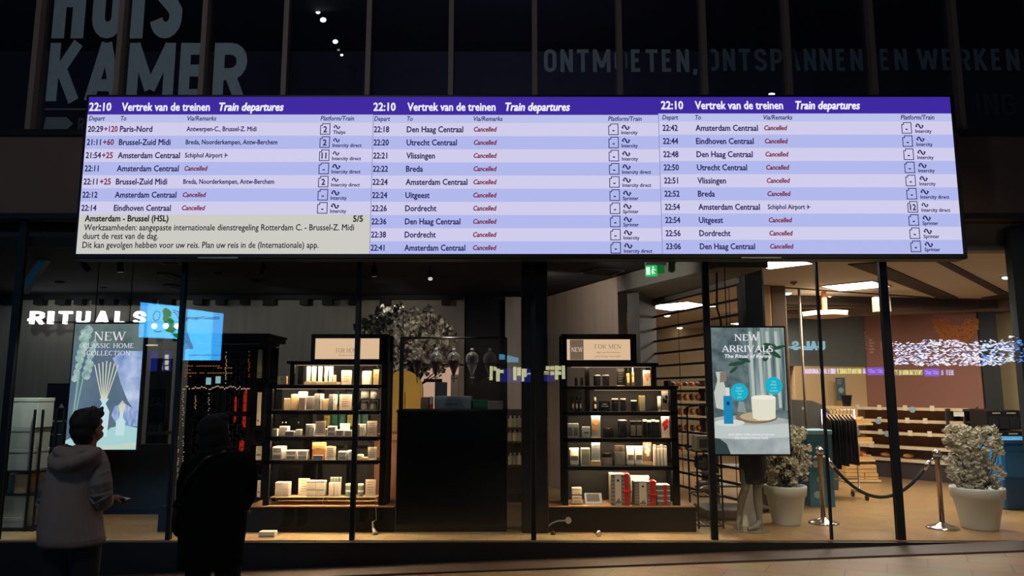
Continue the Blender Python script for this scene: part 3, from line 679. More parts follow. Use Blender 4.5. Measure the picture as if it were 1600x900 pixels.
# hatch frame in the ceiling at the right
p1 = on_floor(905, 428, 3.125); mb = MB(); pts = [on_floor(*q, 3.12) for q in ((908, 427), (937, 419), (976, 423), (957, 431))]
for i in range(4): mb.bar(pts[i], pts[(i+1) % 4], .022, .012)
tag(mb.build('ceiling_hatch', mat('hatch edge', (92, 84, 78), .6)), 'thin grey frame of a hatch in the black ceiling left of the exit sign', 'hatch')

# steel brace at the far left
mb = MB(); mb.bar(at(36, 456, 9.0), at(84, 386, 9.0), .09, .09); tag(mb.build('steel_brace', mat('blue grey steel', (120, 150, 156), .35, .6)), 'slanting blue grey steel brace behind the glass at the far left', 'brace')

# exit sign
ex = thing('exit_sign', 'green lit emergency exit sign under the bulkhead', 'exit sign', at(1024, 432, 8.9))
EG = emis('exit green', (20, 190, 90), 1.1); EWh = emis('exit white', (225, 255, 235), 1.2)
a = at(1008.5, 432, 8.9); b = at(1024.5, 415, 8.9); zt = b.z
D = Vector((.17, -.05, 0)); c0 = Vector((a.x, 8.9, 0)); ds = D.normalized(); nn = Vector((ds.y, -ds.x, 0))
def fr(u, h, off=0.0): p = c0 + ds*u + nn*off; return (p.x, p.y, h)
wS = b.x-a.x+.01
mb = MB(); mb.add([fr(0, a.z), fr(wS, a.z), fr(wS, zt), fr(0, zt), fr(0, a.z, -.025), fr(wS, a.z, -.025), fr(wS, zt, -.025), fr(0, zt, -.025)], [(0,1,2,3),(7,6,5,4),(0,4,5,1),(1,5,6,2),(2,6,7,3),(3,7,4,0)])
mb.build('lit_panel', EG, ex)
mb = MB(); hh = zt-a.z
mb.poly([fr(wS*.08, a.z+hh*.15, .002), fr(wS*.42, a.z+hh*.15, .002), fr(wS*.42, a.z+hh*.85, .002), fr(wS*.08, a.z+hh*.85, .002)])
for q in ([(.55, .35), (.62, .12), (.68, .14), (.62, .38)], [(.62, .38), (.82, .18), (.86, .24), (.68, .46)], [(.54, .35), (.7, .36), (.74, .66), (.58, .66)], [(.62, .72), (.74, .72), (.76, .88), (.62, .88)], [(.7, .6), (.92, .5), (.93, .57), (.72, .68)]):
    mb.poly([fr(wS*u, a.z+hh*h, .002) for u, h in q])
mb.build('running_man_pictogram', EWh, ex)
# second translucent side plate
mb = MB(); c1 = at(1026, 432, 8.95); c2 = at(1040, 412, 8.8); mb.box((c1.x, 8.86, c1.z+.03), (c2.x, 8.88, c2.z)); mb.build('side_plate', emis('exit side green', (10, 110, 50), .8), ex)
mb = MB(); mb.box((a.x, 8.84, zt), (b.x+.12, 8.93, zt+.05)); mb.box((a.x+.08, 8.86, zt+.05), (a.x+.12, 8.90, 3.13)); mb.build('bracket', mat('exit bracket', (90, 100, 96), .5), ex)

# ------------------------------------------------------------------ products
EPS = .0008
class Shelf:
    """one board of a display: items stand on it; items are given by their picture outline on the front"""
    def __init__(s, name, z, ybase, Y): s.name, s.z, s.yb, s.Y, s.n = name, z + EPS, ybase, Y, 0; s.counts = {}
    def rect(s, x0, x1, yt, Y):
        a = at(x0, s.yb, Y); b = at(x1, s.yb, Y); h = (s.yb-yt)*Y/F_PX
        return a.x, b.x, h
WB, GB, TB = WHITEBOX, GREYBOX, TANBOX
COPPER = mat('copper card', (206, 140, 78), .5); BLKP = mat('black plastic', (18, 18, 18), .3); BRONZE = mat('gold tube', (170, 140, 72), .35, .6)
INK = mat('grey print', (120, 108, 96), .7); PALECARD = mat('pale card', (226, 204, 176), .7, noise_amt=.03); GREYCARD = mat('cool grey card', (140, 146, 150), .6)
RED = mat('red ribbon', (196, 30, 34), .45, noise_amt=.15); SAGE = mat('sage print', (132, 142, 118), .6); STEEL = mat('brushed steel', (186, 180, 168), .3, .9); TEAL = mat('teal box', (20, 110, 96), .4)
SKIN_P = mat('portrait print', (206, 130, 100), .6); FLAME = mat('orange print', (220, 150, 60), .6); OLIVE = mat('olive side', (120, 120, 98), .6)

def carton(sh, x0, x1, yt, label, front=None, m=WB, Y=None, depth=.07, dz=0.0, stripe=None, kind='carton', cat='box'):
    Y = Y or sh.Y; a, b, h = sh.rect(x0, x1, yt, Y); z0 = sh.z + dz; h -= dz; g = .0015
    t = thing(kind, label, cat, ((a+b)/2, Y+depth/2, z0), sh.name)
    mb = MB(); mb.bbox((a+g, Y, z0), (b-g, Y+depth, z0+h), .0025); mb.build('carton_body', m, t)
    if front is not None:
        mb = MB(); w = b-a; mb.box((a+w*.06, Y-.0012, z0+h*.05), (b-w*.06, Y, z0+h*.93)); mb.build('front_panel', front, t)
    else:
        mb = MB(); w = b-a; mb.box((a+w*.3, Y-.0012, z0+h*.62), (b-w*.3, Y, z0+h*.70)); mb.build('print', INK, t)
    if stripe: mb = MB(); w = b-a; mb.box((a+w*.2, Y-.0024, z0+h*.42), (b-w*.2, Y-.0012, z0+h*.50)); mb.build('print', stripe, t)
    return t
def stackbox(sh, x0, x1, yt, label, cols=2, rows=2, m=WB, front=None, Y=None, depth=.1, dz=0.0, band=None):
    """cartons standing beside and on each other: every one is a thing"""
    Y = Y or sh.Y; a, b, h = sh.rect(x0, x1, yt, Y); h -= dz; w = (b-a)/cols; hh = h/rows
    pos = {(0, 0): 'lower left', (1, 0): 'lower right', (0, 1): 'upper left', (1, 1): 'upper right'} if cols == 2 and rows == 2 else None
    for i in range(cols):
        for j in range(rows):
            z0 = sh.z + dz + j*hh; where = pos[(i, j)] if pos else (ORD[i] + ' from left' if rows == 1 else ('lower' if j == 0 else 'upper') if cols == 1 else '')
            t = thing('carton', '%s, %s one' % (label, where), 'box', (a+w*(i+.5), Y+depth/2, z0), sh.name)
            mb = MB(); mb.bbox((a+w*i+.0012, Y, z0), (a+w*(i+1)-.0012, Y+depth, z0+hh-.0008), .003); mb.build('carton_body', m, t)
            mb = MB(); mb.box((a+w*i+w*.1, Y-.0012, z0+hh*.12), (a+w*(i+1)-w*.1, Y, z0+hh*.75)); mb.build('front_panel', front or GB, t)
            if band: mb = MB(); mb.box((a+w*i+.002, Y-.0014, z0+hh*.78), (a+w*(i+1)-.002, Y, z0+hh*.93)); mb.build('band', band, t)
def round_pot(sh, x0, x1, yt, label, m, lid, Y=None, lidh=.18, kind='jar', cat='jar', dz=0.0):
    Y = Y or sh.Y; a, b, h = sh.rect(x0, x1, yt, Y); r = (b-a)/2-.001; z0 = sh.z+dz; h -= dz; c = ((a+b)/2, Y+r, z0)
    t = thing(kind, label, cat, c, sh.name)
    mb = MB(); mb.lathe(c, [(r*.94, 0), (r, .006), (r, h*(1-lidh)-.004), (r*.9, h*(1-lidh))], 20); mb.build('jar_body' if kind == 'jar' else 'bottle_body', m, t, False)
    mb = MB(); mb.lathe((c[0], c[1], z0+h*(1-lidh)), [(r*.97, 0), (r*.97, h*lidh-.004), (r*.9, h*lidh), (0, h*lidh)], 20); mb.build('lid', lid, t)
    return t
def pump_bottle(sh, x0, x1, yt, label, m, capm, Y=None):
    Y = Y or sh.Y; a, b, h = sh.rect(x0, x1, yt, Y); r = (b-a)/2-.001; z0 = sh.z; c = ((a+b)/2, Y+r, z0)
    t = thing('bottle', label, 'bottle', c, sh.name)
    mb = MB(); mb.lathe(c, [(r*.95, 0), (r, .006), (r, h*.66), (r*.8, h*.73), (r*.4, h*.76)], 18); mb.build('bottle_body', m, t, True)
    mb = MB(); mb.lathe((c[0], c[1], z0+h*.755), [(r*.42, 0), (r*.45, h*.02), (r*.45, h*.22), (r*.3, h*.245), (0, h*.245)], 16); mb.build('cap', capm, t)
    mb = MB(); mb.box((c[0]-r*.5, Y-.0015, z0+h*.2), (c[0]+r*.5, Y+.004, z0+h*.5)); mb.build('bottle_label', PALECARD, t)
    return t
def tube_pack(sh, x0, x1, yt, label, m, capm, Y=None):
    """squeeze tube standing on its cap"""
    Y = Y or sh.Y; a, b, h = sh.rect(x0, x1, yt, Y); r = (b-a)/2-.001; z0 = sh.z; cx, cy = (a+b)/2, Y+r
    t = thing('tube', label, 'tube', (cx, cy, z0), sh.name)
    mb = MB(); mb.lathe((cx, cy, z0), [(r*.7, 0), (r*.72, h*.16), (r*.6, h*.17)], 16); mb.build('cap', capm, t)
    mb = MB(); n = 16; vs = []; fs = []
    lv = [(.17, r*.95, r*.95), (.4, r, r*.85), (.75, r, r*.45), (1.0, r*1.02, r*.06)]
    for q, rx, ry in lv:
        for i in range(n): an = 2*math.pi*i/n; vs.append((cx+rx*math.cos(an), cy+ry*math.sin(an), z0+h*q))
    for l in range(3):
        for i in range(n): fs.append((l*n+i, l*n+(i+1) % n, (l+1)*n+(i+1) % n, (l+1)*n+i))
    fs += [tuple(range(n-1, -1, -1)), tuple(range(3*n, 4*n))]; mb.add(vs, fs); mb.build('tube_body', m, t, True); return t
def card(sh, x0, x1, yt, label, m=PALECARD, pic=None, Y=None, foot=True, cat='sign card', dz=0.0):
    """upright printed card in a little stand"""
    Y = Y or sh.Y; a, b, h = sh.rect(x0, x1, yt, Y); z0 = sh.z+dz; h -= dz; w = b-a
    t = thing('display_card', label, cat, ((a+b)/2, Y, z0), sh.name)
    mb = MB(); mb.box((a, Y, z0), (b, Y+.006, z0+h)); mb.build('card_face', m, t)
    mb = MB(); mb.box((a, Y-.02, z0), (b, Y, z0+.008)); mb.box((a, Y+.006, z0), (b, Y+.03, z0+.008)); mb.build('card_stand', TANBOX if pic else WB, t)
    mb = MB()
    for i in range(5):
        q = z0 + h*(.85 - .15*i); mb.box((a+w*.2, Y-.001, q-.0025), (b-w*(.2+.1*(i % 2)), Y, q+.0025))
    if not pic: mb.build('print', INK, t)
    if pic:
        mb = MB(); prng = random.Random(int(x0*7)); 
        for i in range(7):
            cx, cz = a+w*prng.uniform(.25, .75), z0+h*prng.uniform(.3, .85); s = w*prng.uniform(.1, .24); n = 8
            mb.poly([(cx+s*math.cos(6.283*k/n)*prng.uniform(.7, 1.2), Y-.001-.0002*i, cz+s*1.4*math.sin(6.283*k/n)) for k in range(n)])
        mb.build('picture', pic, t)
    return t

# ------------------------------------------------------------------ the two lit display units
def zat(py, Y): return at(800, py, Y).z
YF, DEP = 8.45, .36
def unit(name, label, posts, plinth, tiers, header, lit, yfloor):
    """stepped black shelf unit: tiers = (x0, x1, y of shelf top edge); header = (x0, x1, y0, y1)"""
    xL, xR = at(plinth[0], 800, YF).x, at(plinth[1], 800, YF).x
    t = thing(name, label, 'display unit', ((xL+xR)/2, YF+DEP/2, 0))
    mb = MB(); mb.bbox((xL, YF-.04, 0), (xR, YF+DEP+.06, zat(790, YF)-.012), .004); mb.build('plinth', BLACK, t)
    mb = MB(); mb.box((xL, YF-.04, zat(790, YF)-.012), (xR, YF+DEP+.06, zat(790, YF))); mb.build('plinth_top', WOOD, t)
    zs = []
    for i, (x0, x1, py) in enumerate(tiers):
        a, b = at(x0, py, YF).x, at(x1, py, YF).x; z1 = zat(py, YF); mb = MB(); mb.bbox((a, YF, z1-.032), (b, YF+DEP, z1), .003); mb.build('shelf', BLACK, t); zs.append(z1)
        if i > 0 and lit[i]:
            mb = MB(); mb.box((a+.06, YF+.04, z1-.046), (b-.06, YF+.06, z1-.0325)); mb.build('light_strip', CRM_STRIP, t)
    return t, zs
# ------------------------------------------------------------------ FOR HOME unit
def post(mb, px0, px1, z0, z1, y0, w): 
    a, b = at(px0, 680, YF).x, at(px1, 680, YF).x; mb.box((a, y0, z0), (b, y0+w, z1))
LITFACE = emis('lit beige sign face', (232, 196, 158), 1.0)
def header_box(t, x0, x1, y0, y1, fx0, fx1, fy0, fy1):
    a, b = at(x0, y1, YF), at(x1, y0, YF); c, d_ = at(fx0, fy1, YF), at(fx1, fy0, YF); mb = MB()
    mb.box((a.x, YF, a.z), (c.x, YF+.22, b.z)); mb.box((d_.x, YF, a.z), (b.x, YF+.22, b.z)); mb.box((c.x, YF, d_.z), (d_.x, YF+.22, b.z)); mb.box((c.x, YF, a.z), (d_.x, YF+.22, c.z)); mb.box((c.x, YF+.10, c.z), (d_.x, YF+.22, d_.z))
    mb.build('header_frame', BLACK, t)
    mb = MB(); mb.box((c.x, YF+.03, c.z), (d_.x, YF+.05, d_.z)); face = mb.build('header_sign', LITFACE, t)
    return face
def strip(t, px0, px1, z, lip):
    mb = MB(); xa, xb = at(px0, 600, YF).x, at(px1, 600, YF).x
    mb.box((xa, YF+.03, z-.043), (xb, YF+.048, z-.033)); mb.build('light_strip', CRM_HOT if t is home_ else CRM_HID, t)
    mb = MB(); mb.box((xa-.04, YF+.001, z-.046), (xb+.03, YF+.012, z-.03)); mb.build('shelf_lip', BLACK, t)
    if not lip: mb = MB(); mb.box((xa+.02, YF-.001, z-.050), (xb, YF+.010, z-.0462)); mb.build('light_diffuser', CRM_DIM, t)

home, hz = unit('display_unit', 'black stepped shelf unit with lit FOR HOME header, filled with white boxes', None, (388, 616.5), [(448, 605, 564), (415, 605, 601), (414, 602, 641), (413, 601, 682), (412, 601, 719)], None, [0]*5, 790)
zp = zat(790, YF)
for q in ((415, 423, zp, hz[1], YF), (449, 456, hz[1], hz[0], YF), (594, 604, zp, zat(522, YF), YF), (415, 423, zp, hz[1], YF+DEP-.05), (449, 456, hz[1], hz[0], YF+DEP-.05), (594, 604, zp, zat(522, YF), YF+DEP-.05)):
    mb = MB(); post(mb, *q, .05); mb.build('post', BLACK, home)
mb = MB(); a, b = at(598, 680, YF).x, at(603, 680, YF).x; mb.box((a, YF+.05, zp), (b, YF+DEP-.05, hz[0])); mb.build('side_panel', BLACK, home)
hs = header_box(home, 485, 605, 522, 566, 491, 593, 528.5, 561)
mb = MB(); p = at(524, 551, YF); q = at(561, 551, YF); serif_text(mb, 'FOR HOME', p.x, q.x, p.z, .05, YF+.028, .11, .05); text(mb, 'The Ritual of Home', p.x+.03, at(0, 556, YF).z, .016, YF+.028, width=.20, shear=.2); mb.build('header_lettering', emis('sign print brown', (136, 100, 78)), hs)
home_ = home
for i, (x0, x1) in enumerate(((460, 590), (430, 590), (430, 590), (430, 590), (430, 590))): strip(home, x0, x1, hz[i], i > 1)

S = [Shelf('goods on top shelf of FOR HOME unit', hz[1], 601, YF+.08), Shelf('goods on second shelf of FOR HOME unit', hz[2], 641, YF+.06), Shelf('goods on third shelf of FOR HOME unit', hz[3], 682, YF+.05), Shelf('goods on fourth shelf of FOR HOME unit', hz[4], 719, YF+.05)]
s = S[0]
mb = MB(); a, b, h = s.rect(475, 526, 596.5, s.Y-.02); mb.bbox((a, s.Y-.02, s.z), (b, s.Y+.16, s.z+h), .002); tag(mb.build('display_riser', TB), 'light wooden riser under slim white boxes, top shelf of the FOR HOME unit', 'riser')
for i, (x0, x1) in enumerate(((478, 484.5), (486.5, 493), (496.5, 502.5), (506, 512), (513, 519))): carton(s, x0, x1, 573, 'slim tall white box on wooden riser, FOR HOME unit, %s from left' % ORD[i], dz=h+EPS, depth=.05)
carton(s, 519.5, 524, 586, 'short white box at the end of the wooden riser, FOR HOME unit', dz=h+EPS, depth=.05)
carton(s, 433, 447, 588, 'square tan box alone at the left end of the FOR HOME top shelf', m=TB, Y=s.Y-.03)
card(s, 533, 549, 579, 'white price card with dark leaf, right end of FOR HOME top shelf')
round_pot(s, 564, 580, 580, 'white ceramic jar behind the third mullion, FOR HOME top shelf', WB, WB, Y=s.Y+.03)
carton(s, 583, 592, 578, 'small tan box at the right post, FOR HOME top shelf', m=TB)
s = S[1]
carton(s, 443, 453, 623, 'short white tapered carton, first from left, FOR HOME second shelf', TB)
carton(s, 454, 465, 617, 'white carton with tan front, second from left, FOR HOME second shelf', TB)
carton(s, 465.5, 478, 613, 'tallest cream carton at left, FOR HOME second shelf', Y=s.Y+.05)
carton(s, 466, 477, 621, 'tan fronted carton before the tall cream one, FOR HOME second shelf', TB, Y=s.Y-.02, depth=.06)
carton(s, 478, 490, 620, 'carton with grey left half in middle of FOR HOME second shelf', GB)
carton(s, 490.5, 499, 616, 'tall grey carton in middle of FOR HOME second shelf', m=GB, front=None)
carton(s, 499.5, 503.5, 616, 'thin white carton beside the tall grey one, FOR HOME second shelf')
carton(s, 504, 512.5, 624, 'white topped carton with tan base, FOR HOME second shelf', TB)
carton(s, 513, 519, 617, 'narrow grey carton, FOR HOME second shelf', m=GB)
carton(s, 519.5, 525, 617, 'narrow white carton left of the price card, FOR HOME second shelf')
card(s, 530, 549, 617, 'cream price card at the right, FOR HOME second shelf')
for i, (x0, x1, z) in enumerate(((562, 574, 0), (577, 588.5, 0), (562, 574, 1), (577, 588.5, 1))):
    Y = s.Y+.02; a, b, h = s.rect(x0, x1, 627, Y); c = ((a+b)/2, Y+.04, s.z + z*.1255)
    t = thing('jar', 'grey lidded candle, %s, by right post, FOR HOME second shelf' % ['lower left', 'lower right', 'upper left', 'upper right'][i], 'candle', c, s.name)
    mb = MB(); r = (b-a)/2; mb.lathe(c, [(r*.9, 0), (r, .006), (r, .07), (r*.95, .075)], 18); mb.build('jar_body', mat('grey glass jar', (96, 98, 96), .2), t)
    mb = MB(); mb.lathe((c[0], c[1], c[2]+.075), [(r, 0), (r, .018), (r*.9, .022), (0, .022)], 18); mb.build('lid', BLKP, t)
    if i == 2:
        mb = MB(); a2, b2, _ = s.rect(560, 591, 627, Y); mb.box((a2, Y, s.z+.107), (b2, Y+.09, s.z+.125)); mb.box((a2, Y, s.z), (a2+.006, Y+.09, s.z+.107)); mb.box((b2-.006, Y, s.z), (b2, Y+.09, s.z+.107)); tag(mb.build('display_riser', BLACKM), 'small dark bridge shelf between two grey candles, FOR HOME second shelf', 'riser')
s = S[2]
carton(s, 425, 433, 671, 'low grey fronted carton, first from left, FOR HOME third shelf', GB)
carton(s, 436, 449, 667.5, 'grey fronted carton with white side, second from left, FOR HOME third shelf', GB, Y=s.Y+.04, depth=.1)
carton(s, 445, 459, 674, 'low grey carton in front of its neighbours, FOR HOME third shelf', GB, Y=s.Y-.02, depth=.06)
carton(s, 461, 470, 672, 'small low white carton, FOR HOME third shelf')
carton(s, 477, 482.5, 664, 'slim upright carton with grey front in middle, FOR HOME third shelf', GB)
for i in range(2): carton(s, 483+4*i, 486.8+4*i, 664, 'thin upright white carton, %s of two, FOR HOME third shelf' % ORD[i])
card(s, 492, 508, 659, 'tall white price card in middle of FOR HOME third shelf', Y=s.Y-.01)
carton(s, 504, 511, 671, 'small grey carton right of the tall card, FOR HOME third shelf', GB, Y=s.Y+.02)
stackbox(s, 511, 524, 667, 'grey fronted box in a stack of two, FOR HOME third shelf', 1, 2)
carton(s, 525, 536, 673, 'low carton with dark grey front right of the stack, FOR HOME third shelf', GB)
carton(s, 538, 549.5, 673.5, 'low carton with dark grey front by the mullion, FOR HOME third shelf', GB)
card(s, 531, 546, 664, 'white card standing behind low cartons, FOR HOME third shelf', Y=s.Y+.16)
for i in range(3): carton(s, 557+4.4*i, 561+4.4*i, 664, 'thin upright carton right of the mullion, %s of three, FOR HOME third shelf' % ORD[i], GB if i == 0 else None)
card(s, 573, 588.5, 659, 'tall white card by the right post, FOR HOME third shelf')
s = S[3]
stackbox(s, 424.5, 440, 699.5, 'large dark grey fronted box, FOR HOME fourth shelf', 1, 2, depth=.2)
stackbox(s, 446, 463, 705, 'white box of the left pile, FOR HOME fourth shelf', 1, 2)
stackbox(s, 464, 480, 705, 'white box in pile beside orange box, FOR HOME fourth shelf', 1, 2)
carton(s, 487, 506.5, 693.5, 'large copper orange box, FOR HOME fourth shelf', m=COPPER, depth=.1)
carton(s, 489, 504, 712, 'low grey box before the copper orange box, FOR HOME fourth shelf', m=GREYCARD, Y=s.Y-.03, depth=.025)
card(s, 508.5, 524, 699, 'white price card beside the copper orange box, FOR HOME fourth shelf')
stackbox(s, 528, 541.5, 706.5, 'dark grey fronted box left of the mullion, FOR HOME fourth shelf', 1, 2)
carton(s, 543, 549.5, 705, 'white box at the mullion, FOR HOME fourth shelf')
mb = MB(); a, b, h = s.rect(555, 576, 716, s.Y); mb.box((a, s.Y, s.z), (b, s.Y+.12, s.z+.022)); tag(mb.build('display_riser', TB), 'flat wooden block under a white jar, FOR HOME fourth shelf', 'riser')
round_pot(s, 557, 567.5, 711.5, 'small white faceted jar on wooden block, FOR HOME fourth shelf', WB, WB, dz=.023)
card(s, 574.5, 588, 700, 'white card by the right post, FOR HOME fourth shelf')
# lowest tier: low wire table on the plinth top
zb = zp+EPS; zt_ = zat(778, YF)
wt = thing('wire_table', 'low wire table with thin top on the plinth of the FOR HOME unit', 'display table', (at(505, 780, YF+.05).x, YF+.15, zb))
mb = MB(); a, b = at(422, 778, YF+.05).x, at(588, 778, YF+.05).x; mb.box((a, YF+.05, zt_-.006), (b, YF+.26, zt_)); mb.build('table_top', TB, wt)
for x in (a+.004, (a+b)/2, b-.004):
    for y in (YF+.053, YF+.257): mb = MB(); mb.box((x-.003, y-.003, zb), (x+.003, y+.003, zt_-.006)); mb.build('leg', mat('brass wire', (206, 180, 130), .35, .7), wt)
s = Shelf('goods on the low wire table', zt_, 776.5, YF+.09)
stackbox(s, 429, 451, 755, 'white box in left block of four, low wire table', 2, 2, front=PALECARD)
card(s, 465.5, 483, 751, 'white price card on the low wire table, behind the green banded boxes', Y=s.Y+.1)
stackbox(s, 478, 507, 753, 'green banded box in block of four, low wire table', 2, 2, front=PALECARD, band=SAGE)
stackbox(s, 513, 530, 755.5, 'cream box with dot on the low wire table', 2, 1, front=PALECARD)
ztop = s.z + .0005 + (776.5-755.5)*YF/F_PX
for i in range(4):
    s2 = Shelf(s.name, ztop, 755.5, s.Y+.02); round_pot(s2, 515.5+4.6*i, 519.6+4.6*i, 748, 'tiny glass bottle on the cream boxes, %s from left' % ORD[i], SAGE, WB, kind='bottle', cat='bottle', Y=s.Y+.02)
for i, (x0, x1) in enumerate(((538, 551), (558, 567))):
    for j in range(2):
        Y = s.Y; a, b, _ = s.rect(x0, x1, 766, Y); r = (b-a)/2; c = ((a+b)/2, Y+r, s.z+j*.07); t = thing('jar', '%s white green-labelled jar %s the mullion, on low wire table' % (['lower', 'upper'][j], ['left of', 'right of'][i]), 'jar', c, s.name)
        mb = MB(); mb.lathe(c, [(r*.92, 0), (r, .005), (r, .05)], 18); mb.build('jar_body', SAGE, t); mb = MB(); mb.lathe((c[0], c[1], c[2]+.05), [(r, 0), (r, .016), (r*.9, .0195), (0, .0195)], 18); mb.build('lid', WB, t)
card(s, 570.5, 586.5, 751, 'white price card at the right end of the low wire table')
# small articles in the side bay left of the unit
for i, (x0, x1, yt, yb, lab) in enumerate(((401, 410, 546, 591, 'tall pale panel in the top side bay of the black cabinet'), (400, 408, 613, 665, 'tall white packet in the second side bay of the black cabinet'), (399, 409, 697, 719, 'white box in the low side bay of the black cabinet'), (401, 408, 751, 777, 'white boot shaped card at the foot of the black cabinet'))):
    a = at(x0, yb, 8.9); b = at(x1, yt, 8.9); t = thing('side_packet', lab, 'packet', ((a.x+b.x)/2, 8.92, a.z)); mb = MB(); mb.bbox((a.x, 8.9, a.z), (b.x, 8.94, b.z), .003); mb.build('packet_body', PALECARD if i else mat('pale side panel', (150, 140, 118), .7), t); mb = MB(); mb.box((a.x+.01, 8.898, a.z+.05), (b.x-.01, 8.9, a.z+.07)); mb.build('print', INK, t)

# ------------------------------------------------------------------ FOR MEN unit
men, mz = unit('display_unit', 'black stepped shelf unit with lit FOR MEN header, dark bottles and red gift boxes', None, (857, 1086), [(880, 1029, 567), (880, 1060, 603), (880, 1059, 643), (880, 1059, 684.5), (880, 1059, 728.5)], None, [0]*5, 790)
for q in ((878, 887, zp, zat(522, YF), YF), (1020, 1028, mz[1], mz[0], YF), (1049, 1060, zp, mz[1], YF), (878, 887, zp, zat(522, YF), YF+DEP-.05), (1020, 1028, mz[1], mz[0], YF+DEP-.05), (1049, 1060, zp, mz[1], YF+DEP-.05), (916, 923, mz[2], mz[0], YF+.05)):
    mb = MB(); post(mb, *q, .05); mb.build('post', BLACK, men)
mb = MB(); a, b = at(880, 680, YF).x, at(884, 680, YF).x; mb.box((a, YF+.05, zp), (b, YF+DEP-.05, mz[0])); mb.build('side_panel', BLACK, men)
mb = MB(); a, b = at(888, 680, YF).x, at(1049, 680, YF).x; mb.box((a, YF+DEP-.02, zp+.02), (b, YF+DEP-.005, mz[1]-.03)); mb.build('back_panel', mat('dark back panel', (11, 9, 8), .7), men)
hs = header_box(men, 880, 994, 522, 567, 886, 985, 530, 562.5)
mb = MB(); p, q = at(891, 562, YF), at(912, 530.5, YF); mb.box((p.x, YF+.028, p.z), (q.x, YF+.03, q.z)); mb.build('taupe_block', emis('sign taupe', (118, 98, 80)), hs)
mb = MB(); p, q = at(893, 549.5, YF), at(911, 549.5, YF); serif_text(mb, 'NEW', p.x, q.x, p.z, .05, YF+.027, .13, .06); mb.build('new_lettering', emis('sign cream', (236, 214, 186)), hs)
mb = MB(); p, q = at(929.5, 544.5, YF), at(971, 544.5, YF); serif_text(mb, 'FOR MEN', p.x, q.x, p.z, .047, YF+.028, .11, .05)
for i, (l, w) in enumerate((('high performance', .27), ('grooming essentials', .29))): text(mb, l, at(950.5, 552+6*i, YF).x, zat(551.5+6*i, YF), .018, YF+.028, width=w, align='c', shear=.2)
mb.build('header_lettering', emis('sign brown', (140, 106, 82)), hs)
for i, (x0, x1) in enumerate(((890, 1016), (926, 1044), (892, 1044), (892, 1044), (892, 1044))): strip(men, x0, x1, mz[i], i > 1)
S = [Shelf('goods on top shelf of FOR MEN unit', mz[1], 603, YF+.09), Shelf('goods on second shelf of FOR MEN unit', mz[2], 643, YF+.07), Shelf('goods on third shelf of FOR MEN unit', mz[3], 684.5, YF+.05), Shelf('goods on fourth shelf of FOR MEN unit', mz[4], 728.5, YF+.05)]
s = S[0]
DKB = mat('black bottle', (24, 24, 26), .25); SILV = mat('silver edge', (170, 168, 160), .3, .8); IVO = mat('ivory', (214, 204, 184), .5)
for i, (x0, x1) in enumerate(((928, 939), (942, 953))): round_pot(s, x0, x1, 586, 'black jar with silver rim, %s of two, FOR MEN top shelf' % ORD[i], DKB, SILV, lidh=.09)
for i, (x0, x1) in enumerate(((898, 903), (906, 912))): round_pot(s, x0, x1, 590, 'dark slim bottle behind the left post, %s of two, FOR MEN top shelf' % ORD[i], DKB, BLKP, kind='bottle', cat='bottle')
card(s, 964, 976, 576, 'dark glass picture panel on FOR MEN top shelf', m=BLKP, Y=s.Y+.1)
pump_bottle(s, 979, 985, 577, 'gold slim bottle, first of two, FOR MEN top shelf', BRONZE, DKB)
pump_bottle(s, 987, 992, 575, 'gold slim bottle, second of two, FOR MEN top shelf', BRONZE, IVO)
card(s, 1005, 1017, 579, 'portrait picture card at right end, FOR MEN top shelf', m=IVO, pic=SKIN_P)
s = S[1]
pump_bottle(s, 927, 934, 621.5, 'black bottle with white label at left, FOR MEN second shelf', DKB, IVO)
carton(s, 936.5, 954, 626.5, 'wide black box with white top edge, FOR MEN second shelf', m=DKB, stripe=SILV)
round_pot(s, 956.5, 967, 623.5, 'black canister with white lid, left one of three, FOR MEN second shelf', DKB, IVO, lidh=.08)
round_pot(s, 970, 979, 623.5, 'black canister with white lid, middle one of three, FOR MEN second shelf', DKB, IVO, lidh=.08)
round_pot(s, 986.5, 996, 626, 'black canister with white lid, right one of three, FOR MEN second shelf', DKB, IVO, lidh=.1)
carton(s, 999, 1008.5, 619, 'gold and black box, FOR MEN second shelf', front=OLIVE, m=BRONZE)
tube_pack(s, 1028, 1034, 620, 'white squeeze tube at right, FOR MEN second shelf', IVO, WB)
card(s, 1034.5, 1045, 612, 'black picture card with white rim, FOR MEN second shelf', m=SILV, pic=DKB)
for i in range(3): pump_bottle(s, 893+6*i, 898+6*i, 620, 'dim bottle left of the post, %s of three, FOR MEN second shelf' % ORD[i], mat('dim brown bottle', (58, 46, 38), .3), DKB)
s = S[2]
stackbox(s, 886.5, 904.5, 663, 'grey cylinder box at left end, FOR MEN third shelf', 2, 1, m=GREYCARD, front=mat('dark grey front', (84, 80, 76), .6))
carton(s, 910, 922.5, 668, 'small grey box with square emblem, FOR MEN third shelf', front=GREYCARD, m=GREYCARD, stripe=DKB)
card(s, 924.5, 938.5, 649.5, 'tall grey card with orange picture, FOR MEN third shelf', m=GREYCARD, pic=FLAME)
round_pot(s, 943, 960, 670, 'low black tin with lid, FOR MEN third shelf', DKB, BLKP, lidh=.25)
round_pot(s, 966.5, 981, 657.5, 'large black canister, FOR MEN third shelf', DKB, SILV, lidh=.06)
stackbox(s, 985, 1004, 659, 'black box with white rim, FOR MEN third shelf', 2, 1, m=DKB, front=mat('dark grey front', (84, 80, 76), .6))
for i in range(4): round_pot(s, 1005.5+6.6*i, 1011.8+6.6*i, 657+(i % 2), 'black bottle with white lid, %s of four, FOR MEN third shelf' % ORD[i], DKB, IVO, kind='bottle', cat='bottle', lidh=.1)
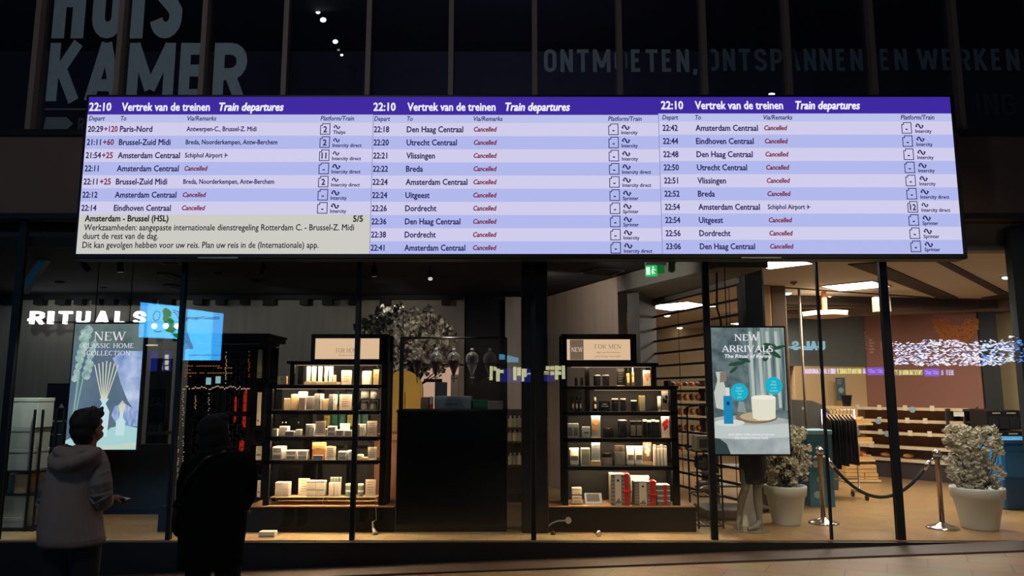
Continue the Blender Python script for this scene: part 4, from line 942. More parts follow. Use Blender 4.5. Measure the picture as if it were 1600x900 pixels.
card(s, 1034, 1046.5, 652.5, 'white card with red figure at right end, FOR MEN third shelf', m=IVO, pic=RED)
s = S[3]
def pouch(sh, x0, x1, yt, label):
    Y = sh.Y; a, b, h = sh.rect(x0, x1, yt, Y); t = thing('pouch', label, 'pouch', ((a+b)/2, Y+.03, sh.z), sh.name); mb = MB(); n = 14; vs = []; fs = []
    for q, rx, ry in ((0, .92, .9), (.12, 1, 1), (.5, .98, .9), (.85, 1, .35), (1, 1.02, .05)):
        for i in range(n): an = 2*math.pi*i/n; c_, s_ = math.cos(an), math.sin(an); vs.append(((a+b)/2+(b-a)/2*rx*math.copysign(abs(c_)**.6, c_), Y+.035+.033*ry*math.copysign(abs(s_)**.6, s_), sh.z+h*q))
    for l in range(4):
        for i in range(n): fs.append((l*n+i, l*n+(i+1) % n, (l+1)*n+(i+1) % n, (l+1)*n+i))
    fs += [tuple(range(n-1, -1, -1)), tuple(range(4*n, 5*n))]; mb.add(vs, fs); mb.build('pouch_body', WB, t, True)
    mb = MB(); mb.box((a+.012, Y-.0015, sh.z+h*.3), (b-.012, Y+.008, sh.z+h*.55)); mb.build('print', INK, t)
pouch(s, 890, 905, 702, 'white creased refill pouch at left, FOR MEN fourth shelf')
carton(s, 908, 922, 702, 'white box with olive front beside the pouch, FOR MEN fourth shelf', OLIVE)
mb = MB(); a, b, h = s.rect(923.5, 939, 722, s.Y); mb.box((a, s.Y-.01, s.z), (b, s.Y+.05, s.z+.045)); tag(mb.build('display_riser', TB), 'wooden block under the grey card, FOR MEN fourth shelf', 'riser')
card(s, 924.5, 938, 694, 'blue grey card with lines of print on wooden block, FOR MEN fourth shelf', m=GREYCARD, dz=.0465)
round_pot(s, 940.5, 958.5, 710, 'low steel jar with black lid, FOR MEN fourth shelf', STEEL, BLKP, lidh=.34)
round_pot(s, 961, 978.5, 698.5, 'tall steel canister with brown lid, FOR MEN fourth shelf', STEEL, mat('dark brown lid', (66, 54, 46), .35), lidh=.3)
pouch(s, 980, 992, 699, 'left white folded packet in the middle, FOR MEN fourth shelf'); pouch(s, 993, 1005.5, 699, 'right white folded packet in the middle, FOR MEN fourth shelf')
mb = MB(); a, b, h = s.rect(1004, 1020, 724, s.Y+.06); mb.box((a, s.Y+.05, s.z), (b, s.Y+.1, s.z+.03)); tag(mb.build('display_riser', TB), 'wooden block under the picture card, FOR MEN fourth shelf', 'riser')
card(s, 1005.5, 1018.5, 692, 'brown picture card on wooden block, FOR MEN fourth shelf', m=mat('brown photo', (120, 96, 74), .6), pic=IVO, Y=s.Y+.07, dz=.0315)
for i in range(4): round_pot(s, 1021+5.6*i, 1026.4+5.6*i, 697+(i % 2)*1.5, 'white bottle with grey cap, %s of four, FOR MEN fourth shelf' % ORD[i], IVO, mat('cap grey', (128, 124, 118), .4), kind='bottle', cat='bottle', lidh=.12)
# plinth top of the FOR MEN unit
s = Shelf('goods on the plinth of FOR MEN unit', zp, 789, YF+.06)
zp = zp + EPS
t = thing('wire_stand', 'small white wire stand on the FOR MEN plinth', 'wire stand', (at(902, 785, YF+.07).x, YF+.1, zp)); mb = MB(); a, b = at(892.5, 786, YF+.07).x, at(911, 786, YF+.07).x
mb.box((a, YF+.07, zp+.012), (b, YF+.17, zp+.018)); mb.build('tray', WB, t)
for x in (a+.003, b-.003):
    for y in (YF+.073, YF+.167): mb = MB(); mb.box((x-.003, y-.003, zp), (x+.003, y+.003, zp+.012)); mb.build('leg', WB, t)
for j in range(4):
    z0 = zp + .0182 + j*.038 + (.012 if j > 1 else 0); t = thing('carton', 'small white soap box on wire stand, %s from below, FOR MEN plinth' % ORD[j], 'box', ((a+b)/2, YF+.12, z0), s.name)
    if j == 2:
        q = MB(); q.box((a+.01, YF+.085, z0-.0122), (b-.01, YF+.165, z0-.0004)); tag(q.build('display_riser', BLACKM), 'black divider between white soap boxes on the FOR MEN plinth', 'riser')
    mb = MB(); mb.bbox((a+.012, YF+.08, z0), (b-.012, YF+.165, z0+.037), .003); mb.build('carton_body', WB, t); mb = MB(); mb.box((a+.03, YF+.0785, z0+.01), (b-.03, YF+.08, z0+.026)); mb.build('print', TB, t)
t = thing('tester_tray', 'grey sloped tester tray on the FOR MEN plinth', 'tray', (at(928, 786, YF+.05).x, YF+.1, zp+EPS)); a, b = at(913.5, 786, YF+.05).x, at(942, 786, YF+.05).x
mb = MB(); mb.add([(a, YF+.05, zp), (b, YF+.05, zp), (b, YF+.2, zp), (a, YF+.2, zp), (a+.01, YF+.06, zp+.02), (b-.01, YF+.06, zp+.02), (b+.002, YF+.19, zp+.11), (a+.01, YF+.19, zp+.11)], [(3,2,1,0),(4,5,6,7),(0,1,5,4),(1,2,6,5),(2,3,7,6),(3,0,4,7)]); mb.build('tray_body', GREYCARD, t)
mb = MB(); mb.add([(a+.03, YF+.075, zp+.032), (b-.03, YF+.075, zp+.032), (b-.03, YF+.175, zp+.102), (a+.03, YF+.175, zp+.102)], [(0,1,2,3)]); mb.build('tray_insert', mat('dark tray insert', (60, 60, 62), .5), t)
def gift(x0, x1, yt, label, depth, lay=None):
    a, b = at(x0, 790, YF+.0).x, at(x1, 790, YF+.0).x; z1 = zp + (790-yt)*YF/F_PX; y0 = YF+.0; w = b-a; h = z1-zp
    t = thing('gift_box', label, 'gift box', ((a+b)/2, y0+depth/2, zp), 'red ribbon gift boxes')
    mb = MB(); mb.bbox((a, y0, zp+.001), (b, y0+depth, z1), .004); mb.build('box_body', mat('gift box grey', (112, 108, 98), .6), t)
    mb = MB(); mb.bbox((a-.002, y0-.003, z1-.001), (b+.002, y0+depth, z1+.012), .003); mb.build('lid', WB, t)
    mb = MB(); mb.box((a+w*.22, y0-.004, zp+.004), (a+w*.55, y0, z1-.004)); sl = mb.build('sleeve_panel', IVO, t)
    mb = MB(); c = a+w*.385
    mb.box((c-.012, y0-.0055, zp+h*.78), (c+.012, y0-.004, zp+h*.86))
    for k in range(4): mb.box((c-.03+.016*k, y0-.0055, zp+h*.06), (c-.02+.016*k, y0-.004, zp+h*(.14+.05*(k % 3))))
    mb.build('print', BLKP, sl)
    mb = MB()
    for k in range(7): mb.box((a+.004, y0-.003, zp+h*(.1+.125*k)), (a+w*.2, y0, zp+h*(.15+.125*k)))
    for k in range(7): mb.box((a+w*.57, y0-.003, zp+h*(.1+.125*k)), (b-.004, y0, zp+h*(.15+.125*k)))
    mb.build('side_pattern', mat('gift box stripe', (150, 146, 132), .6), t)
    mb = MB(); rx0, rx1 = a+w*.72, a+w*.95; mb.box((rx0, y0-.005, zp), (rx1, y0-.0032, z1+.0125)); mb.box((rx0, y0-.005, z1+.0125), (rx1, y0+depth, z1+.0145)); mb.build('ribbon', RED, t)
    mb = MB(); c = ((rx0+rx1)/2, y0-.014, zp+h*.45)
    for sx in (-1, 1): mb.ell((c[0]+sx*.026, c[1], c[2]+.004), (.028, .011, .017), 2, jit=.25, seed=sx+x0)
    mb.ell(c, (.012, .012, .013), 1)
    for sx in (-1, 1): mb.bar(c, (c[0]+sx*.03, c[1]+.006, c[2]-.06), .016, .004)
    mb.build('bow', RED, t, True)
gift(955, 984.5, 745, 'largest grey gift box with red ribbon and bow, FOR MEN plinth', .2)
gift(992, 1026, 755.5, 'middle grey gift box with red ribbon, right of the largest, FOR MEN plinth', .18)
a, b = at(986, 790, YF+.19).x, at(1016, 790, YF+.19).x; t = thing('carton', 'plain white box standing behind the middle gift box', 'box', ((a+b)/2, YF+.22, zp)); mb = MB(); mb.bbox((a, YF+.2, zp), (b, YF+.3, zp+.3), .004); mb.build('carton_body', WB, t); mb = MB(); mb.box((a+.02, YF+.1985, zp+.2), (b-.02, YF+.2, zp+.25)); mb.build('print', INK, t)
for j in range(4):
    a, b = at(1027.5-j*.4, 790, YF).x, at(1047.6, 790, YF).x; z0 = zp + j*.056; t = thing('gift_box', 'flat grey gift box with red ribbon, %s from below in the stack of four' % ORD[j], 'gift box', ((a+b)/2, YF+.09, z0), 'stacked flat gift boxes')
    mb = MB(); mb.bbox((a, YF, z0), (b, YF+.17, z0+.043), .003); mb.build('box_body', mat('gift box grey', (112, 108, 98), .6), t)
    mb = MB(); mb.bbox((a-.002, YF-.002, z0+.0435), (b+.002, YF+.172, z0+.0555), .002); mb.build('lid', WB, t)
    mb = MB(); w = b-a; mb.box((a+w*.52, YF-.004, z0+.001), (a+w*.76, YF-.0022, z0+.055)); mb.build('ribbon', RED, t)
# ------------------------------------------------------------------ dark counter block with gantry and separating funnels
YC = 8.42
a, b = at(618.5, 740, YC), at(792, 740, YC); zc = zat(640.5, YC)
ct = thing('counter', 'tall black counter block in the middle of the shop window', 'counter', ((a.x+b.x)/2, YC+.3, 0))
mb = MB(); mb.bbox((a.x, YC, 0), (b.x, YC+.6, zc-.03), .004); mb.build('counter_body', mat('gloss black panel', (5, 7, 9), .22, spec=.3), ct)
mb = MB(); mb.bbox((a.x-.008, YC-.01, zc-.03), (b.x+.008, YC+.61, zc), .004); mb.build('counter_top', BLACK, ct)
mb = MB(); mb.box((a.x+.002, YC-.003, 0), (a.x+.008, YC, zc-.03)); mb.build('edge_trim', mat('grey edge', (90, 90, 88), .4), ct)
gx0, gx1 = at(627.5, 580, YC+.08).x, at(791, 580, YC+.08).x; gz, rz = zat(528, YC+.08), zat(570, YC+.08)
gn = thing('funnel_rack', 'black metal rack with two cross rails on the black counter', 'rack', ((gx0+gx1)/2, YC+.08, zc))
for x in (gx0, gx1): mb = MB(); mb.box((x-.022 if x == gx0 else x-.012, YC+.06, zc), (x+.022 if x == gx0 else x+.012, YC+.10, gz)); mb.build('upright', BLACKM, gn)
mb = MB(); mb.tube([(gx0, YC+.08, gz), (gx1, YC+.08, gz)], .011, 10); mb.build('top_rail', mat('polished black rail', (40, 42, 44), .2, .6), gn)
mb = MB(); mb.box((gx0, YC+.065, rz-.011), (gx1, YC+.095, rz+.009)); mb.build('funnel_rail', BLACKM, gn)
VES = vessel_mat('funnel glass'); VLIQ = mat('dark red liquid', (62, 12, 14), .25)
for i, (px, fill) in enumerate(((653, .62), (681.5, .5), (709.5, .6), (738, .0), (765.5, .28))):
    c = at(px, 570, YC+.03); c = Vector((c.x, YC-.016, rz)); r = .074
    fl = thing('separating_funnel', ['glass separating funnel full of dark red liquid, leftmost on the rack', 'glass separating funnel with dark liquid in the lower half, second from left', 'glass separating funnel of dark red liquid, middle of the rack', 'empty clear glass separating funnel, fourth from left on the rack', 'glass separating funnel with a little red liquid, rightmost on the rack'][i], 'glass funnel', tuple(c), 'separating funnels on the rack')
    pr = [(.006, -.215), (.006, -.14), (.012, -.125), (.055, -.005), (.07, .03), (r, .055), (.07, .09), (.055, .117), (.028, .137), (.013, .144), (.013, .157)]
    mb = MB(); mb.lathe(c, pr, 24); mb.build('vessel', VES, fl, True)
    mb = MB(); mb.lathe((c.x, c.y, c.z+.157), [(.012, 0), (.02, .006), (.02, .018), (.012, .026), (0, .028)], 16); mb.build('stopper', mat('frosted stopper', (196, 196, 192), .3), fl, True)
    if fill > 0:
        top = -.01 + .1*fill; lp = [(.003, -.2), (.004, -.138), (.010, -.12), (.047, -.012)]
        lp += [(q, h) for q, h in ((.056, .012), (.0615, .03), (.064, .05)) if h < top-.004] + [(.06 if top > .02 else .05, top), (0, top)]
        if fill < .4: lp = [(.003, -.0)] + [(.054, .004), (.058, .02), (0, .021)]
        mb = MB(); mb.lathe(c, lp, 20); mb.build('liquid', VLIQ, fl, True)
    mb = MB(); mb.tube([(c.x-.022, c.y, c.z-.148), (c.x+.022, c.y, c.z-.148)], .007, 8); mb.box((c.x+.02, c.y-.006, c.z-.16), (c.x+.028, c.y+.006, c.z-.136)); mb.build('stopcock', mat('white stopcock', (190, 186, 180), .4), fl)
    mb = MB(); n = 24
    for k in range(n):
        a0, a1 = 2*math.pi*k/n, 2*math.pi*(k+1)/n; mb.bar((c.x+.0755*math.cos(a0), c.y+.0755*math.sin(a0), c.z+.013), (c.x+.0755*math.cos(a1), c.y+.0755*math.sin(a1), c.z+.013), .006)
    mb.build('holder_ring', BLACKM, fl)
# things on the counter
def on_counter(x0, x1, yt, Y, d_, name, label, cat, m, part, m2=None, yb=640.5):
    a = at(x0, 640.5, Y); b = at(x1, 640.5, Y); h = (640.5-yt)*Y/F_PX; t = thing(name, label, cat, ((a.x+b.x)/2, Y+d_/2, zc)); mb = MB(); mb.bbox((a.x, Y, zc+EPS), (b.x, Y+d_, zc+h), .005); mb.build(part, m, t); return t, a.x, b.x, h
t, a, b, h = on_counter(678.5, 736, 620, YC+.18, .3, 'cash_till', 'wide grey till drawer on the black counter', 'till', mat('till grey', (112, 120, 122), .45), 'drawer_case')
mb = MB(); mb.box((a+.01, YC+.176, zc+.015), (b-.01, YC+.18, zc+h-.03)); dr = mb.build('drawer_front', mat('till grey front', (98, 108, 110), .4), t); mb = MB(); mb.box((a+.12, YC+.172, zc+.06), (b-.14, YC+.176, zc+.068)); mb.build('drawer_lip', CHROME, dr)
t, a, b, h = on_counter(737, 762, 626, YC+.24, .2, 'folded_cloth', 'dark green folded cloth beside the till drawer', 'cloth', mat('dark green cloth', (16, 92, 66), .8), 'cloth_fold')
mb = MB(); mb.box((a, YC+.236, zc+.02), (b, YC+.24, zc+.026)); mb.build('fold_edge', mat('dark green edge', (10, 60, 44), .8), t)
t, a, b, h = on_counter(762, 786, 627.5, YC+.12, .16, 'note_pad', 'pinkish grey box at the right end of the counter', 'box', mat('pinkish grey box', (140, 124, 122), .7), 'box_body'); mb = MB(); mb.box((a+.004, YC+.116, zc+h-.02), (b-.004, YC+.12, zc+h-.016)); mb.build('lid_line', INK, t)
t, a, b, h = on_counter(657, 670, 621.5, YC+.2, .1, 'carton', 'brown box at the left end of the counter', 'box', mat('counter brown box', (140, 104, 76), .6), 'box_body'); mb = MB(); mb.box((a+.01, YC+.198, zc+.03), (b-.01, YC+.2, zc+.09)); mb.build('print', INK, t)
t, a, b, h = on_counter(671, 676.5, 622, YC+.16, .04, 'bottle', 'small bottle with red base on the counter', 'bottle', mat('orange red bottle', (220, 80, 40), .4), 'bottle_body'); mb = MB(); mb.box((a+.004, YC+.158, zc+h*.45), (b-.004, YC+.203, zc+h+.01)); mb.build('bottle_label', WB, t)
# till screen on a stalk
t = thing('till_screen', 'dark grey till screen on the counter, below the funnels', 'till screen', (at(691, 620, YC+.5).x, YC+.5, zc)); p, q = at(678.5, 621, YC+.45), at(698, 597, YC+.45)
mb = MB(); mb.bbox((p.x, YC+.50, p.z), (q.x, YC+.53, q.z), .005); mb.build('screen_back', mat('till screen grey', (58, 64, 64), .4), t)
mb = MB(); mb.box(((p.x+q.x)/2-.02, YC+.53, zc+EPS), ((p.x+q.x)/2+.02, YC+.55, q.z-.05)); mb.box(((p.x+q.x)/2-.05, YC+.49, zc+EPS), ((p.x+q.x)/2+.05, YC+.59, zc+.012)); mb.build('stand', BLACKM, t)
t = thing('receipt_printer', 'pale box shaped printer behind the till screen', 'printer', (at(711, 620, YC+.5).x, YC+.5, zc)); p, q = at(704, 621, YC+.5), at(716, 585, YC+.5)
mb = MB(); mb.bbox((p.x, YC+.5, zc), (q.x, YC+.6, q.z), .005); mb.build('printer_body', mat('printer beige', (150, 132, 112), .5), t); mb = MB(); mb.box((p.x+.01, YC+.497, q.z-.05), (q.x-.01, YC+.5, q.z-.04)); mb.build('paper_slot', BLKP, t)
# back shelf, its light put into an emissive panel, with pink cartons and branches behind the counter
t = thing('back_panel', 'lit pale pink panel behind the rack and funnels', 'panel', (at(675, 600, 11.6).x, 11.6, 0)); p, q = at(628, 636, 11.6), at(716, 574, 11.6)
mb = MB(); mb.box((p.x, 11.6, .0), (q.x, 11.66, q.z)); mb.build('panel_board', emis('lit pink back panel', (214, 172, 146), .8), t)
mb = MB(); mb.box((p.x+.34, 11.52, zat(597, 11.5)), (p.x+.62, 11.6, zat(592, 11.5))); mb.build('ledge', BLACKM, t)
# arched golden panel and wooden cabinet behind, between the FOR HOME unit and the counter
GOLD = mat('golden arch', (170, 136, 56), .55, noise_amt=.08)
def arch_panel(x0, x1, yt, yb, Y, m, label):
    a, b = at(x0, yb, Y), at(x1, yb, Y); top = zat(yt, Y); r = (b.x-a.x)/2; cx = (a.x+b.x)/2; t = thing('arch_panel', label, 'arched panel', (cx, Y, 0))
    pts = [(a.x, 0), (b.x, 0)] + [(cx+r*math.cos(R(k*12)), top-r+r*math.sin(R(k*12))) for k in range(16)]
    mb = MB(); mb.prism(pts, Y, Y+.08); mb.build('arch_board', m, t)
    mb = MB(); mb.prism([(cx-r*.7, 0), (cx-r*.62, 0), (cx-r*.62, top-r*.9), (cx-r*.7, top-r*.9)], Y-.02, Y); mb.prism([(cx+r*.05, 0), (cx+r*.12, 0), (cx+r*.12, top-r*1.1), (cx+r*.05, top-r*1.1)], Y-.02, Y); mb.build('batten', mat('dark gold batten', (130, 92, 30), .6), t)
arch_panel(599, 660, 579, 640, 10.22, GOLD, 'golden arched panel behind the counter')
t = thing('wood_cabinet', 'brown wooden cabinet between the FOR HOME unit and the counter', 'cabinet', (at(612, 700, 9.6).x, 9.6, 0)); a, b = at(585, 700, 9.6), at(640, 700, 9.6)
BW_ = mat('brown cabinet wood', (112, 72, 44), .6, noise_amt=.25, scale=5); z1 = zat(688, 9.6)
mb = MB(); mb.bbox((a.x, 9.6, 0), (b.x, 10.1, z1), .006); mb.build('cabinet_body', BW_, t); mb = MB(); mb.bbox((a.x-.02, 9.57, z1), (b.x+.02, 10.12, z1+.09), .006); mb.build('cabinet_top', mat('brown cabinet top', (132, 86, 54), .6), t)
mb = MB(); mb.box((a.x+.12, 9.598, .05), (a.x+.125, 9.6, z1-.05)); mb.build('door_gap', BLKP, t)
t = thing('bottle_shelf', 'narrow dark shelf of bottles right of the black counter, before the pier', 'shelf', (at(803, 700, 10.4).x, 10.5, 0)); a, b = at(792, 700, 10.4).x, at(817, 700, 10.4).x; bz = [zat(y, 10.4) for y in (768, 727, 690, 668)]
mb = MB(); mb.box((a, 10.62, 0), (b, 10.66, zat(640, 10.4))); mb.build('back_panel', mat('dark brown back', (40, 32, 28), .7), t)
for z1 in bz: mb = MB(); mb.box((a, 10.4, z1-.03), (b, 10.62, z1)); mb.build('shelf_board', mat('brown shelf', (70, 50, 36), .6), t)
for i, z1 in enumerate(bz[1:]):
    for j in range(3):
        x = a+.05+(b-a-.1)*j/2; mb = MB(); mb.lathe((x, 10.48, z1+EPS), [(.03, 0), (.034, .01), (.034, .11), (.014, .13), (.014, .16), (0, .16)], 12); tag(mb.build('bottle', [mat('pale green bottle', (150, 160, 130), .4), mat('silver bottle', (170, 168, 160), .3, .6), mat('cream bottle', (190, 180, 156), .4)][(i+j) % 3]), 'small bottle on the narrow shelf right of the counter, %s board, %s from left' % (['lower', 'middle', 'upper'][i], ORD[j]), 'bottle', 'bottles on the narrow shelf')
# rear island of stock seen through the FOR HOME shelves
t = thing('rear_shelf', 'dark rear shelf with green packs seen through the FOR HOME unit', 'shelf', (at(520, 700, 10.0).x, 10.0, 0)); a, b = at(430, 700, 10), at(578, 700, 10)
for py in (604, 631, 666): z1 = zat(py, 10.0); mb = MB(); mb.box((a.x+.5, 10.0, z1-.03), (b.x, 10.3, z1)); mb.build('shelf_board', BLACKM, t)
for x in (a.x+.5, (a.x+b.x)/2+.25, b.x-.05): mb = MB(); mb.box((x, 10.12, 0), (x+.05, 10.3, zat(590, 10))); mb.build('upright', BLACKM, t)
mb = MB(); mb.bbox((a.x, 10.4, 0), (b.x, 10.9, zat(700, 10.4)), .01); tag(mb.build('low_table', mat('dark low table', (34, 28, 26), .6)), 'dark low table behind the FOR HOME unit', 'table')
for i in range(6):
    sh = Shelf('green packs on the rear shelf', zat(666, 10.0), 666, 10.02); x0 = 506+12*i
    carton(sh, x0, x0+9, 650-(i*5) % 7, 'green pack seen through the FOR HOME third shelf, %s from left' % ORD[i], m=TEAL if i % 3 else mat('yellow green pack', (170, 160, 80), .5), Y=10.02, depth=.06)
for i in range(4):
    sh = Shelf('green packs on the upper rear shelf', zat(631, 10.0), 631, 10.02); x0 = 524+9*i
    carton(sh, x0, x0+7, 612+(i % 2)*3, 'teal pack seen through the FOR HOME second shelf, %s from left' % ORD[i], m=TEAL, Y=10.02, depth=.06)
# handbag like black mannequin table with mugs behind tier three
t = thing('dark_case', 'black case with chrome fittings seen through the left of the FOR HOME unit', 'case', (at(455, 660, 9.4).x, 9.4, 0)); p, q = at(432, 719, 9.4), at(476, 648, 9.4)
mb = MB(); mb.bbox((p.x, 9.4, 0), (q.x, 9.8, q.z), .01); mb.build('case_body', BLACK, t)
for i, px in enumerate((441, 446, 466)): c = at(px, 660, 9.39); mb = MB(); mb.ell((c.x, 9.4, c.z), (.022, .02, .022), 2); mb.build('fitting', CHROME, t, True)

# ------------------------------------------------------------------ blossom tree behind the FOR HOME unit
def blossom_cloud(mb, pts, s0, s1, seed=0, per=5):
    q = random.Random(seed)
    for c in pts:
        for i in range(per):
            s = q.uniform(s0, s1); d_ = Vector((q.gauss(0, 1), q.gauss(0, 1), q.gauss(0, 1))).normalized()*s*1.1
            up = Vector((q.gauss(0, 1), q.gauss(0, 1)-.6, q.gauss(0, 1))).normalized(); t1 = up.orthogonal().normalized(); t2 = up.cross(t1); cc = Vector(c)+d_
            ph = q.uniform(0, 6); vs = [cc]; n = 5
            for k in range(n*2):
                an = ph + math.pi*k/n; rr = s*(.95 if k % 2 == 0 else .5); vs.append(cc+(t1*math.cos(an)+t2*math.sin(an))*rr+up*s*.35*(1 if k % 2 == 0 else .6))
            mb.add(vs, [(0, 1+k, 1+(k+1) % (n*2)) for k in range(n*2)])
def branch_set(mb, base, tips, r0, q):
    for tip in tips:
        mid = (Vector(base)*.5+Vector(tip)*.5)+Vector((q.uniform(-.1, .1), q.uniform(-.1, .1), q.uniform(-.02, .12)))
        mb.tube([base, mid, tip], [r0, r0*.6, r0*.25], 6)
PETAL = mat('grey white petals', (150, 144, 132), .8, noise_amt=.15); BARK = mat('dark bark', (52, 40, 32), .9)
q_ = random.Random(3); Yt = 10.9; bt = at(640, 640, Yt)
tr = thing('blossom_tree', 'large artificial blossom tree of greyish flowers behind the FOR HOME unit', 'tree', (bt.x, Yt, 0))
pts = []
while len(pts) < 330:
    px, py = q_.uniform(555, 718), q_.uniform(474, 584)
    e = ((px-628)/80)**2 + ((py-540)/66)**2
    if e < 1 + .25*noise.noise(Vector((px*.05, py*.05, 0))) and q_.random() > .15: 
        p = at(px, py, Yt+q_.uniform(-.45, .45)); pts.append(p)
mb = MB(); mb.tube([(bt.x, Yt, 0), (bt.x+.03, Yt, .8), (bt.x-.02, Yt, 1.5)], [.06, .05, .04], 8); branch_set(mb, (bt.x-.02, Yt, 1.45), pts[::9], .02, q_); mb.build('trunk', BARK, tr)
mb = MB(); blossom_cloud(mb, pts, .028, .052, 5, 5); mb.build('blossom', PETAL, tr, kind='stuff')

# ------------------------------------------------------------------ black corniced cabinet with fretwork, left of FOR HOME
Yk = 8.95; kx0, kx1 = at(284, 700, Yk).x, at(396, 700, Yk).x; kz = zat(541, Yk)
kb = thing('fretwork_cabinet', 'tall black cabinet with wide cornice and fretwork doors behind the dark coat', 'cabinet', ((kx0+kx1)/2, Yk+.3, 0))
mb = MB(); mb.box((kx0, Yk+.04, .27), (kx0+.06, Yk+.6, kz)); mb.box((kx1-.06, Yk+.04, .27), (kx1, Yk+.6, kz)); mb.box((kx0, Yk+.55, .27), (kx1, Yk+.6, kz)); mb.box((kx0, Yk+.04, kz-.12), (kx1, Yk+.6, kz)); mb.build('carcass', BLACK, kb)
mb = MB()
for i, (o, z0, z1) in enumerate(((.02, 0, .03), (.06, .03, .06), (.14, .06, .12), (.16, .12, .145))): mb.box((kx0-o, Yk-o+.04, kz+z0), (kx1+o, Yk+.62, kz+z1))
mb.build('cornice', BLACK, kb)
mb = MB(); mb.box((kx0-.03, Yk-.0+.012, kz+.024), (kx1+.035, Yk+.02, kz+.03)); mb.box((kx0-.16, Yk-.125, kz+.143), (kx1+.16, Yk-.115, kz+.149)); mb.build('cornice_edge', mat('cornice edge', (170, 164, 150), .4), kb)
mb = MB(); mb.box((at(249, 800, YF).x, YF-.02, 0), (at(388, 800, YF).x-.004, YF+.9, .268)); mb.build('plinth', BLACK, kb)
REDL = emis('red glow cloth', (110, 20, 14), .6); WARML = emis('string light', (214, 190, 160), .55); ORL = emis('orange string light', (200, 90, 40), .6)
doors = [(kx0+.06, (kx0+kx1)/2-.01), ((kx0+kx1)/2+.01, kx1-.06)]
fret = mat('fret brown black', (38, 30, 26), .5)
for di, (x0, x1) in enumerate(doors):
    mb = MB(); z0, z1 = .3, kz-.14
    mb.box((x0, Yk+.0, z0), (x0+.045, Yk+.035, z1)); mb.box((x1-.045, Yk, z0), (x1, Yk+.035, z1))
    for zz in (z0, (z0+z1)/2+.12, (z0+z1)/2-.35, z1-.05): mb.box((x0, Yk, zz), (x1, Yk+.035, zz+.05))
    dd = mb.build('door', BLACK, kb)
    mb = MB(); s = .052
    nx = int((x1-x0-.09)/s); nz = int((z1-z0-.1)/s)
    for i in range(nx+1):
        for j in range(nz+1):
            X = x0+.045+i*s; Z = z0+.05+j*s
            if (i+j) % 2 == 0: mb.box((X, Yk+.01, Z), (X+s, Yk+.02, Z+.008))
            if (i*2+j) % 3 != 0: mb.box((X, Yk+.01, Z), (X+.008, Yk+.02, Z+s))
    mb.build('fretwork', fret, dd)
def reflection_column(px, y0, y1, n, m, sz=.0055):  # emissive dots that paint reflected lights onto the cabinet
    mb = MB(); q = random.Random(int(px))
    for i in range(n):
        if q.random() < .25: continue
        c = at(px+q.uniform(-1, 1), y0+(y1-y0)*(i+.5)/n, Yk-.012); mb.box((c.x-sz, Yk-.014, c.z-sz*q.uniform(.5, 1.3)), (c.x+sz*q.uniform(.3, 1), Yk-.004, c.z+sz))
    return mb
lights = []
def reflection_string(label, pieces):
    mb = MB()
    for px, y0, y1, n, m in pieces:
        c = reflection_column(px, y0, y1, n, None); mb.v, mb.f, mb.m = (mb.v+c.v, mb.f+[tuple(i+len(mb.v) for i in f) for f in c.f], mb.m+c.m)
    return mb
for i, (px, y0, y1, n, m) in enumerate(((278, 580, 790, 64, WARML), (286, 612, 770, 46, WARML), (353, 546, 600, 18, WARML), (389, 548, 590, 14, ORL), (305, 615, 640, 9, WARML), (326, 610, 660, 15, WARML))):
    mb = reflection_column(px, y0, y1, n, m); o = mb.build('string_light', m); tag(o, ['string of tiny lights left of the second mullion, on the fretwork cabinet', 'string of tiny lights right of the second mullion, on the fretwork cabinet', 'short string of lights on the upper right of the fretwork cabinet', 'orange string of lights at the right edge of the fretwork cabinet', 'short string of lights above the dark coat, left one', 'short string of lights above the dark coat, right one'][i], 'string lights', 'string lights on the cabinet')
mb = MB(); q = random.Random(2)  # more reflected lights, drawn as emissive dots and dashes
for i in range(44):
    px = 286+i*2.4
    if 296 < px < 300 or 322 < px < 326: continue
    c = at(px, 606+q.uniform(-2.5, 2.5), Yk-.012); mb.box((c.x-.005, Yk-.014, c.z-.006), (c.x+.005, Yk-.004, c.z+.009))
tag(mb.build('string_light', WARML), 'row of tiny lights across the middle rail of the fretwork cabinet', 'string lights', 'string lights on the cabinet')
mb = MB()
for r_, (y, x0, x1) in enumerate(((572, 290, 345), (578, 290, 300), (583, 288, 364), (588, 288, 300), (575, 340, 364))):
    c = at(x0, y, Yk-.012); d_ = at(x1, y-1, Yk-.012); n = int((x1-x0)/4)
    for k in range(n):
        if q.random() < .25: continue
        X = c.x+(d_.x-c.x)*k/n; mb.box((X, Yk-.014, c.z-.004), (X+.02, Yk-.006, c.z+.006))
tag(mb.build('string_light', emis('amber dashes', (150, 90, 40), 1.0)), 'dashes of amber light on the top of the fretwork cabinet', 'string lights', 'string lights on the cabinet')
for i, (x0, x1, y0, y1) in enumerate(((363, 369, 620, 660), (377, 388, 608, 668), (372, 380, 688, 705))):
    a, b = at(x0, y1, Yk+.1), at(x1, y0, Yk+.1); t = thing('red_lantern', 'red lantern glowing behind the fretwork, %s of three' % ['left one', 'right one', 'lowest one'][i], 'lantern', ((a.x+b.x)/2, Yk+.13, a.z), 'red lanterns in the cabinet'); mb = MB(); r = (b.x-a.x)/2; h = b.z-a.z  # emissive red shapes added for a glow behind the fretwork
    mb.lathe(((a.x+b.x)/2, Yk+.13, a.z), [(r*.5, 0), (r, h*.12), (r, h*.88), (r*.5, h)], 12); mb.build('lantern_body', emis('red lantern', (150, 30, 16) if i != 1 else (150, 60, 30), 1.0), t); mb = MB(); mb.box(((a.x+b.x)/2-r*.6, Yk+.13-r*.6, b.z), ((a.x+b.x)/2+r*.6, Yk+.13+r*.6, b.z+.015)); mb.build('cap', BLACKM, t)
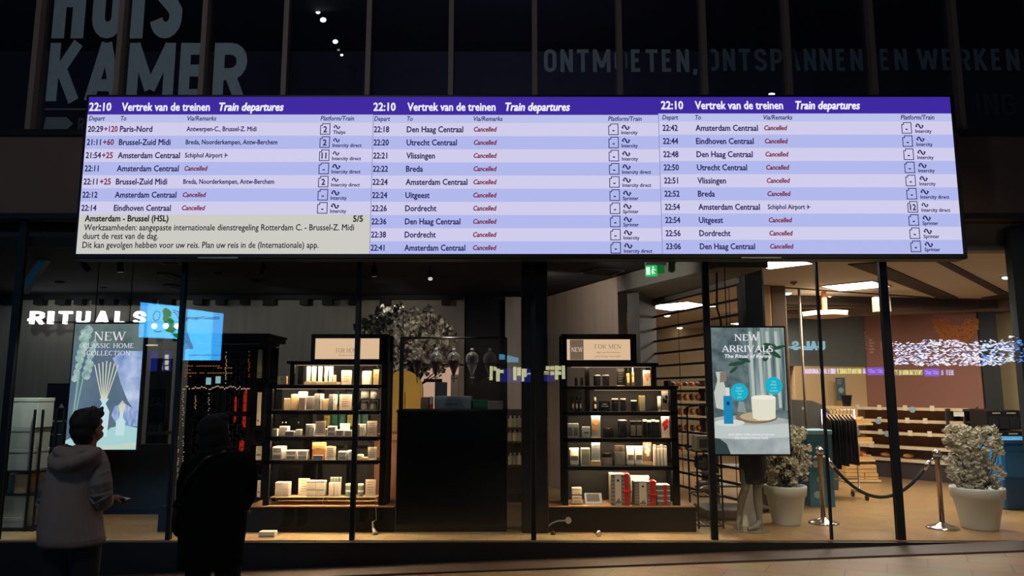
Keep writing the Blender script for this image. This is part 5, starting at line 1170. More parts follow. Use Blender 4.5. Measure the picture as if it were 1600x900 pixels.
for i, (x0, x1, y0, y1) in enumerate(((322, 330, 590, 601), (337, 345, 588, 599))):
    a, b = at(x0, y1, Yk-.02), at(x1, y0, Yk-.02); mb = MB(); mb.box((a.x, Yk-.03, a.z), (b.x, Yk-.018, b.z)); tag(mb.build('price_tag', emis('lit tag', (150, 196, 206), .8)), 'small pale blue lit tag on the fretwork cabinet, %s one' % ['left', 'right'][i], 'tag')
# open side bay of the cabinet, lit
mb = MB(); a, b = at(398, 700, Yk).x, at(412, 700, Yk).x
for z1 in (zat(594, Yk), zat(668, Yk), zat(690, Yk), zat(722, Yk), zat(740, Yk)): mb.box((kx1, Yk-.05, z1-.03), (b+.03, Yk+.3, z1))
mb.box((b+.0, Yk-.05, .27), (b+.035, Yk, zat(541, Yk))); mb.box((kx1, Yk+.3, .27), (b+.03, Yk+.32, zat(541, Yk))); mb.build('side_bay', BLACK, kb)

# ------------------------------------------------------------------ left corner: rack with silvery boxes
Yl = 8.45
rk = thing('wire_rack', 'black wire rack at the far left holding silvery boxes', 'rack', (at(30, 800, Yl).x, Yl+.2, 0)); xa, xb = at(-20, 700, Yl).x, at(50, 700, Yl).x
RZ = [.03, zat(772, Yl), zat(736, Yl)]
for x in (xa, xb, xb+.09):
    for y in (Yl, Yl+.4): mb = MB(); mb.box((x-.01, y-.01, 0), (x+.01, y+.01, zat(640, Yl) if x > xa else RZ[2])); mb.build('upright', BLACKM, rk)
for z1 in RZ: mb = MB(); mb.box((xa, Yl, z1-.02), (xb+.1, Yl+.41, z1)); mb.build('shelf', BLACKM, rk)
SILB = mat('silvery grey box', (150, 154, 144), .6, noise_amt=.08)
def lbox(x0, x1, z0, z1, label, m=SILB, d_=.3, name='storage_box', Y=None):
    Y = Y or Yl+.03; a, b = at(x0, 740, Y).x, at(x1, 740, Y).x; z0 += .001; t = thing(name, label, 'box', ((a+b)/2, Y+d_/2, z0), 'boxes on the left rack'); mb = MB(); mb.bbox((a, Y, z0), (b, Y+d_, z1-.014), .005); mb.build('box_body', m, t)
    mb = MB(); mb.bbox((a-.004, Y-.004, z1-.04), (b+.004, Y+d_+.004, z1), .003); mb.build('lid', m, t); return t
zz_ = lambda py: zat(py, Yl)
lbox(-12, 44, RZ[0], zz_(809), 'lowest silvery box at the foot of the left rack'); lbox(-8, 46, zz_(809), zz_(775), 'second silvery box from below on the left rack')
lbox(24, 44, RZ[1], zz_(741), 'tan box in the open middle of the left rack', m=mat('tan rack box', (150, 124, 92), .6)); lbox(-5, 48, RZ[2], zz_(702), 'silvery box on the third level of the left rack'); lbox(-3, 48, zz_(702), zz_(669), 'silvery box on the left rack, just below the largest')
lbox(-2, 50, zz_(669), zz_(622), 'largest silvery box, on top of the left rack', m=mat('pale silver box', (176, 180, 168), .55))
for i in range(4): 
    a = at(12+3*i, 772, Yl+.06); b = at(14.4+3*i, 742, Yl+.06); mb = MB(); mb.bbox((a.x, Yl+.06, RZ[1]+.001), (b.x, Yl+.25, b.z), .002); tag(mb.build('booklet', mat('white booklet', (190, 200, 206), .6)), 'thin white booklet beside the tan box on the left rack, %s from left' % ORD[i], 'booklet', 'booklets on the left rack')
# picture and dark glossy boxes behind the man
t = thing('picture_board', 'black picture board with small white triangle, left of the poster screen', 'picture', (at(90, 640, 9.45).x, 9.45, 0)); p, q = at(69, 657, 9.45), at(112, 599, 9.45); mb = MB(); mb.bbox((p.x, 9.45, p.z), (q.x, 9.49, q.z), .004); mb.build('board', mat('dark picture board', (24, 22, 26), .35), t)
mb = MB(); a = at(96, 637, 9.45); mb.poly([(a.x-.035, 9.448, a.z), (a.x+.035, 9.448, a.z), (a.x, 9.448, a.z+.055)]); mb.build('triangle_mark', mat('white mark', (190, 186, 176), .6), t)
mb = MB(); mb.box(((p.x+q.x)/2-.02, 9.49, 0), ((p.x+q.x)/2+.02, 9.52, q.z)); mb.box(((p.x+q.x)/2-.15, 9.4, 0), ((p.x+q.x)/2+.15, 9.6, .02)); mb.build('stand', BLACKM, t)
gl = mat('black blue gloss', (20, 34, 44), .12, spec=.8)
zq = 0.0
t = thing('low_stand', 'black low stand carrying glossy dark boxes behind the man', 'stand', (at(85, 740, 8.95).x, 9.1, 0)); p, q = at(52, 740, 8.95), at(112, 739, 8.95); zq = zat(741, 8.95); mb = MB(); mb.bbox((p.x, 8.95, zq-.04), (q.x, 9.3, zq), .004); mb.build('stand_top', BLACKM, t)
for x in (p.x+.02, q.x-.02):
    for y in (8.98, 9.27): mb = MB(); mb.box((x-.015, y-.015, 0), (x+.015, y+.015, zq-.04)); mb.build('leg', BLACKM, t)
for i in range(4):
    h = .155; z0 = zq+.001+i*h; t = thing('storage_box', 'glossy dark blue box behind the man, %s from below' % ORD[i], 'box', ((p.x+q.x)/2, 9.1, z0), 'glossy dark boxes'); mb = MB(); mb.bbox((p.x+.02+.01*(i % 2), 8.97, z0), (q.x-.02, 9.27, z0+h-.012), .012); mb.build('box_body', gl, t); mb = MB(); mb.box((p.x+.025, 8.965, z0+h-.012), (q.x-.025, 9.27, z0+h-.001)); mb.build('lid_edge', mat('lid edge steel', (130, 150, 156), .3, .5), t)
a, b = at(113, 780, 9.62).x, at(262, 780, 9.62).x; t = thing('low_partition', 'dark brown low partition behind the left poster screen', 'partition', ((a+b)/2, 9.65, 0)); mb = MB(); mb.bbox((a, 9.62, 0), (b, 9.70, zat(694, 9.62)), .005); mb.build('board', mat('dark brown board', (30, 25, 22), .6), t); mb = MB(); mb.box((a, 9.60, 0), (b, 9.62, .06)); mb.build('skirting', BLACK, t)  # dark board added to darken the lower back wall
# niche panel with print between poster screen and cabinet
t = thing('wall_niche', 'grey wall panel with dark board and small shelf, right of the left poster screen', 'wall panel', (at(240, 640, 10.2).x, 10.2, 0)); p, q = at(230, 650, 10.2), at(268, 560, 10.2)
mb = MB(); mb.box((p.x, 10.2, 0), (q.x, 10.25, q.z)); mb.build('panel_board', mat('grey niche panel', (96, 92, 84), .8), t)
a, b = at(231, 658, 10.18), at(258, 608, 10.18); mb = MB(); mb.box((a.x, 10.17, a.z), (b.x, 10.2, b.z)); db = mb.build('dark_board', mat('dark niche board', (22, 24, 28), .6), t)
mb = MB()
for pts_ in ([(236, 630), (240, 621)], [(244, 624), (249, 622), (249, 627), (244, 631), (250, 631)], [(233, 633), (243, 632), (252, 634)]): stroke(mb, [(at(x, y, 10.168).x, at(x, y, 10.168).z) for x, y in pts_], .012, lambda u, w: (u, 10.168, w))
mb.build('print', mat('niche print', (96, 98, 100), .6), db)
a, b = at(229, 679, 10.05), at(260, 674, 10.05); mb = MB(); mb.box((a.x, 10.0, a.z), (b.x, 10.2, b.z)); mb.build('ledge', mat('niche ledge', (150, 140, 120), .7), t)
for i in range(6): 
    c = at(235+7*(i % 3), 667, 10.06); mb = MB(); mb.lathe((c.x, 10.06+.05*(i//3), b.z), [(.02, 0), (.024, .01), (.024, .075), (.012, .085), (.012, .1), (0, .1)], 10); tag(mb.build('bottle', PETAL), 'small pale bottle on the niche ledge, %s %s' % (['front', 'rear'][i//3], ['left', 'middle', 'right'][i % 3]), 'bottle', 'bottles on the niche ledge')

# ------------------------------------------------------------------ hanging poster screens behind the glass
def hang_screen(name, label, px, Y):
    """px: left/right at the middle, top, bottom"""
    x0, x1, yt, yb = px; ym = (yt+yb)/2; a, b = at(x0, ym, Y).x, at(x1, ym, Y).x; z0, z1 = zat(yb, Y), zat(yt, Y)
    t = thing(name, label, 'poster screen', ((a+b)/2, Y, z0)); mb = MB(); mb.bbox((a-.02, Y+.004, z0-.02), (b+.02, Y+.07, z1+.02), .006); mb.build('housing', BLACKM, t)
    mb = MB()
    for x in (a+.25*(b-a), a+.75*(b-a)): mb.tube([(x, Y+.04, z1+.02), (x, Y+.04, 3.13)], .006, 6)
    mb.build('hanging_wire', BLACKM, t)
    U = lambda u, v, k=0: (a+(b-a)*u, Y-.0006*k, z0+(z1-z0)*v)
    return t, U, b-a, z1-z0
def picture_mat(name, c1, c2, scale, strength=1.0, sx=1, sz=1, c3=None):
    m = bpy.data.materials.new(name); m.use_nodes = True; nt = m.node_tree; N = nt.nodes; L = nt.links; N.remove(N['Principled BSDF'])
    e = N.new('ShaderNodeEmission'); e.inputs[1].default_value = strength; tc = N.new('ShaderNodeTexCoord'); mp = N.new('ShaderNodeMapping'); mp.inputs['Scale'].default_value = (sx, 1, sz)
    ns = N.new('ShaderNodeTexNoise'); ns.inputs['Scale'].default_value = scale; ns.inputs['Detail'].default_value = 4; cr = N.new('ShaderNodeValToRGB')
    cr.color_ramp.elements[0].position = .32; cr.color_ramp.elements[1].position = .68; cr.color_ramp.elements[0].color = lin(c1); cr.color_ramp.elements[1].color = lin(c2)
    L.new(tc.outputs['Object'], mp.inputs[0]); L.new(mp.outputs[0], ns.inputs['Vector']); L.new(ns.outputs['Fac'], cr.inputs[0]); L.new(cr.outputs[0], e.inputs[0]); L.new(e.outputs[0], N['Material Output'].inputs[0]); return m
def disc(U, cu, cv, ru, rv, k, n=28): return [U(cu+ru*math.cos(2*math.pi*i/n), cv+rv*math.sin(2*math.pi*i/n), k) for i in range(n)]
# right: NEW ARRIVALS
t, U, sw, sh_ = hang_screen('poster_screen', 'hanging lit poster screen reading NEW ARRIVALS above the mannequin legs', (1112, 1229.5, 512, 709.5), 8.16)
ptext = E_WHITE
mb = MB(); mb.poly([U(0, 0), U(1, 0), U(1, 1), U(0, 1)]); scr = mb.build('screen', picture_mat('poster wall grey', (62, 78, 84), (120, 138, 140), 7, 1.0), t)
def pic(name, polys, m, k): 
    mb = MB()
    for i, p in enumerate(polys): mb.poly([U(u, v, k + .15*i) for u, v in p])
    return mb.build(name, m, scr)
pic('drape', [[(.48, 1), (1, 1), (1, .34), (.52, .34)]], picture_mat('poster drape', (60, 84, 88), (170, 188, 184), 2.2, 1.0, 9, .5), 1)
pic('carved_panel', [[(.52+.115*i, .97), (.56+.115*i, .97), (.58+.115*i, .36), (.54+.115*i, .36)] for i in range(4)], emis('poster pale carving', (196, 208, 202), .9), 2)
leafs = []
for cu, cv, ru, rv, an in ((.35, .71, .12, .016, 10), (.44, .745, .1, .018, -20), (.72, .83, .1, .016, 30), (.8, .86, .09, .014, -10), (.86, .79, .1, .018, -35), (.74, .76, .06, .02, 60), (.92, .84, .09, .014, 15), (.3, .66, .07, .012, 40)):
    leafs.append([(cu+ru*math.cos(2*math.pi*i/12)*math.cos(R(an))-rv*math.sin(2*math.pi*i/12)*math.sin(R(an))*2, cv+(ru*math.cos(2*math.pi*i/12)*math.sin(R(an))*.6+rv*math.sin(2*math.pi*i/12)*math.cos(R(an)))) for i in range(12)])
pic('leaves', leafs, emis('poster leaf green', (48, 86, 66), .8), 3)
pic('table', [[(0, 0), (1, 0), (1, .27), (.75, .295), (.2, .30), (0, .28)]], picture_mat('poster table', (140, 152, 154), (196, 204, 202), 3, 1.0), 4)
pic('table_edge', [[(0, .125), (.3, .115), (1, .13), (1, .24), (.7, .225), (.2, .225), (0, .24)]], emis('poster table edge', (206, 214, 212), .95), 5)
pic('table_shadow', [[(0, 0), (.22, 0), (.17, .08), (.08, .12), (0, .125)]], emis('poster dark leaf', (58, 72, 74), .8), 6)
pic('vase', [[(.05, .36), (.17, .34), (.2, .48), (.15, .6), (.17, .645), (.06, .645), (.08, .58), (.03, .48)]], emis('poster vase white', (208, 214, 204), .95), 6)
pic('vase_hand', [[(.11, .56), (.2, .57), (.2, .65), (.12, .64)]], emis('poster beige', (150, 132, 116), .9), 7)
pic('tray', [[(.58+.28*math.cos(2*math.pi*i/24), .285+.048*math.sin(2*math.pi*i/24)) for i in range(24)]], emis('poster tray brown', (146, 122, 88), .9), 6)
pic('tray_inner', [[(.6+.24*math.cos(2*math.pi*i/24), .292+.036*math.sin(2*math.pi*i/24)) for i in range(24)]], emis('poster tray light', (196, 180, 146), .95), 7)
pic('candle_bowl', [[(.53, .28), (.6, .262), (.74, .262), (.83, .28), (.845, .44), (.78, .455), (.6, .455), (.52, .44)]], emis('poster cream bowl', (238, 234, 212), 1.0), 8)
pic('bowl_rim', [[(.682+.16*math.cos(2*math.pi*i/24), .443+.018*math.sin(2*math.pi*i/24)) for i in range(24)]], emis('poster bowl rim', (250, 248, 232), 1.0), 9)
pic('dish', [[(.22+.2*math.cos(2*math.pi*i/24), .243+.026*math.sin(2*math.pi*i/24)) for i in range(24)]], emis('poster dish white', (222, 226, 222), 1.0), 8)
pic('blue_bottle', [[(.145, .235), (.27, .235), (.265, .455), (.15, .455)]], emis('poster bottle blue', (24, 140, 190), 1.0), 9)
pic('bottle_pump', [[(.185, .455), (.235, .455), (.235, .52), (.185, .52)]], emis('poster pump', (230, 226, 214), 1.0), 9)
pic('bottle_label', [[(.19, .38), (.23, .38), (.23, .41), (.19, .41)]], emis('poster bottle label', (20, 70, 120), .9), 10)
pic('small_flask', [[(.33, .33), (.45, .32), (.42, .41), (.35, .41)]], emis('poster flask', (150, 162, 160), .9), 7)
for cu, cv, rows_ in ((.365, .485, ('BODY', 'LOTION', '70ml', 'gratis')), (.825, .535, ('TUIN', 'KAARS', 'tot 40', 'branduren'))):
    ru = .115; rv = ru*sw/sh_; mb = MB(); mb.poly(disc(U, cu, cv, ru, rv, 10)); b_ = mb.build('price_roundel', emis('poster turquoise', (18, 186, 214), 1.0), scr); mb = MB()
    for i, l in enumerate(rows_): x, y, z_ = U(cu, cv+rv*(.36-.34*i), 11); text(mb, l, x, z_, rv*sh_*.2, y, align='c', sx=.8)
    mb.build('roundel_lettering', emis('roundel text', (170, 236, 244), 1.0), b_)
mb = MB(); x0, y, zz = U(.33, .895, 12); x1 = U(.655, .9)[0]; serif_text(mb, 'NEW', x0, x1, zz, sh_*.05, y, .15, .07); x0, y, zz = U(.155, .805, 12); x1 = U(.84, .8)[0]; serif_text(mb, 'ARRIVALS', x0, x1, zz, sh_*.05, y, .15, .07)
x, y, zz = U(.5, .757, 12); text(mb, 'The Ritual of Karma', x, zz, sh_*.027, y, width=sw*.62, align='c', shear=.22, bold=.03)
for i, (l, w) in enumerate((('Kom kijken welke nieuwe producten', .6), ('The Ritual of Karma heeft.', .44))): x, y, zz = U(.5, .145-.027*i, 12); text(mb, l, x, zz, sh_*.016, y, width=sw*w, align='c', shear=.2, bold=.03)
mb.build('poster_lettering', ptext, scr)
# left: NEW CLASSIC HOME COLLECTION
t, U, sw, sh_ = hang_screen('poster_screen', 'hanging lit poster screen reading NEW CLASSIC HOME COLLECTION behind the man', (109.5, 219, 506, 702.5), 8.16)
mb = MB(); mb.poly([U(0, 0), U(1, 0), U(1, 1), U(0, 1)]); scr = mb.build('screen', picture_mat('poster blue grey', (86, 108, 128), (104, 126, 146), 3, 1.0), t)
pic('wall_top', [[(0, .84), (1, .79), (1, 1), (0, 1)]], picture_mat('poster dim wall', (84, 104, 106), (116, 134, 132), 4, 1.0), 1)
pic('cushion', [[(.58, .72), (.66, .76), (.8, .78), (1, .78), (1, .2), (.9, .34), (.84, .38), (.72, .52), (.66, .62)]], picture_mat('poster cushion', (120, 146, 206), (206, 222, 250), 4.5, 1.0), 2)
pic('cushion_low', [[(.62, .27), (.66, .34), (.8, .36), (1, .3), (1, .18), (.7, .2)]], picture_mat('poster cushion low', (110, 136, 196), (180, 202, 240), 8, 1.0, 3), 3)
pic('table', [[(.42, .03), (.5, .1), (.62, .17), (.8, .195), (1, .17), (1, .0), (.42, .0)], [(0, .07), (.1, .1), (.16, .06), (.1, .0), (0, 0)]], emis('poster table aqua', (176, 222, 224), 1.0), 4)
pic('table_rim', [[(.42, .03), (.7, .035), (1, .06), (1, .02), (.7, .0), (.42, .0)]], emis('poster table rim', (206, 222, 206), 1.0), 5)
pic('dried_flowers', [[(.06+.20*((i*37) % 10)/10+.05*math.cos(2*math.pi*k/9)+.03*(i % 3), .56+.42*i/26+.03*math.sin(2*math.pi*k/9)) for k in range(9)] for i in range(26)], picture_mat('poster petals', (120, 160, 160), (190, 214, 208), 14, 1.0), 4)
pic('flower_stems', [[(.05, .12), (.075, .12), (.13, .6), (.1, .6)], [(.08, .2), (.1, .2), (.2, .62), (.18, .62)]], emis('poster stems', (140, 178, 172), 1.0), 4)
for cx_, base, top_, w_, spread_ in ((.5, .37, .70, .013, .17), (.765, .28, .385, .010, .045)):
    pic('reed_sticks', [[(cx_-.02+.04*i/6-w_*.5, base), (cx_-.02+.04*i/6+w_*.5, base), (cx_-spread_+2*spread_*i/6+w_*.6, top_-.01*abs(i-3)), (cx_-spread_+2*spread_*i/6-w_*.6, top_-.01*abs(i-3))] for i in range(7)], emis('poster reeds', (226, 226, 200), 1.0), 7)
pic('diffuser_bottle', [[(.43, .1), (.58, .1), (.59, .3), (.55, .34), (.53, .36), (.57, .40), (.44, .40), (.48, .36), (.46, .34), (.42, .3)]], emis('poster white bottle', (206, 236, 240), 1.0), 8)
pic('diffuser_bottle', [[(.70, .11), (.82, .11), (.825, .22), (.79, .25), (.79, .285), (.74, .285), (.74, .25), (.695, .22)]], emis('poster white bottle', (206, 236, 240), 1.0), 8)
mb = MB(); x0, y, zz = U(.29, .865, 12); x1 = U(.745, .9)[0]; serif_text(mb, 'NEW', x0, x1, zz, sh_*.068, y, .12, .05)
x0, y, zz = U(.14, .805, 12); x1 = U(.87, .8)[0]; serif_text(mb, 'CLASSIC HOME', x0, x1, zz, sh_*.036, y, .12, .06); x0, y, zz = U(.2, .745, 12); x1 = U(.83, .8)[0]; serif_text(mb, 'COLLECTION', x0, x1, zz, sh_*.036, y, .12, .06)
mb.build('poster_lettering', ptext, scr)

# ------------------------------------------------------------------ small things lying on the shop floor behind the glass
p = on_floor(418, 836); t = thing('carton', 'small white box lying on the floor below the FOR HOME unit', 'box', (p.x, p.y, 0)); p0, p1 = at(405, 836, 8.12).x, at(430, 836, 8.12).x; mb = MB(); mb.bbox((p0, 8.10, 0), (p1, 8.2, .06), .004); mb.build('carton_body', WHITEBOX, t); mb = MB(); mb.box((p0+.01, 8.098, .01), (p1-.01, 8.1, .02)); mb.build('print', INK, t)
mb = MB(); c = [at(588, 812, 8.36), at(582, 816, 8.33), at(583, 826, 8.3), at(586, 834, 8.26)]; c[-1].z = .02
t = thing('socket_lamp', 'small grey plug hanging by a cable below the FOR HOME unit', 'plug', tuple(c[-1])); mb.tube([at(587, 785, 8.36), c[0], c[1], c[2]], [.004, .004, .008, .012], 8); mb.build('cable', mat('grey cable', (150, 146, 136), .4), t)
mb = MB(); mb.tube([c[2], c[2]*.4+c[3]*.6, c[3], c[3]+Vector((.01, -.01, -.016))], [.012, .02, .028, .03], 12); mb.build('plug_body', mat('grey plug', (170, 166, 154), .35), t, True)
t = thing('cable_hook', 'bent grey cable with round end on the FOR MEN plinth front', 'cable', tuple(at(875, 812, 8.38))); mb = MB(); pts_ = [at(x, y, 8.37) for x, y in ((852, 830), (857, 822), (863, 817), (872, 814), (882, 813.5), (887, 813))]; mb.tube(pts_, .008, 8); mb.build('cable', mat('grey cable', (150, 146, 136), .4), t, True)
c = at(888, 813, 8.37); mb = MB(); mb.tube([(c.x, c.y-.012, c.z), (c.x, c.y+.012, c.z)], .034, 18); mb.build('round_end', mat('grey plug', (170, 166, 154), .35), t)
p = on_floor(864, 835.5); t = thing('floor_plug', 'small black plug on the floor left of the FOR MEN unit', 'plug', (p.x, p.y, 0)); mb = MB(); mb.lathe((p.x, p.y, 0), [(.025, 0), (.026, .02), (.015, .035), (0, .036)], 12); mb.build('plug_body', BLKP, t); mb = MB(); mb.tube([(p.x, p.y, .03), (p.x, p.y+.02, .06)], .006, 8); mb.build('pin', CHROME, t)
p = on_floor(933, 838); t = thing('light_bulb', 'small spot bulb lying on the floor before the FOR MEN unit', 'bulb', (p.x, p.y, 0)); c = Vector((p.x, p.y, .034)); ax = Vector((.5, -.7, -.1)).normalized(); mb = MB(); mb.tube([c-ax*.05, c-ax*.02, c+ax*.02, c+ax*.035], [.014, .018, .033, .034], 14); mb.build('bulb_body', CHROME, t, True); mb = MB(); mb.tube([c+ax*.0345, c+ax*.038], [.03, .028], 14); mb.build('bulb_face', IVO, t)
# lamps of the perfumery, some added as fill
for x, p_, c_ in ((-7.4, 18, (.9, 1, .98)), (-5.6, 18, (.92, 1, .98)), (-3.7, 15, (.98, 1, .95)), (-1.8, 17, (1, .95, .86))): spot_light('track_spot', (x, 11.0, 3.02), (x, 12.4, 1.9), p_, c_, 120)
spot_light('track_spot', (.30, 9.6, 3.0), (1.15, 11.2, 2.1), 52, (1, .9, .8), 110)
for x in (-5.0, -3.4, -2.2, -.8, .9, 1.9): spot_light('track_spot', (x, 8.25, 3.0), (x, 8.2, 0), 26, (1, .9, .74), 60)
spot_light('track_spot', (-4.3, 9.3, 3.0), (-4.3, 8.6, 0), 60, (1, .88, .66), 60)
spot_light('track_spot', (-5.0, 8.1, 2.6), (-5.75, 8.5, .55), 110, (.9, 1, .95), 50)  # added spot, stands in for the poster screen's light on the boxes
spot_light('track_spot', (-.65, 8.12, 2.9), (-.7, 8.7, 1.4), 26, (1, .94, .84), 40)
spot_light('track_spot', (.5, 8.5, 2.6), (1.9, 9.2, 2.98), 70, (1, .95, .88), 60)  # added spot without a fixture, brightens the bulkhead
spot_light('track_spot', (-1.3, 9.4, 2.9), (-1.0, 11.4, 1.3), 60, (1, .88, .7), 70)
# ------------------------------------------------------------------ supermarket side
PANEL = emis('ceiling panel light', (255, 248, 236), 9); DOWN = emis('downlight lens', (255, 244, 224), 10)
def panel_light(cx, cy, s, label, rot=45, z=3.1):
    p = on_floor(cx, cy, z); t = thing('ceiling_light', label, 'ceiling light', (p.x, p.y, z-.02), 'square ceiling lights')
    c, sn = math.cos(R(rot)), math.sin(R(rot)); P = lambda u, v: (p.x+(u*c-v*sn)*s, p.y+(u*sn+v*c)*s)
    mb = MB(); o = [P(-.54, -.54), P(.54, -.54), P(.54, .54), P(-.54, .54)]; i_ = [P(-.5, -.5), P(.5, -.5), P(.5, .5), P(-.5, .5)]
    for k in range(4): mb.hprism([o[k], o[(k+1) % 4], i_[(k+1) % 4], i_[k]], z-.012, z-.001)
    mb.build('light_frame', mat('light frame', (150, 120, 90), .5), t)
    mb = MB(); mb.hprism(i_, z-.010, z-.002); mb.build('diffuser', PANEL, t); return t
panel_light(1220, 411, .56, 'bright square ceiling light just under the board, right of the grille pillar')
panel_light(1337, 446.5, .72, 'bright square ceiling light left of the thick mullion')
panel_light(1060, 478, 1.0, 'bright square ceiling light seen through the upper grille bars')
panel_light(1108, 516, .95, 'bright square ceiling light behind the grille beside the poster screen')
panel_light(1178, 505, .8, 'bright square ceiling light behind the grille pillar')
def downlight(px, py, label, r=.075, z=3.1):
    p = on_floor(px, py, z); t = thing('downlight', label, 'downlight', (p.x, p.y, z-.01), 'supermarket downlights')
    mb = MB(); n = 20; mb.lathe((p.x, p.y, z-.012), [(r*1.25, .0), (r*1.25, .0115), (r, .0115), (r, 0), (r*1.25, 0)], n); mb.build('trim_ring', mat('white ring', (210, 200, 186), .4), t)
    mb = MB(); mb.lathe((p.x, p.y, z-.009), [(0, -.03), (r*.5, -.027), (r*.85, -.014), (r, 0), (r, .006), (0, .006)], n); mb.build('lens', DOWN, t); return t
for px, py, l in ((1230, 457, 'downlight left of the glass joint, beside the brown pillar'), (1293, 463, 'downlight between the glass joint and the second square light'), (1350, 466.5, 'downlight below the second square ceiling light'), (1337, 481, 'small downlight above the right end of the octagonal lamp'), (1412, 469.5, 'downlight right of the thick mullion'), (1461, 473.5, 'tiny downlight at the end of the dark ceiling channel'), (1253, 502, 'downlight at the pole below the octagonal lamp'), (1042, 492, 'small downlight seen through the grille'), (1062, 511.5, 'second small downlight seen through the grille, lower one'), (1574, 432, 'white downlight beside the dark pylon at the right')): downlight(px, py, l, .07 if 'tiny' not in l else .04)
# octagonal hanging lamp
oc = at(1289, 491, 11.6); oz = oc.z
ol = thing('octagon_lamp', 'flat octagonal hanging lamp with orange stem in the supermarket', 'hanging lamp', (oc.x, 11.6, oz))
mb = MB(); mb.lathe((oc.x, 11.6, oz-.035), [(.345, 0), (.36, .07), (.30, .075)], 8); mb.build('shade', emis('lamp shade light', (255, 236, 200), 3.2), ol)
mb = MB(); mb.lathe((oc.x, 11.6, oz-.045), [(.0, 0), (.345, 0), (.37, .01), (.345, .012)], 8); mb.build('rim', mat('lamp rim', (200, 160, 110), .5), ol)
mb = MB(); mb.box((oc.x-.03, 11.57, oz+.04), (oc.x+.03, 11.63, 3.098)); mb.build('stem', mat('orange stem', (190, 100, 50), .5), ol)
# hanging sign box beside the thick mullion, camera on the ceiling
a, b = at(1369, 487, 11.5), at(1392, 467, 11.5); t = thing('hanging_box', 'pale hanging sign box behind the thick mullion, under the ceiling', 'sign box', ((a.x+b.x)/2, 11.55, a.z)); mb = MB(); mb.bbox((a.x, 11.5, a.z), (b.x, 11.62, b.z+.04), .006); mb.build('box_body', mat('cream sign box', (120, 108, 90), .6), t); mb = MB(); mb.box(((a.x+b.x)/2-.01, 11.55, b.z+.04), ((a.x+b.x)/2+.01, 11.57, 3.1)); mb.build('rod', BLACKM, t)
p = on_floor(1240, 440, 3.1); t = thing('smoke_detector', 'small grey detector on the tan ceiling beside the first square light', 'detector', (p.x, p.y, 3.06)); mb = MB(); mb.lathe((p.x, p.y, 3.06), [(.02, 0), (.045, .012), (.05, .04)], 14); mb.build('detector_body', mat('detector grey', (120, 108, 94), .5), t); mb = MB(); mb.lathe((p.x, p.y, 3.05), [(.01, 0), (.018, .01)], 10); mb.build('sensor', BLKP, t)
# round-edged brown pillar, its lit and shaded sides painted as two tones, and slim poles
def pillar(name, x0, x1, y, z1, m, kind='structure'):
    a, b = at(x0, 500, y).x, at(x1, 500, y).x; f = MB(); f.bbox((a, y, 0), (b, y+(b-a), z1), .01); return struct(name, f, m)
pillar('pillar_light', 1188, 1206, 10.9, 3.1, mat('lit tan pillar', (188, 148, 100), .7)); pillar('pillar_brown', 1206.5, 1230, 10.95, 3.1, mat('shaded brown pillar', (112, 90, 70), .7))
def pole(px, y, label, w=.019):
    x = at(px, 560, y).x; t = thing('support_pole', label, 'pole', (x, y, 0)); mb = MB(); mb.tube([(x, y, 0), (x, y, 3.09)], w, 12); mb.build('tube', mat('pole steel', (128, 112, 92), .5, .2), t, True); mb = MB(); mb.lathe((x, y, 0), [(w*2, 0), (w*2, .015), (w, .02)], 14); mb.build('foot_plate', CHROME, t); return t
pole(1254, 11.2, 'slim steel pole below the octagonal lamp'); pole(1184, 10.4, 'slim steel pole seen above the poster screen', .022)
# roller grille between the two shops
G0, G1 = Vector((2.80, 8.86, 0)), Vector((2.08, 11.38, 0)); gd = (G1-G0).normalized()
rg = thing('roller_grille', 'closed black roller grille with sloping bars between the two shops', 'roller grille', (G0.x, G0.y, 0))
mb = MB(); n = 15; zs_ = [2.83 - i*.185 for i in range(n)]
for z_ in zs_: mb.bar((G0.x, G0.y, z_), (G1.x, G1.y, z_), .02, .03)
mb.build('bar', BLACKM, rg)
mb = MB()
for k in range(2):
    p = G0.lerp(G1, .12+.5*k); mb.box((p.x-.004, p.y-.004, zs_[-1]), (p.x+.004, p.y+.004, zs_[0]))
mb.build('link_rod', mat('grille rod', (70, 66, 60), .5), rg)
mb = MB(); mb.bar((G0.x, G0.y, 2.86), (G1.x, G1.y, 2.86), .1, .06); mb.build('drum_casing', mat('grille casing', (104, 98, 90), .6), rg)
mb = MB(); mb.box((G1.x-.02, G1.y-.03, 0), (G1.x+.02, G1.y+.01, 2.88)); mb.build('guide_rail', BLACKM, rg)
# cable tray hanging at the pillar
mb = MB(); mb.tube([at(1120, 398, 8.5), at(1120, 480, 8.5), at(1126, 500, 8.5), at(1127, 520, 8.5)], .012, 8); tag(mb.build('hanging_cable', BLACKM, None, True), 'black hanging cable above the left edge of the NEW ARRIVALS screen', 'cable')
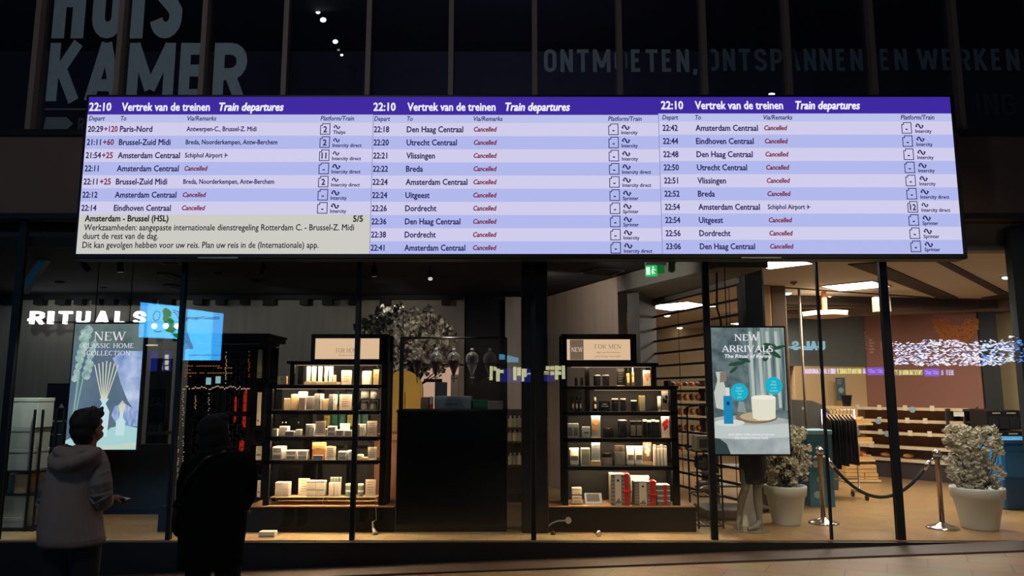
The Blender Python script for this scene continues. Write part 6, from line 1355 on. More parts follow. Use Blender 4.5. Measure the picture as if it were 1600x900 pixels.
# sign's reflection in glass, built as glowing letters on the far band
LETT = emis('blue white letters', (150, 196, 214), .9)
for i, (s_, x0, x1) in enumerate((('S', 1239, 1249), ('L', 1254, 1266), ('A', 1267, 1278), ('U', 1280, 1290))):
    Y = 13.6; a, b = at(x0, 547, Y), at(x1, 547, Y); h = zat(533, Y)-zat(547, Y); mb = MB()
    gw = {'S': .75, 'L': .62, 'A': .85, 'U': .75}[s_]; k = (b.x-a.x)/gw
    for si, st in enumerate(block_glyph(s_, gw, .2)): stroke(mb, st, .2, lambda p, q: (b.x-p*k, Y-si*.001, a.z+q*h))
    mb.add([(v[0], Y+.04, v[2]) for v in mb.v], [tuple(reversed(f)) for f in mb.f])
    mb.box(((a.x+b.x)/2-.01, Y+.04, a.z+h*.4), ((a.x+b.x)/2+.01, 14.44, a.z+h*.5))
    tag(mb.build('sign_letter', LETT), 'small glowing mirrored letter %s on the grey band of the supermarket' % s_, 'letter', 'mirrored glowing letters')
# wall print on the brown wall: vertical lettering and big orange wreath shape
W0, W1 = Vector((6.89, 14.5, 0)), Vector((8.12, 12.88, 0)); wd = (W1-W0).normalized(); wn = Vector((wd.y, -wd.x, 0)); wn = wn if wn.y < 0 else -wn
def onwall(px, z=None, py=None, off=.004):
    """point of the brown wall seen at picture column px"""
    v = (450.0-(py if py else 600))/F_PX; u = (px-800.0)/F_PX; dy = math.cos(PITCH)-v*math.sin(PITCH); k = u/dy
    s = (k*W0.y-W0.x)/(wd.x-k*wd.y); p = W0+wd*s; 
    zz = z if z is not None else CZ + (math.sin(PITCH)+v*math.cos(PITCH))/dy*p.y
    p = p+wn*off; return Vector((p.x, p.y, zz))
WPR = mat('pale wall print', (176, 132, 106), .7)
# smudged vertical mark of the wall (too blurred to read): three short bars
for i, (px, y0, y1, w) in enumerate(((1351, 516, 546, .05), (1359, 528, 552, .10), (1376, 534, 546, .05))):
    p0 = onwall(px, None, y1); p1 = onwall(px, None, y0); mb = MB(); n = 5
    for k in range(n):
        za = p0.z+(p1.z-p0.z)*k/n; zb_ = za+(p1.z-p0.z)/n*.62; o = wd*(w*(.7+.3*(k % 2))); mb.add([(p0.x, p0.y, za), (p0.x+o.x, p0.y+o.y, za), (p0.x+o.x, p0.y+o.y, zb_), (p0.x, p0.y, zb_)], [(0, 1, 2, 3)])
    tag(mb.build('wall_mark', WPR), 'pale vertical mark printed on the brown wall, %s' % ['thin one at its left edge', 'broad one in the middle', 'short one beside the thick mullion'][i], 'wall print')
# wreath of grain on the brown wall: ring of short stalks
OR = mat('orange grain', (196, 116, 56), .6, noise_amt=.3, scale=30); q = random.Random(11)
mb = MB()
for i in range(900):
    px, py = q.uniform(1456, 1529), q.uniform(499, 540)
    e = math.hypot((px-1495)/38, (py-494)/44)
    if e > 1.0 or math.hypot((px-1496)/13, (py-496)/13) < 1: continue
    c = onwall(px, None, py, .012); an = q.uniform(0, 3.14); d_ = (wd*math.cos(an)+Vector((0, 0, 1))*math.sin(an))*.022; mb.bar(c-d_, c+d_, .012, .012)
tag(mb.build('grain_wreath', OR), 'orange ring of grain stalks on the brown wall, top right', 'wall decoration')
# bread shelf along the brown wall
SH_D = .55
def wpt(s, d, z): p = W0+wd*s+wn*d; return Vector((p.x, p.y, z))
L0, L1 = -.42, 1.93
bs = thing('bread_shelf', 'long nearly empty bread shelf along the red brown wall', 'shelf', tuple(wpt(.7, .3, 0)))
SHM = mat('pale shelf metal', (200, 172, 128), .4, .2); SHD = mat('shelf dark', (58, 46, 42), .6)
def wbox(mb, s0, s1, d0, d1, z0, z1):
    P = [wpt(s0, d0, 0), wpt(s1, d0, 0), wpt(s1, d1, 0), wpt(s0, d1, 0)]; mb.hprism([(p.x, p.y) for p in P], z0, z1) if (P[1]-P[0]).cross(P[2]-P[1]).z > 0 else mb.hprism([(p.x, p.y) for p in reversed(P)], z0, z1); return mb
wbox(MB(), L0, L1, .02, .6, 0, .30).build('base_plinth', SHD, bs)
wbox(MB(), L0, L1, .02, .05, .30, 1.24).build('back_panel', mat('shelf back', (140, 100, 82), .6), bs)
BZ = [.34, .56, .80, 1.02, 1.24]
for i, z_ in enumerate(BZ):
    dd = .62 - .06*i; wbox(MB(), L0, L1, .05, dd, z_-.03, z_).build('shelf_board', SHM, bs)
    wbox(MB(), L0, L1, dd, dd+.012, z_-.045, z_+.008).build('price_rail', mat('price rail', (214, 190, 150), .4), bs)
for s_ in (L1-.02, L1-.3): wbox(MB(), s_, s_+.02, .05, .55, 0, 1.24).build('end_frame', SHD, bs)
TAGM = mat('price ticket', (226, 208, 172), .6); q = random.Random(4)
tk = 0
for i, z_ in enumerate(BZ):
    dd = .62-.06*i+.013
    for s_ in ((.02, .45, .9, 1.25) if i in (2, 3, 4) else (.3, .8)):
        s2 = s_+q.uniform(-.08, .08); mb = wbox(MB(), s2, s2+.075, dd, dd+.004, z_-.05, z_+.045); tk += 1
        o = mb.build('price_ticket', TAGM); tag(o, 'small pale price ticket on the %s rail of the bread shelf, %s from left' % (['lowest', 'second', 'third', 'fourth', 'top'][i], ORD[(.02, .45, .9, 1.25).index(s_) if i in (2, 3, 4) else (.3, .8).index(s_)]), 'price ticket', 'price tickets on the bread shelf')
for i, (s_, lv_) in enumerate(((1.02, 4), (.42, 3), (.05, 2), (.6, 2))):
    dd = .62-.06*lv_+.02; c = wpt(s_, dd, BZ[lv_]-.03); mb = MB(); mb.tube([c, c+wn*.006], .055, 18); tag(mb.build('round_ticket', mat('round ticket blue', (150, 176, 186), .5)), 'round pale blue ticket hanging from the %s rail of the bread shelf%s' % (['lowest', 'second', 'third', 'fourth', 'top'][lv_], ', right one' if i == 3 else ', left one' if i == 2 else ''), 'round ticket', 'round tickets on the bread shelf')
# bread left on it
CRUST = mat('bread crust', (196, 128, 66), .7, noise_amt=.3, scale=30, bump=.3)
def loaf(c, r, label, m=CRUST, ax=0.0, seed=0, name='bread_loaf'):
    mb = MB(); mb.ell((c[0], c[1], c[2]+r[2]*1.2), r, 3, Matrix.Rotation(ax, 3, 'Z').to_euler(), .18, seed); o = mb.build(name, m, None, True); tag(o, label, 'bread', 'bread on the shelf'); return o
ax_ = math.atan2(wd.y, wd.x)
for i, s_ in enumerate((-.12, .05, .5, .66, .9)):
    c = wpt(s_, .42, BZ[0]+.001); loaf(c, (.09, .055, .042), 'small bread lying on the lowest bread shelf, %s from left' % ORD[i], ax=ax_+.2*i, seed=i)
# end display at the right of the shelf: dark tiers with tickets, crisps bags
ed = thing('end_display', 'dark end display with slanted ticket holders at the right end of the bread shelf', 'display stand', tuple(wpt(2.0, .5, 0)))
for i, z_ in enumerate((.12, .62, .84, 1.04, 1.24)): wbox(MB(), 1.97, 2.36, .15, .75-.04*i, z_-.03, z_).build('tier', mat('dark tier', (44, 38, 36), .5), ed)
for s_ in (1.98, 2.34): wbox(MB(), s_, s_+.02, .15, .19, 0, 1.27).build('upright', SHD, ed)
for i, (z_, m_) in enumerate(((1.12, 'white'), (.92, 'white'), (.70, 'white'), (.52, 'red'), (.30, 'white'))):
    mb = wbox(MB(), 1.86, 2.02, .78-.03*i, .786-.03*i, z_, z_+.075); wbox(mb, 1.93, 1.95, .60, .779-.03*i, z_+.02, z_+.03); tag(mb.build('slanted_ticket', mat('ticket red', (214, 92, 70), .6) if m_ == 'red' else mat('ticket white', (196, 196, 180), .6)), ['white ticket at the top of the end display', 'white ticket on the second tier of the end display', 'pale ticket on the third tier of the end display', 'red ticket on the end display above the rope post', 'pale ticket at the foot of the end display'][i], 'ticket')
YEL = mat('yellow pack', (214, 168, 60), .5, noise_amt=.3, scale=40)
for i in range(3):
    c = wpt(2.05+.12*i, .5, .122); mb = MB(); mb.bbox((c.x-.05, c.y-.03, c.z), (c.x+.05, c.y+.03, c.z+.16), .02); tag(mb.build('snack_pack', YEL if i != 2 else mat('grey pack', (120, 116, 108), .6)), '%s snack pack at the foot of the end display, %s' % (('yellow', 'yellow', 'grey')[i], ('left one', 'right one', 'beside the flowers')[i]), 'snack pack')
# stand in front left: light wooden bread stand with trays
TW = mat('light tray wood', (206, 160, 96), .6, noise_amt=.15)
Y0 = 13.0
st = thing('bread_stand', 'cream bread stand with four tray levels beside the clothes rail', 'bread stand', (at(1300, 700, Y0+.4).x, Y0+.4, 0))
sx0, sx1 = at(1262, 700, Y0+.5).x, at(1345, 700, Y0+.5).x
mb = MB(); a, b = at(1296, 640, Y0+.6).x, at(1340, 640, Y0+.6).x; mb.bbox((at(1284, 640, Y0+.6).x, Y0+.6, 0), (b, Y0+.7, zat(636, Y0+.6)), .005); mb.build('back_board', mat('stand cream', (212, 180, 128), .6), st)
trays = []
for i, (x0, x1, py, yb) in enumerate(((1300, 1364, 661, 0), (1322, 1366, 690, 0), (1322, 1368, 718, 0), (1322, 1377, 750, 0))):
    Y = Y0-.05*i; a, b = at(x0, py, Y).x, at(x1, py, Y).x; z_ = zat(py, Y); mb = MB(); mb.box((a, Y, z_-.035), (b, Y0+.58, z_)); mb.build('tray_shelf', mat('stand cream', (212, 180, 128), .6), st); trays.append((a, b, Y, z_))
mb = MB(); mb.box((trays[1][0]+.02, Y0+.52, 0), (trays[1][0]+.16, Y0+.6, trays[0][3]-.036)); mb.build('column', mat('stand cream', (212, 180, 128), .6), st)
mb = MB(); mb.box((trays[3][0], Y0-.1, 0), (trays[3][1]-.05, Y0+.5, max(.008, trays[3][3]-.036))); mb.build('base', SHD, st)
def tray(i, h, label, n, m, lab2, frac=(0, 1)):
    a, b, Y, z_ = trays[i]; a, b = a+(b-a)*frac[0]+.02, a+(b-a)*frac[1]-.02; t = thing('wooden_tray', label, 'tray', ((a+b)/2, Y+.25, z_+.001)); mb = MB(); mb.box((a, Y+.02, z_+.0015), (b, Y+.5, z_+.012)); mb.build('tray_bottom', TW, t)
    mb = MB()
    for e in ((a, Y+.02, b, Y+.032), (a, Y+.488, b, Y+.5), (a, Y+.032, a+.012, Y+.488), (b-.012, Y+.032, b, Y+.488)): mb.box((e[0], e[1], z_+.012), (e[2], e[3], z_+h))
    mb.build('tray_rim', TW, t)
    for k in range(n):
        loaf((a+.1+(b-a-.2)*k/max(1, n-1), Y+.14+.12*(k % 2), z_+.0135), (.062, .045, .036), '%s, %s from left' % (lab2, ORD[k]), m, .3*k, k+10*i, 'bread_roll')
tray(0, .045, 'top wooden tray of golden rolls on the bread stand', 8, mat('golden roll', (232, 172, 84), .55, noise_amt=.2, scale=25, bump=.2), 'golden roll in the top tray of the bread stand')
tray(1, .07, 'second wooden tray on the bread stand', 3, mat('dark roll', (110, 66, 40), .6), 'dark roll in the second tray of the bread stand')
tray(2, .05, 'third wooden tray with orange and brown rolls', 5, mat('orange roll', (214, 110, 50), .55), 'orange brown roll in the third tray of the bread stand')
a, b, Y, z_ = trays[3]
for k, (x0, x1, y0, y1, l) in enumerate(((a+.02, a+(b-a)*.55, 0, .11, 'lower left crate on the lowest board of the bread stand'), (a+(b-a)*.57, b-.03, 0, .11, 'lower right crate on the lowest board of the bread stand'), (a+.02, b-.05, .112, .25, 'upper wide crate on the lowest board of the bread stand'))):
    t = thing('wooden_crate', 'wooden ' + l, 'crate', ((x0+x1)/2, Y+.25, z_+y0)); mb = MB(); mb.bbox((x0, Y+.03, z_+y0+.001), (x1, Y+.48, z_+y1-.001), .006); mb.build('crate_body', TW, t); mb = MB()
    mb.box((x0+.01, Y+.027, z_+y0+(y1-y0)*.45), (x1-.01, Y+.03, z_+y0+(y1-y0)*.5)); mb.build('slat_gap', SHD, t)
# things on the stand's back board: sign, black bin
zt0 = zat(636, Y0+.6)
t = thing('black_bucket', 'black bucket standing on the cream counter of the bread stand', 'bucket', (at(1323, 630, Y0+.65).x, Y0+.65, zt0)); mb = MB(); mb.bbox((at(1284, 640, Y0+.6).x, Y0+.602, zt0+.0), (b, Y0+.9, zt0+.012), .003); mb.build('counter_board', mat('stand cream', (212, 180, 128), .6), st)
c = (at(1323, 630, Y0+.75).x, Y0+.75, zt0+.013); mb = MB(); mb.lathe(c, [(.07, 0), (.095, .19), (.09, .19), (.066, .01)], 18); mb.build('bucket_body', BLKP, t); mb = MB(); mb.lathe((c[0], c[1], c[2]+.18), [(.096, 0), (.102, .005), (.102, .02), (.094, .022)], 18); mb.build('rim', BLKP, t)
p, q_2 = at(1308, 626, Y0+1.2), at(1320, 590, Y0+1.2); mb = MB(); mb.box((p.x, Y0+1.2, p.z), (q_2.x, Y0+1.215, q_2.z)); t = thing('wall_poster', 'narrow blue grey poster on the cream wall above the bucket', 'poster', ((p.x+q_2.x)/2, Y0+1.2, p.z)); mb.build('poster_sheet', mat('blue grey poster', (70, 88, 92), .6), t)
mb = MB(); w_ = q_2.x-p.x; h_ = q_2.z-p.z
for k in range(3): mb.box((p.x+w_*.15, Y0+1.197, p.z+h_*(.72+.08*k)), (p.x+w_*.6, Y0+1.2, p.z+h_*(.75+.08*k)))
mb.poly([(p.x+w_*.5+w_*.3*math.cos(k*.5236), Y0+1.197, p.z+h_*.45+w_*.3*math.sin(k*.5236)) for k in range(12)]); mb.build('poster_print', mat('poster print pale', (150, 160, 156), .6), t)
mb = MB(); mb.box((p.x-.1, Y0+1.23, p.z-.1), (q_2.x+.1, Y0+1.35, q_2.z+.1))
# goods racks at the back, between pillar and cream wall
gr = thing('goods_rack', 'tall rack of packed groceries at the back, left of the cream wall', 'rack', (at(1262, 640, 15.2).x, 15.2, 0)); a, b = at(1222, 640, 15.2).x, at(1296, 640, 15.2).x
rz = [zat(y, 15.2) for y in (690, 664, 647, 623, 603)]
for z_ in rz: mb = MB(); mb.box((a, 15.2, z_-.04), (b, 15.65, z_)); mb.build('shelf_board', mat('rack cream', (180, 150, 110), .5), gr)
for x in (a, b-.04): mb = MB(); mb.box((x, 15.22, 0), (x+.04, 15.65, rz[-1]+.32)); mb.build('upright', SHD, gr)
q = random.Random(9); PK = [mat('pack ochre', (196, 150, 70), .5), mat('pack red', (150, 56, 40), .5), mat('pack green', (90, 110, 60), .5), mat('pack white', (200, 190, 170), .5), mat('pack brown', (110, 78, 52), .5), mat('pack orange', (214, 128, 60), .5)]
for i, z_ in enumerate(rz):
    n = 9
    for k in range(n):
        x0 = a+.05+(b-a-.1)*k/n; w_ = (b-a-.1)/n*.86; h_ = q.uniform(.12, .17); t = thing('grocery_pack', '%s grocery pack on the %s board of the goods rack, %s from left' % (['ochre', 'red', 'green', 'white', 'brown', 'orange'][(k*5+i*3) % 6], ['lowest', 'second', 'third', 'fourth', 'top'][i], ORD[k]), 'grocery pack', (x0+w_/2, 15.3, z_+.001), 'groceries on the goods rack'); mb = MB(); mb.bbox((x0, 15.22, z_+.001), (x0+w_, 15.4, z_+h_), .012); mb.build('pack_body', PK[(k*5+i*3) % 6], t)
        mb = MB(); mb.box((x0+w_*.2, 15.2175, z_+h_*.35), (x0+w_*.8, 15.22, z_+h_*.7)); mb.build('pack_label', PK[(k*3+i+1) % 6] if (k*3+i+1) % 6 != (k*5+i*3) % 6 else PK[3], t)
# rack seen through the grille behind the FOR MEN unit, with hats and packs
vr = thing('goods_rack', 'rack of packed bread seen through the grille right of the FOR MEN unit', 'rack', (at(1075, 640, 12.2).x, 12.2, 0)); a, b = at(1046, 640, 12.2).x, at(1106, 640, 12.2).x
vz = [zat(y, 12.2) for y in (706, 676, 650, 627, 604)]
for z_ in vz: mb = MB(); mb.box((a, 12.2, z_-.03), (b, 12.6, z_)); mb.build('shelf_board', SHM, vr)
for x in (a, b-.04): mb = MB(); mb.box((x, 12.22, 0), (x+.04, 12.6, vz[-1]+.1)); mb.build('upright', SHD, vr)
for i, z_ in enumerate(vz):
    for k in range(5):
        x0 = a+.06+(b-a-.12)*k/5; w_ = (b-a-.12)/5*.85; loaf((x0+w_/2, 12.35, z_+.001), (w_/2, .08, .055 if i < 4 else .035), 'bread on the %s board of the rack behind the grille, %s from left' % (['lowest', 'second', 'third', 'fourth', 'top'][i], ORD[k]), CRUST if (i+k) % 2 else PK[4], 0, i*5+k)
# black wire stand with dark bags next to the FOR MEN unit
Yw = 8.62
ws = thing('wire_display', 'open black wire display stand between the FOR MEN unit and mullion', 'display stand', (at(1102, 820, Yw).x, Yw+.2, 0)); xa, xb = at(1090, 760, Yw).x, at(1128, 760, Yw).x
for x in (xa, xb):
    for y in (Yw, Yw+.4): mb = MB(); mb.box((x-.009, y-.009, 0), (x+.009, y+.009, zat(636 if y > Yw else 706, Yw))); mb.build('upright', BLACKM, ws)
wz = [.03, zat(776, Yw), zat(744, Yw), zat(706, Yw)]
for z_ in wz:
    mb = MB()
    for e in ((xa, Yw, xb, Yw), (xa, Yw+.4, xb, Yw+.4), (xa, Yw, xa, Yw+.4), (xb, Yw, xb, Yw+.4)): mb.bar((e[0], e[1], z_), (e[2], e[3], z_), .016)
    for k in range(1, 5): mb.bar((xa+(xb-xa)*k/5, Yw, z_), (xa+(xb-xa)*k/5, Yw+.4, z_), .008)
    mb.build('wire_shelf', BLACKM, ws)
mb = MB(); mb.tube([(xa, Yw+.4, zat(650, Yw)), (xa+.02, Yw+.4, zat(637, Yw)), ((xa+xb)/2, Yw+.4, zat(634, Yw)), (xb-.02, Yw+.4, zat(637, Yw)), (xb, Yw+.4, zat(650, Yw))], .009, 6); mb.build('top_bow', BLACKM, ws)
t = thing('photo_box', 'grey box with dark picture on the top level of the wire display', 'box', ((xa+xb)/2, Yw+.2, wz[3])); mb = MB(); mb.bbox((xa+.02, Yw+.1, wz[3]+.009), (xb-.03, Yw+.3, zat(682, Yw)), .006); mb.build('box_body', mat('grey photo box', (120, 118, 108), .5), t); mb = MB(); mb.box((xa+.06, Yw+.097, wz[3]+.04), (xb-.07, Yw+.1, zat(687, Yw))); mb.build('picture', mat('dark photo', (62, 64, 58), .4), t)
c = Vector(((xa+xb)/2, Yw+.2, wz[2])); t = thing('dark_bag', 'crumpled black bag on the middle level of the wire display', 'bag', tuple(c)); mb = MB(); mb.ell((c.x, c.y, c.z+.135), (.12, .15, .1), 3, None, .3, 3); mb.build('bag_body', mat('black bag', (22, 22, 24), .35), t, True); mb = MB(); mb.tube([(c.x-.06, c.y-.1, c.z+.17), (c.x-.03, c.y-.1, c.z+.26), (c.x+.03, c.y-.1, c.z+.26), (c.x+.06, c.y-.1, c.z+.17)], .008, 8); mb.build('bag_handle', BLKP, t, True)
c = Vector(((xa+xb)/2, Yw+.2, wz[1])); t = thing('silver_bag', 'crumpled silver bag on the low level of the wire display', 'bag', tuple(c)); mb = MB(); mb.ell((c.x, c.y, c.z+.095), (.11, .15, .055), 3, None, .45, 8); mb.build('bag_body', mat('silver foil', (150, 146, 136), .25, .8, bump=.6), t, True); mb = MB(); mb.ell((c.x+.04, c.y-.11, c.z+.12), (.03, .03, .02), 2, None, .4, 2); mb.build('knot', mat('silver foil', (150, 146, 136), .25, .8), t, True)
mb = MB(); a = on_floor(1096, 812); mb.bbox((2.32, 9.15, .02), (2.9, 9.75, .12), .01); tag(mb.build('floor_tray', mat('grey floor tray', (110, 104, 92), .6)), 'shallow grey tray on the floor behind the wire display', 'tray')

# stanchions with rope
def stanchion(px, py, label):
    p = on_floor(px, py); t = thing('rope_post', label, 'rope post', (p.x, p.y, 0)); H = .93*.95
    mb = MB(); mb.lathe((p.x, p.y, 0), [(.17, 0), (.172, .012), (.155, .024), (.10, .04), (.05, .058), (.03, .075)], 32); mb.build('base', CHROME, t, True)
    mb = MB(); mb.lathe((p.x, p.y, .07), [(.027, 0), (.027, H-.2), (.034, H-.19), (.034, H-.15), (.027, H-.14)], 20); mb.build('post_tube', mat('post steel', (150, 132, 112), .22, 1.0), t, True)
    mb = MB(); mb.ell((p.x, p.y, H-.055), .048, 3); mb.build('ball_top', CHROME, t, True)
    mb = MB(); mb.tube([(p.x-.075, p.y, H-.13), (p.x-.05, p.y, H-.118), (p.x, p.y, H-.115), (p.x+.05, p.y, H-.118), (p.x+.075, p.y, H-.13)], .012, 10); mb.build('hook_ring', CHROME, t, True); return p, H
pA, H = stanchion(1473, 826, 'chrome rope post right of the thick mullion'); pB, _ = stanchion(1287, 818, 'chrome rope post at the glass joint, beside the left flower pot')
e0 = Vector((pB.x+.085, pB.y, H-.14)); e1 = Vector((pA.x-.085, pA.y, H-.14)); rp = thing('barrier_rope', 'sagging black barrier rope between the two chrome posts', 'rope', tuple((e0+e1)/2))
pts_ = []; 
for k in range(17):
    u = k/16; p = e0.lerp(e1, u); p.z -= .43*(1-(2*u-1)**2)*.98; pts_.append(p)
mb = MB(); mb.tube(pts_[1:-1], .019, 12); mb.build('rope_body', mat('black rope', (18, 17, 18), .8), rp, True)
for ends in ((pts_[0], pts_[1]), (pts_[-1], pts_[-2])): mb = MB(); mb.tube([ends[0], ends[1]], .022, 12); mb.build('rope_end', CHROME, rp, True)

# flower pots
POT = mat('white pot', (204, 206, 198), .55, noise_amt=.04, bump=.05); SPRIG = mat('cream blossom', (206, 198, 174), .85, noise_amt=.2); LEAFD = mat('dark stems', (58, 50, 40), .9)
def flower_pot(px, py, h, r, label, top_px, seed, half):
    p = on_floor(px, py); p.y += r*.8; t = thing('flower_pot', label, 'potted plant', (p.x, p.y, 0)); 
    mb = MB(); mb.lathe((p.x, p.y, 0), [(r*.66, 0), (r*.68, .01), (r*.92, h*.74), (r*.99, h*.745), (r*1.03, h*.97), (r*1.01, h), (r*.95, h), (r*.92, h*.9)], 36); mb.build('pot', POT, t, True)
    mb = MB(); mb.lathe((p.x, p.y, h*.9), [(0, .015), (r*.93, 0)], 20); mb.build('soil', mat('dark soil', (40, 32, 26), .95), t)
    q = random.Random(seed); ztop = zat(top_px, p.y); pts = []
    while len(pts) < 230:
        u = q.random()**.8; zz = h*.95+(ztop-h*.95)*u; rad = half*(.62+.38*math.sin(min(1, u*1.35)*math.pi*.62))*math.sqrt(q.random()); an = q.uniform(0, 6.283)
        if u > .8: rad *= .85
        pts.append(Vector((p.x+rad*math.cos(an), p.y+rad*math.sin(an)*.8, zz)))
    mb = MB(); branch_set(mb, (p.x, p.y, h*.88), pts[::4], .008, q); mb.build('stems', LEAFD, t)
    mb = MB()
    for i, c in enumerate(pts):
        for k in range(3): d_ = Vector((q.gauss(0, 1), q.gauss(0, 1), q.gauss(0, 1))).normalized()*.03; mb.ell(c+d_, (q.uniform(.010, .02),)*3, 1, None, .7, i*3+k)
    blossom_cloud(mb, pts, .016, .034, seed, 12)
    mb.build('blossom', SPRIG, t, kind='stuff'); return t
flower_pot(1551, 831, .455, .272, 'white pot of cream blossoms at the far right, beside the rope post', 668, 21, .33)
flower_pot(1239, 823, .44, .235, 'white pot of cream blossoms right of the mannequin, partly behind the poster screen', 668, 33, .31)

# clothes rail with dark clothes
Yr = 11.0; c = at(1316, 760, Yr); rail = thing('clothes_rail', 'chrome clothes rail on castors beside the left flower pot', 'clothes rail', (c.x, Yr, 0)); xa, xb = at(1284, 660, Yr).x, at(1336, 660, Yr).x; zr = zat(640, Yr)
mb = MB(); mb.tube([(xa, Yr, .09), (xa, Yr, zr), (xb, Yr, zr), (xb, Yr, .09)], .014, 10); mb.build('rail_frame', CHROME, rail, True)
for x in (xa, xb):
    mb = MB(); mb.bar((x, Yr-.24, .09), (x, Yr+.24, .09), .028); mb.build('foot_bar', CHROME, rail)
    for y in (Yr-.22, Yr+.22): mb = MB(); mb.tube([(x-.014, y, .04), (x+.014, y, .04)], .04, 16); mb.box((x-.01, y-.01, .04), (x+.01, y+.01, .09)); mb.build('castor', BLKP, rail)
mb = MB(); mb.bar((xa, Yr, .28), (xb, Yr, .28), .02); mb.build('cross_bar', CHROME, rail)
q = random.Random(5)
for i in range(8):
    x = xa+.06+(xb-xa-.12)*i/7; t = thing('garment', 'dark garment on a pale hanger, %s from left on the clothes rail' % ORD[i], 'garment', (x, Yr, zr-.9), 'garments on the clothes rail'); w = q.uniform(.15, .2); zt2 = zr-.1; hb = q.uniform(.40, .50)
    vs = []; fs = []; lv_ = [(0, .03, .012), (.05, w*.8, .016), (.12, w, .018), (.4, w*1.0, .02), (.8, w*1.08, .021), (1, w*1.12, .018)]; n = 12
    for u, ry, rx in lv_:
        for k in range(n): an = 2*math.pi*k/n; vs.append((x+rx*math.cos(an)*.9+.005*math.sin(5*an), Yr+ry*math.sin(an), zt2-hb*1.5*u))
    for l in range(5):
        for k in range(n): fs.append((l*n+k, l*n+(k+1) % n, (l+1)*n+(k+1) % n, (l+1)*n+k))
    fs += [tuple(range(n-1, -1, -1)), tuple(range(5*n, 6*n))]; mb = MB(); mb.add(vs, fs); mb.build('cloth', mat('dark cloth', (26, 25, 28), .85), t, True)
    mb = MB(); pk = [(x, Yr-w*.8, zt2-.05), (x, Yr-.04, zt2+.005), (x, Yr, zt2+.03), (x, Yr+.04, zt2+.005), (x, Yr+w*.8, zt2-.05)]; mb.tube(pk, .011, 8); mb.tube([(x, Yr, zt2+.03), (x, Yr-.01, zt2+.07), (x, Yr-.026, zr+.002), (x, Yr, zr+.02), (x, Yr+.024, zr+.0)], .005, 6); mb.build('hanger', mat('pale hanger', (176, 140, 104), .5), t, True)
# blue printed promotion bin beside the left pot
Yb = 10.2; a, b = at(1262, 700, Yb).x, at(1300, 700, Yb).x; z1 = zat(672, Yb); t = thing('promotion_bin', 'blue printed promotion bin behind the left flower pot', 'bin', ((a+b)/2, Yb+.2, 0)); BLU = mat('printed blue', (56, 112, 132), .6, noise_amt=.5, scale=6)
mb = MB(); mb.hprism([(a, Yb), (b, Yb), (b, Yb+.42), (a, Yb+.42)], 0, z1-.06); mb.build('bin_body', BLU, t); mb = MB(); mb.bbox((a-.012, Yb-.012, z1-.06), (b+.012, Yb+.432, z1), .008); mb.build('bin_rim', mat('pale blue rim', (130, 170, 180), .5), t); mb = MB()
for k in range(4): mb.poly([(a+(b-a)*(.3+.15*(k % 2))+.05*math.cos(j*.6283), Yb-.002-.0003*k, .16+.2*k+.05*math.sin(j*.6283)) for j in range(10)])
mb.build('print', mat('pale print', (150, 176, 178), .6), t)
# dark curved checkout hood
Yh = 11.9; t = thing('checkout_hood', 'dark grey curved checkout hood behind the left flower pot', 'checkout', (at(1268, 660, Yh).x, Yh+.2, 0)); pts_ = [(1210, 760), (1310, 760), (1311, 700), (1303, 662), (1297, 645), (1287, 633), (1268, 626), (1240, 624.5), (1210, 625)]
mb = MB(); mb.prism([(at(x, y, Yh).x, 0 if y > 750 else at(x, y, Yh).z) for x, y in pts_], Yh, Yh+.5); mb.build('hood_shell', mat('dark grey shell', (70, 68, 60), .45), t)
a = at(1255, 638, Yh-.004); mb = MB(); mb.box((a.x-.02, Yh-.004, a.z-.02), (a.x+.02, Yh, a.z+.02)); mb.build('sticker', mat('grey sticker', (140, 140, 132), .5), t)
mb = MB(); mb.prism([(at(x, y, Yh-.06).x, at(x, y, Yh-.06).z) for x, y in ((1284, 650), (1293, 645), (1300, 668), (1292, 672))], Yh-.06, Yh-.001); mb.build('lit_display', emis('violet display', (168, 150, 240), 1.0), t)
# black crates and blue tub at the far right
Yc = 11.6; a, b = at(1541, 660, Yc).x, at(1596, 660, Yc).x
for j in range(4):
    z0 = j*.315; t = thing('crate', 'black plastic crate at the far right, %s from below in its stack' % ORD[j], 'crate', ((a+b)/2, Yc+.2, z0+.001), 'black crates at the far right'); z0 += .001
    mb = MB(); mb.bbox((a, Yc, z0), (b, Yc+.42, z0+.30), .012); mb.build('crate_body', mat('black crate', (18, 18, 19), .4), t)
    mb = MB()
    for u in (.06, .36, .66): mb.box((a+(b-a)*u, Yc-.012, z0+.02), (a+(b-a)*(u+.28), Yc, z0+.2))
    mb.build('rib', mat('black crate rib', (30, 30, 31), .35), t)
    mb = MB(); mb.box((a+(b-a)*.2, Yc-.004, z0+.245), (a+(b-a)*.42, Yc, z0+.262)); mb.box((a+(b-a)*.6, Yc-.004, z0+.245), (a+(b-a)*.86, Yc, z0+.262)); mb.build('grip_slot', mat('grip slot light', (150, 136, 110), .6), t)
Yt2 = 9.9; a, b = at(1566, 720, Yt2).x, at(1660, 720, Yt2).x; BL = mat('blue plastic', (34, 120, 178), .4)
t = thing('blue_tub', 'blue plastic tub behind the right flower pot', 'tub', ((a+b)/2, Yt2+.3, 0)); z1 = zat(686, Yt2); z0 = zat(748, Yt2)
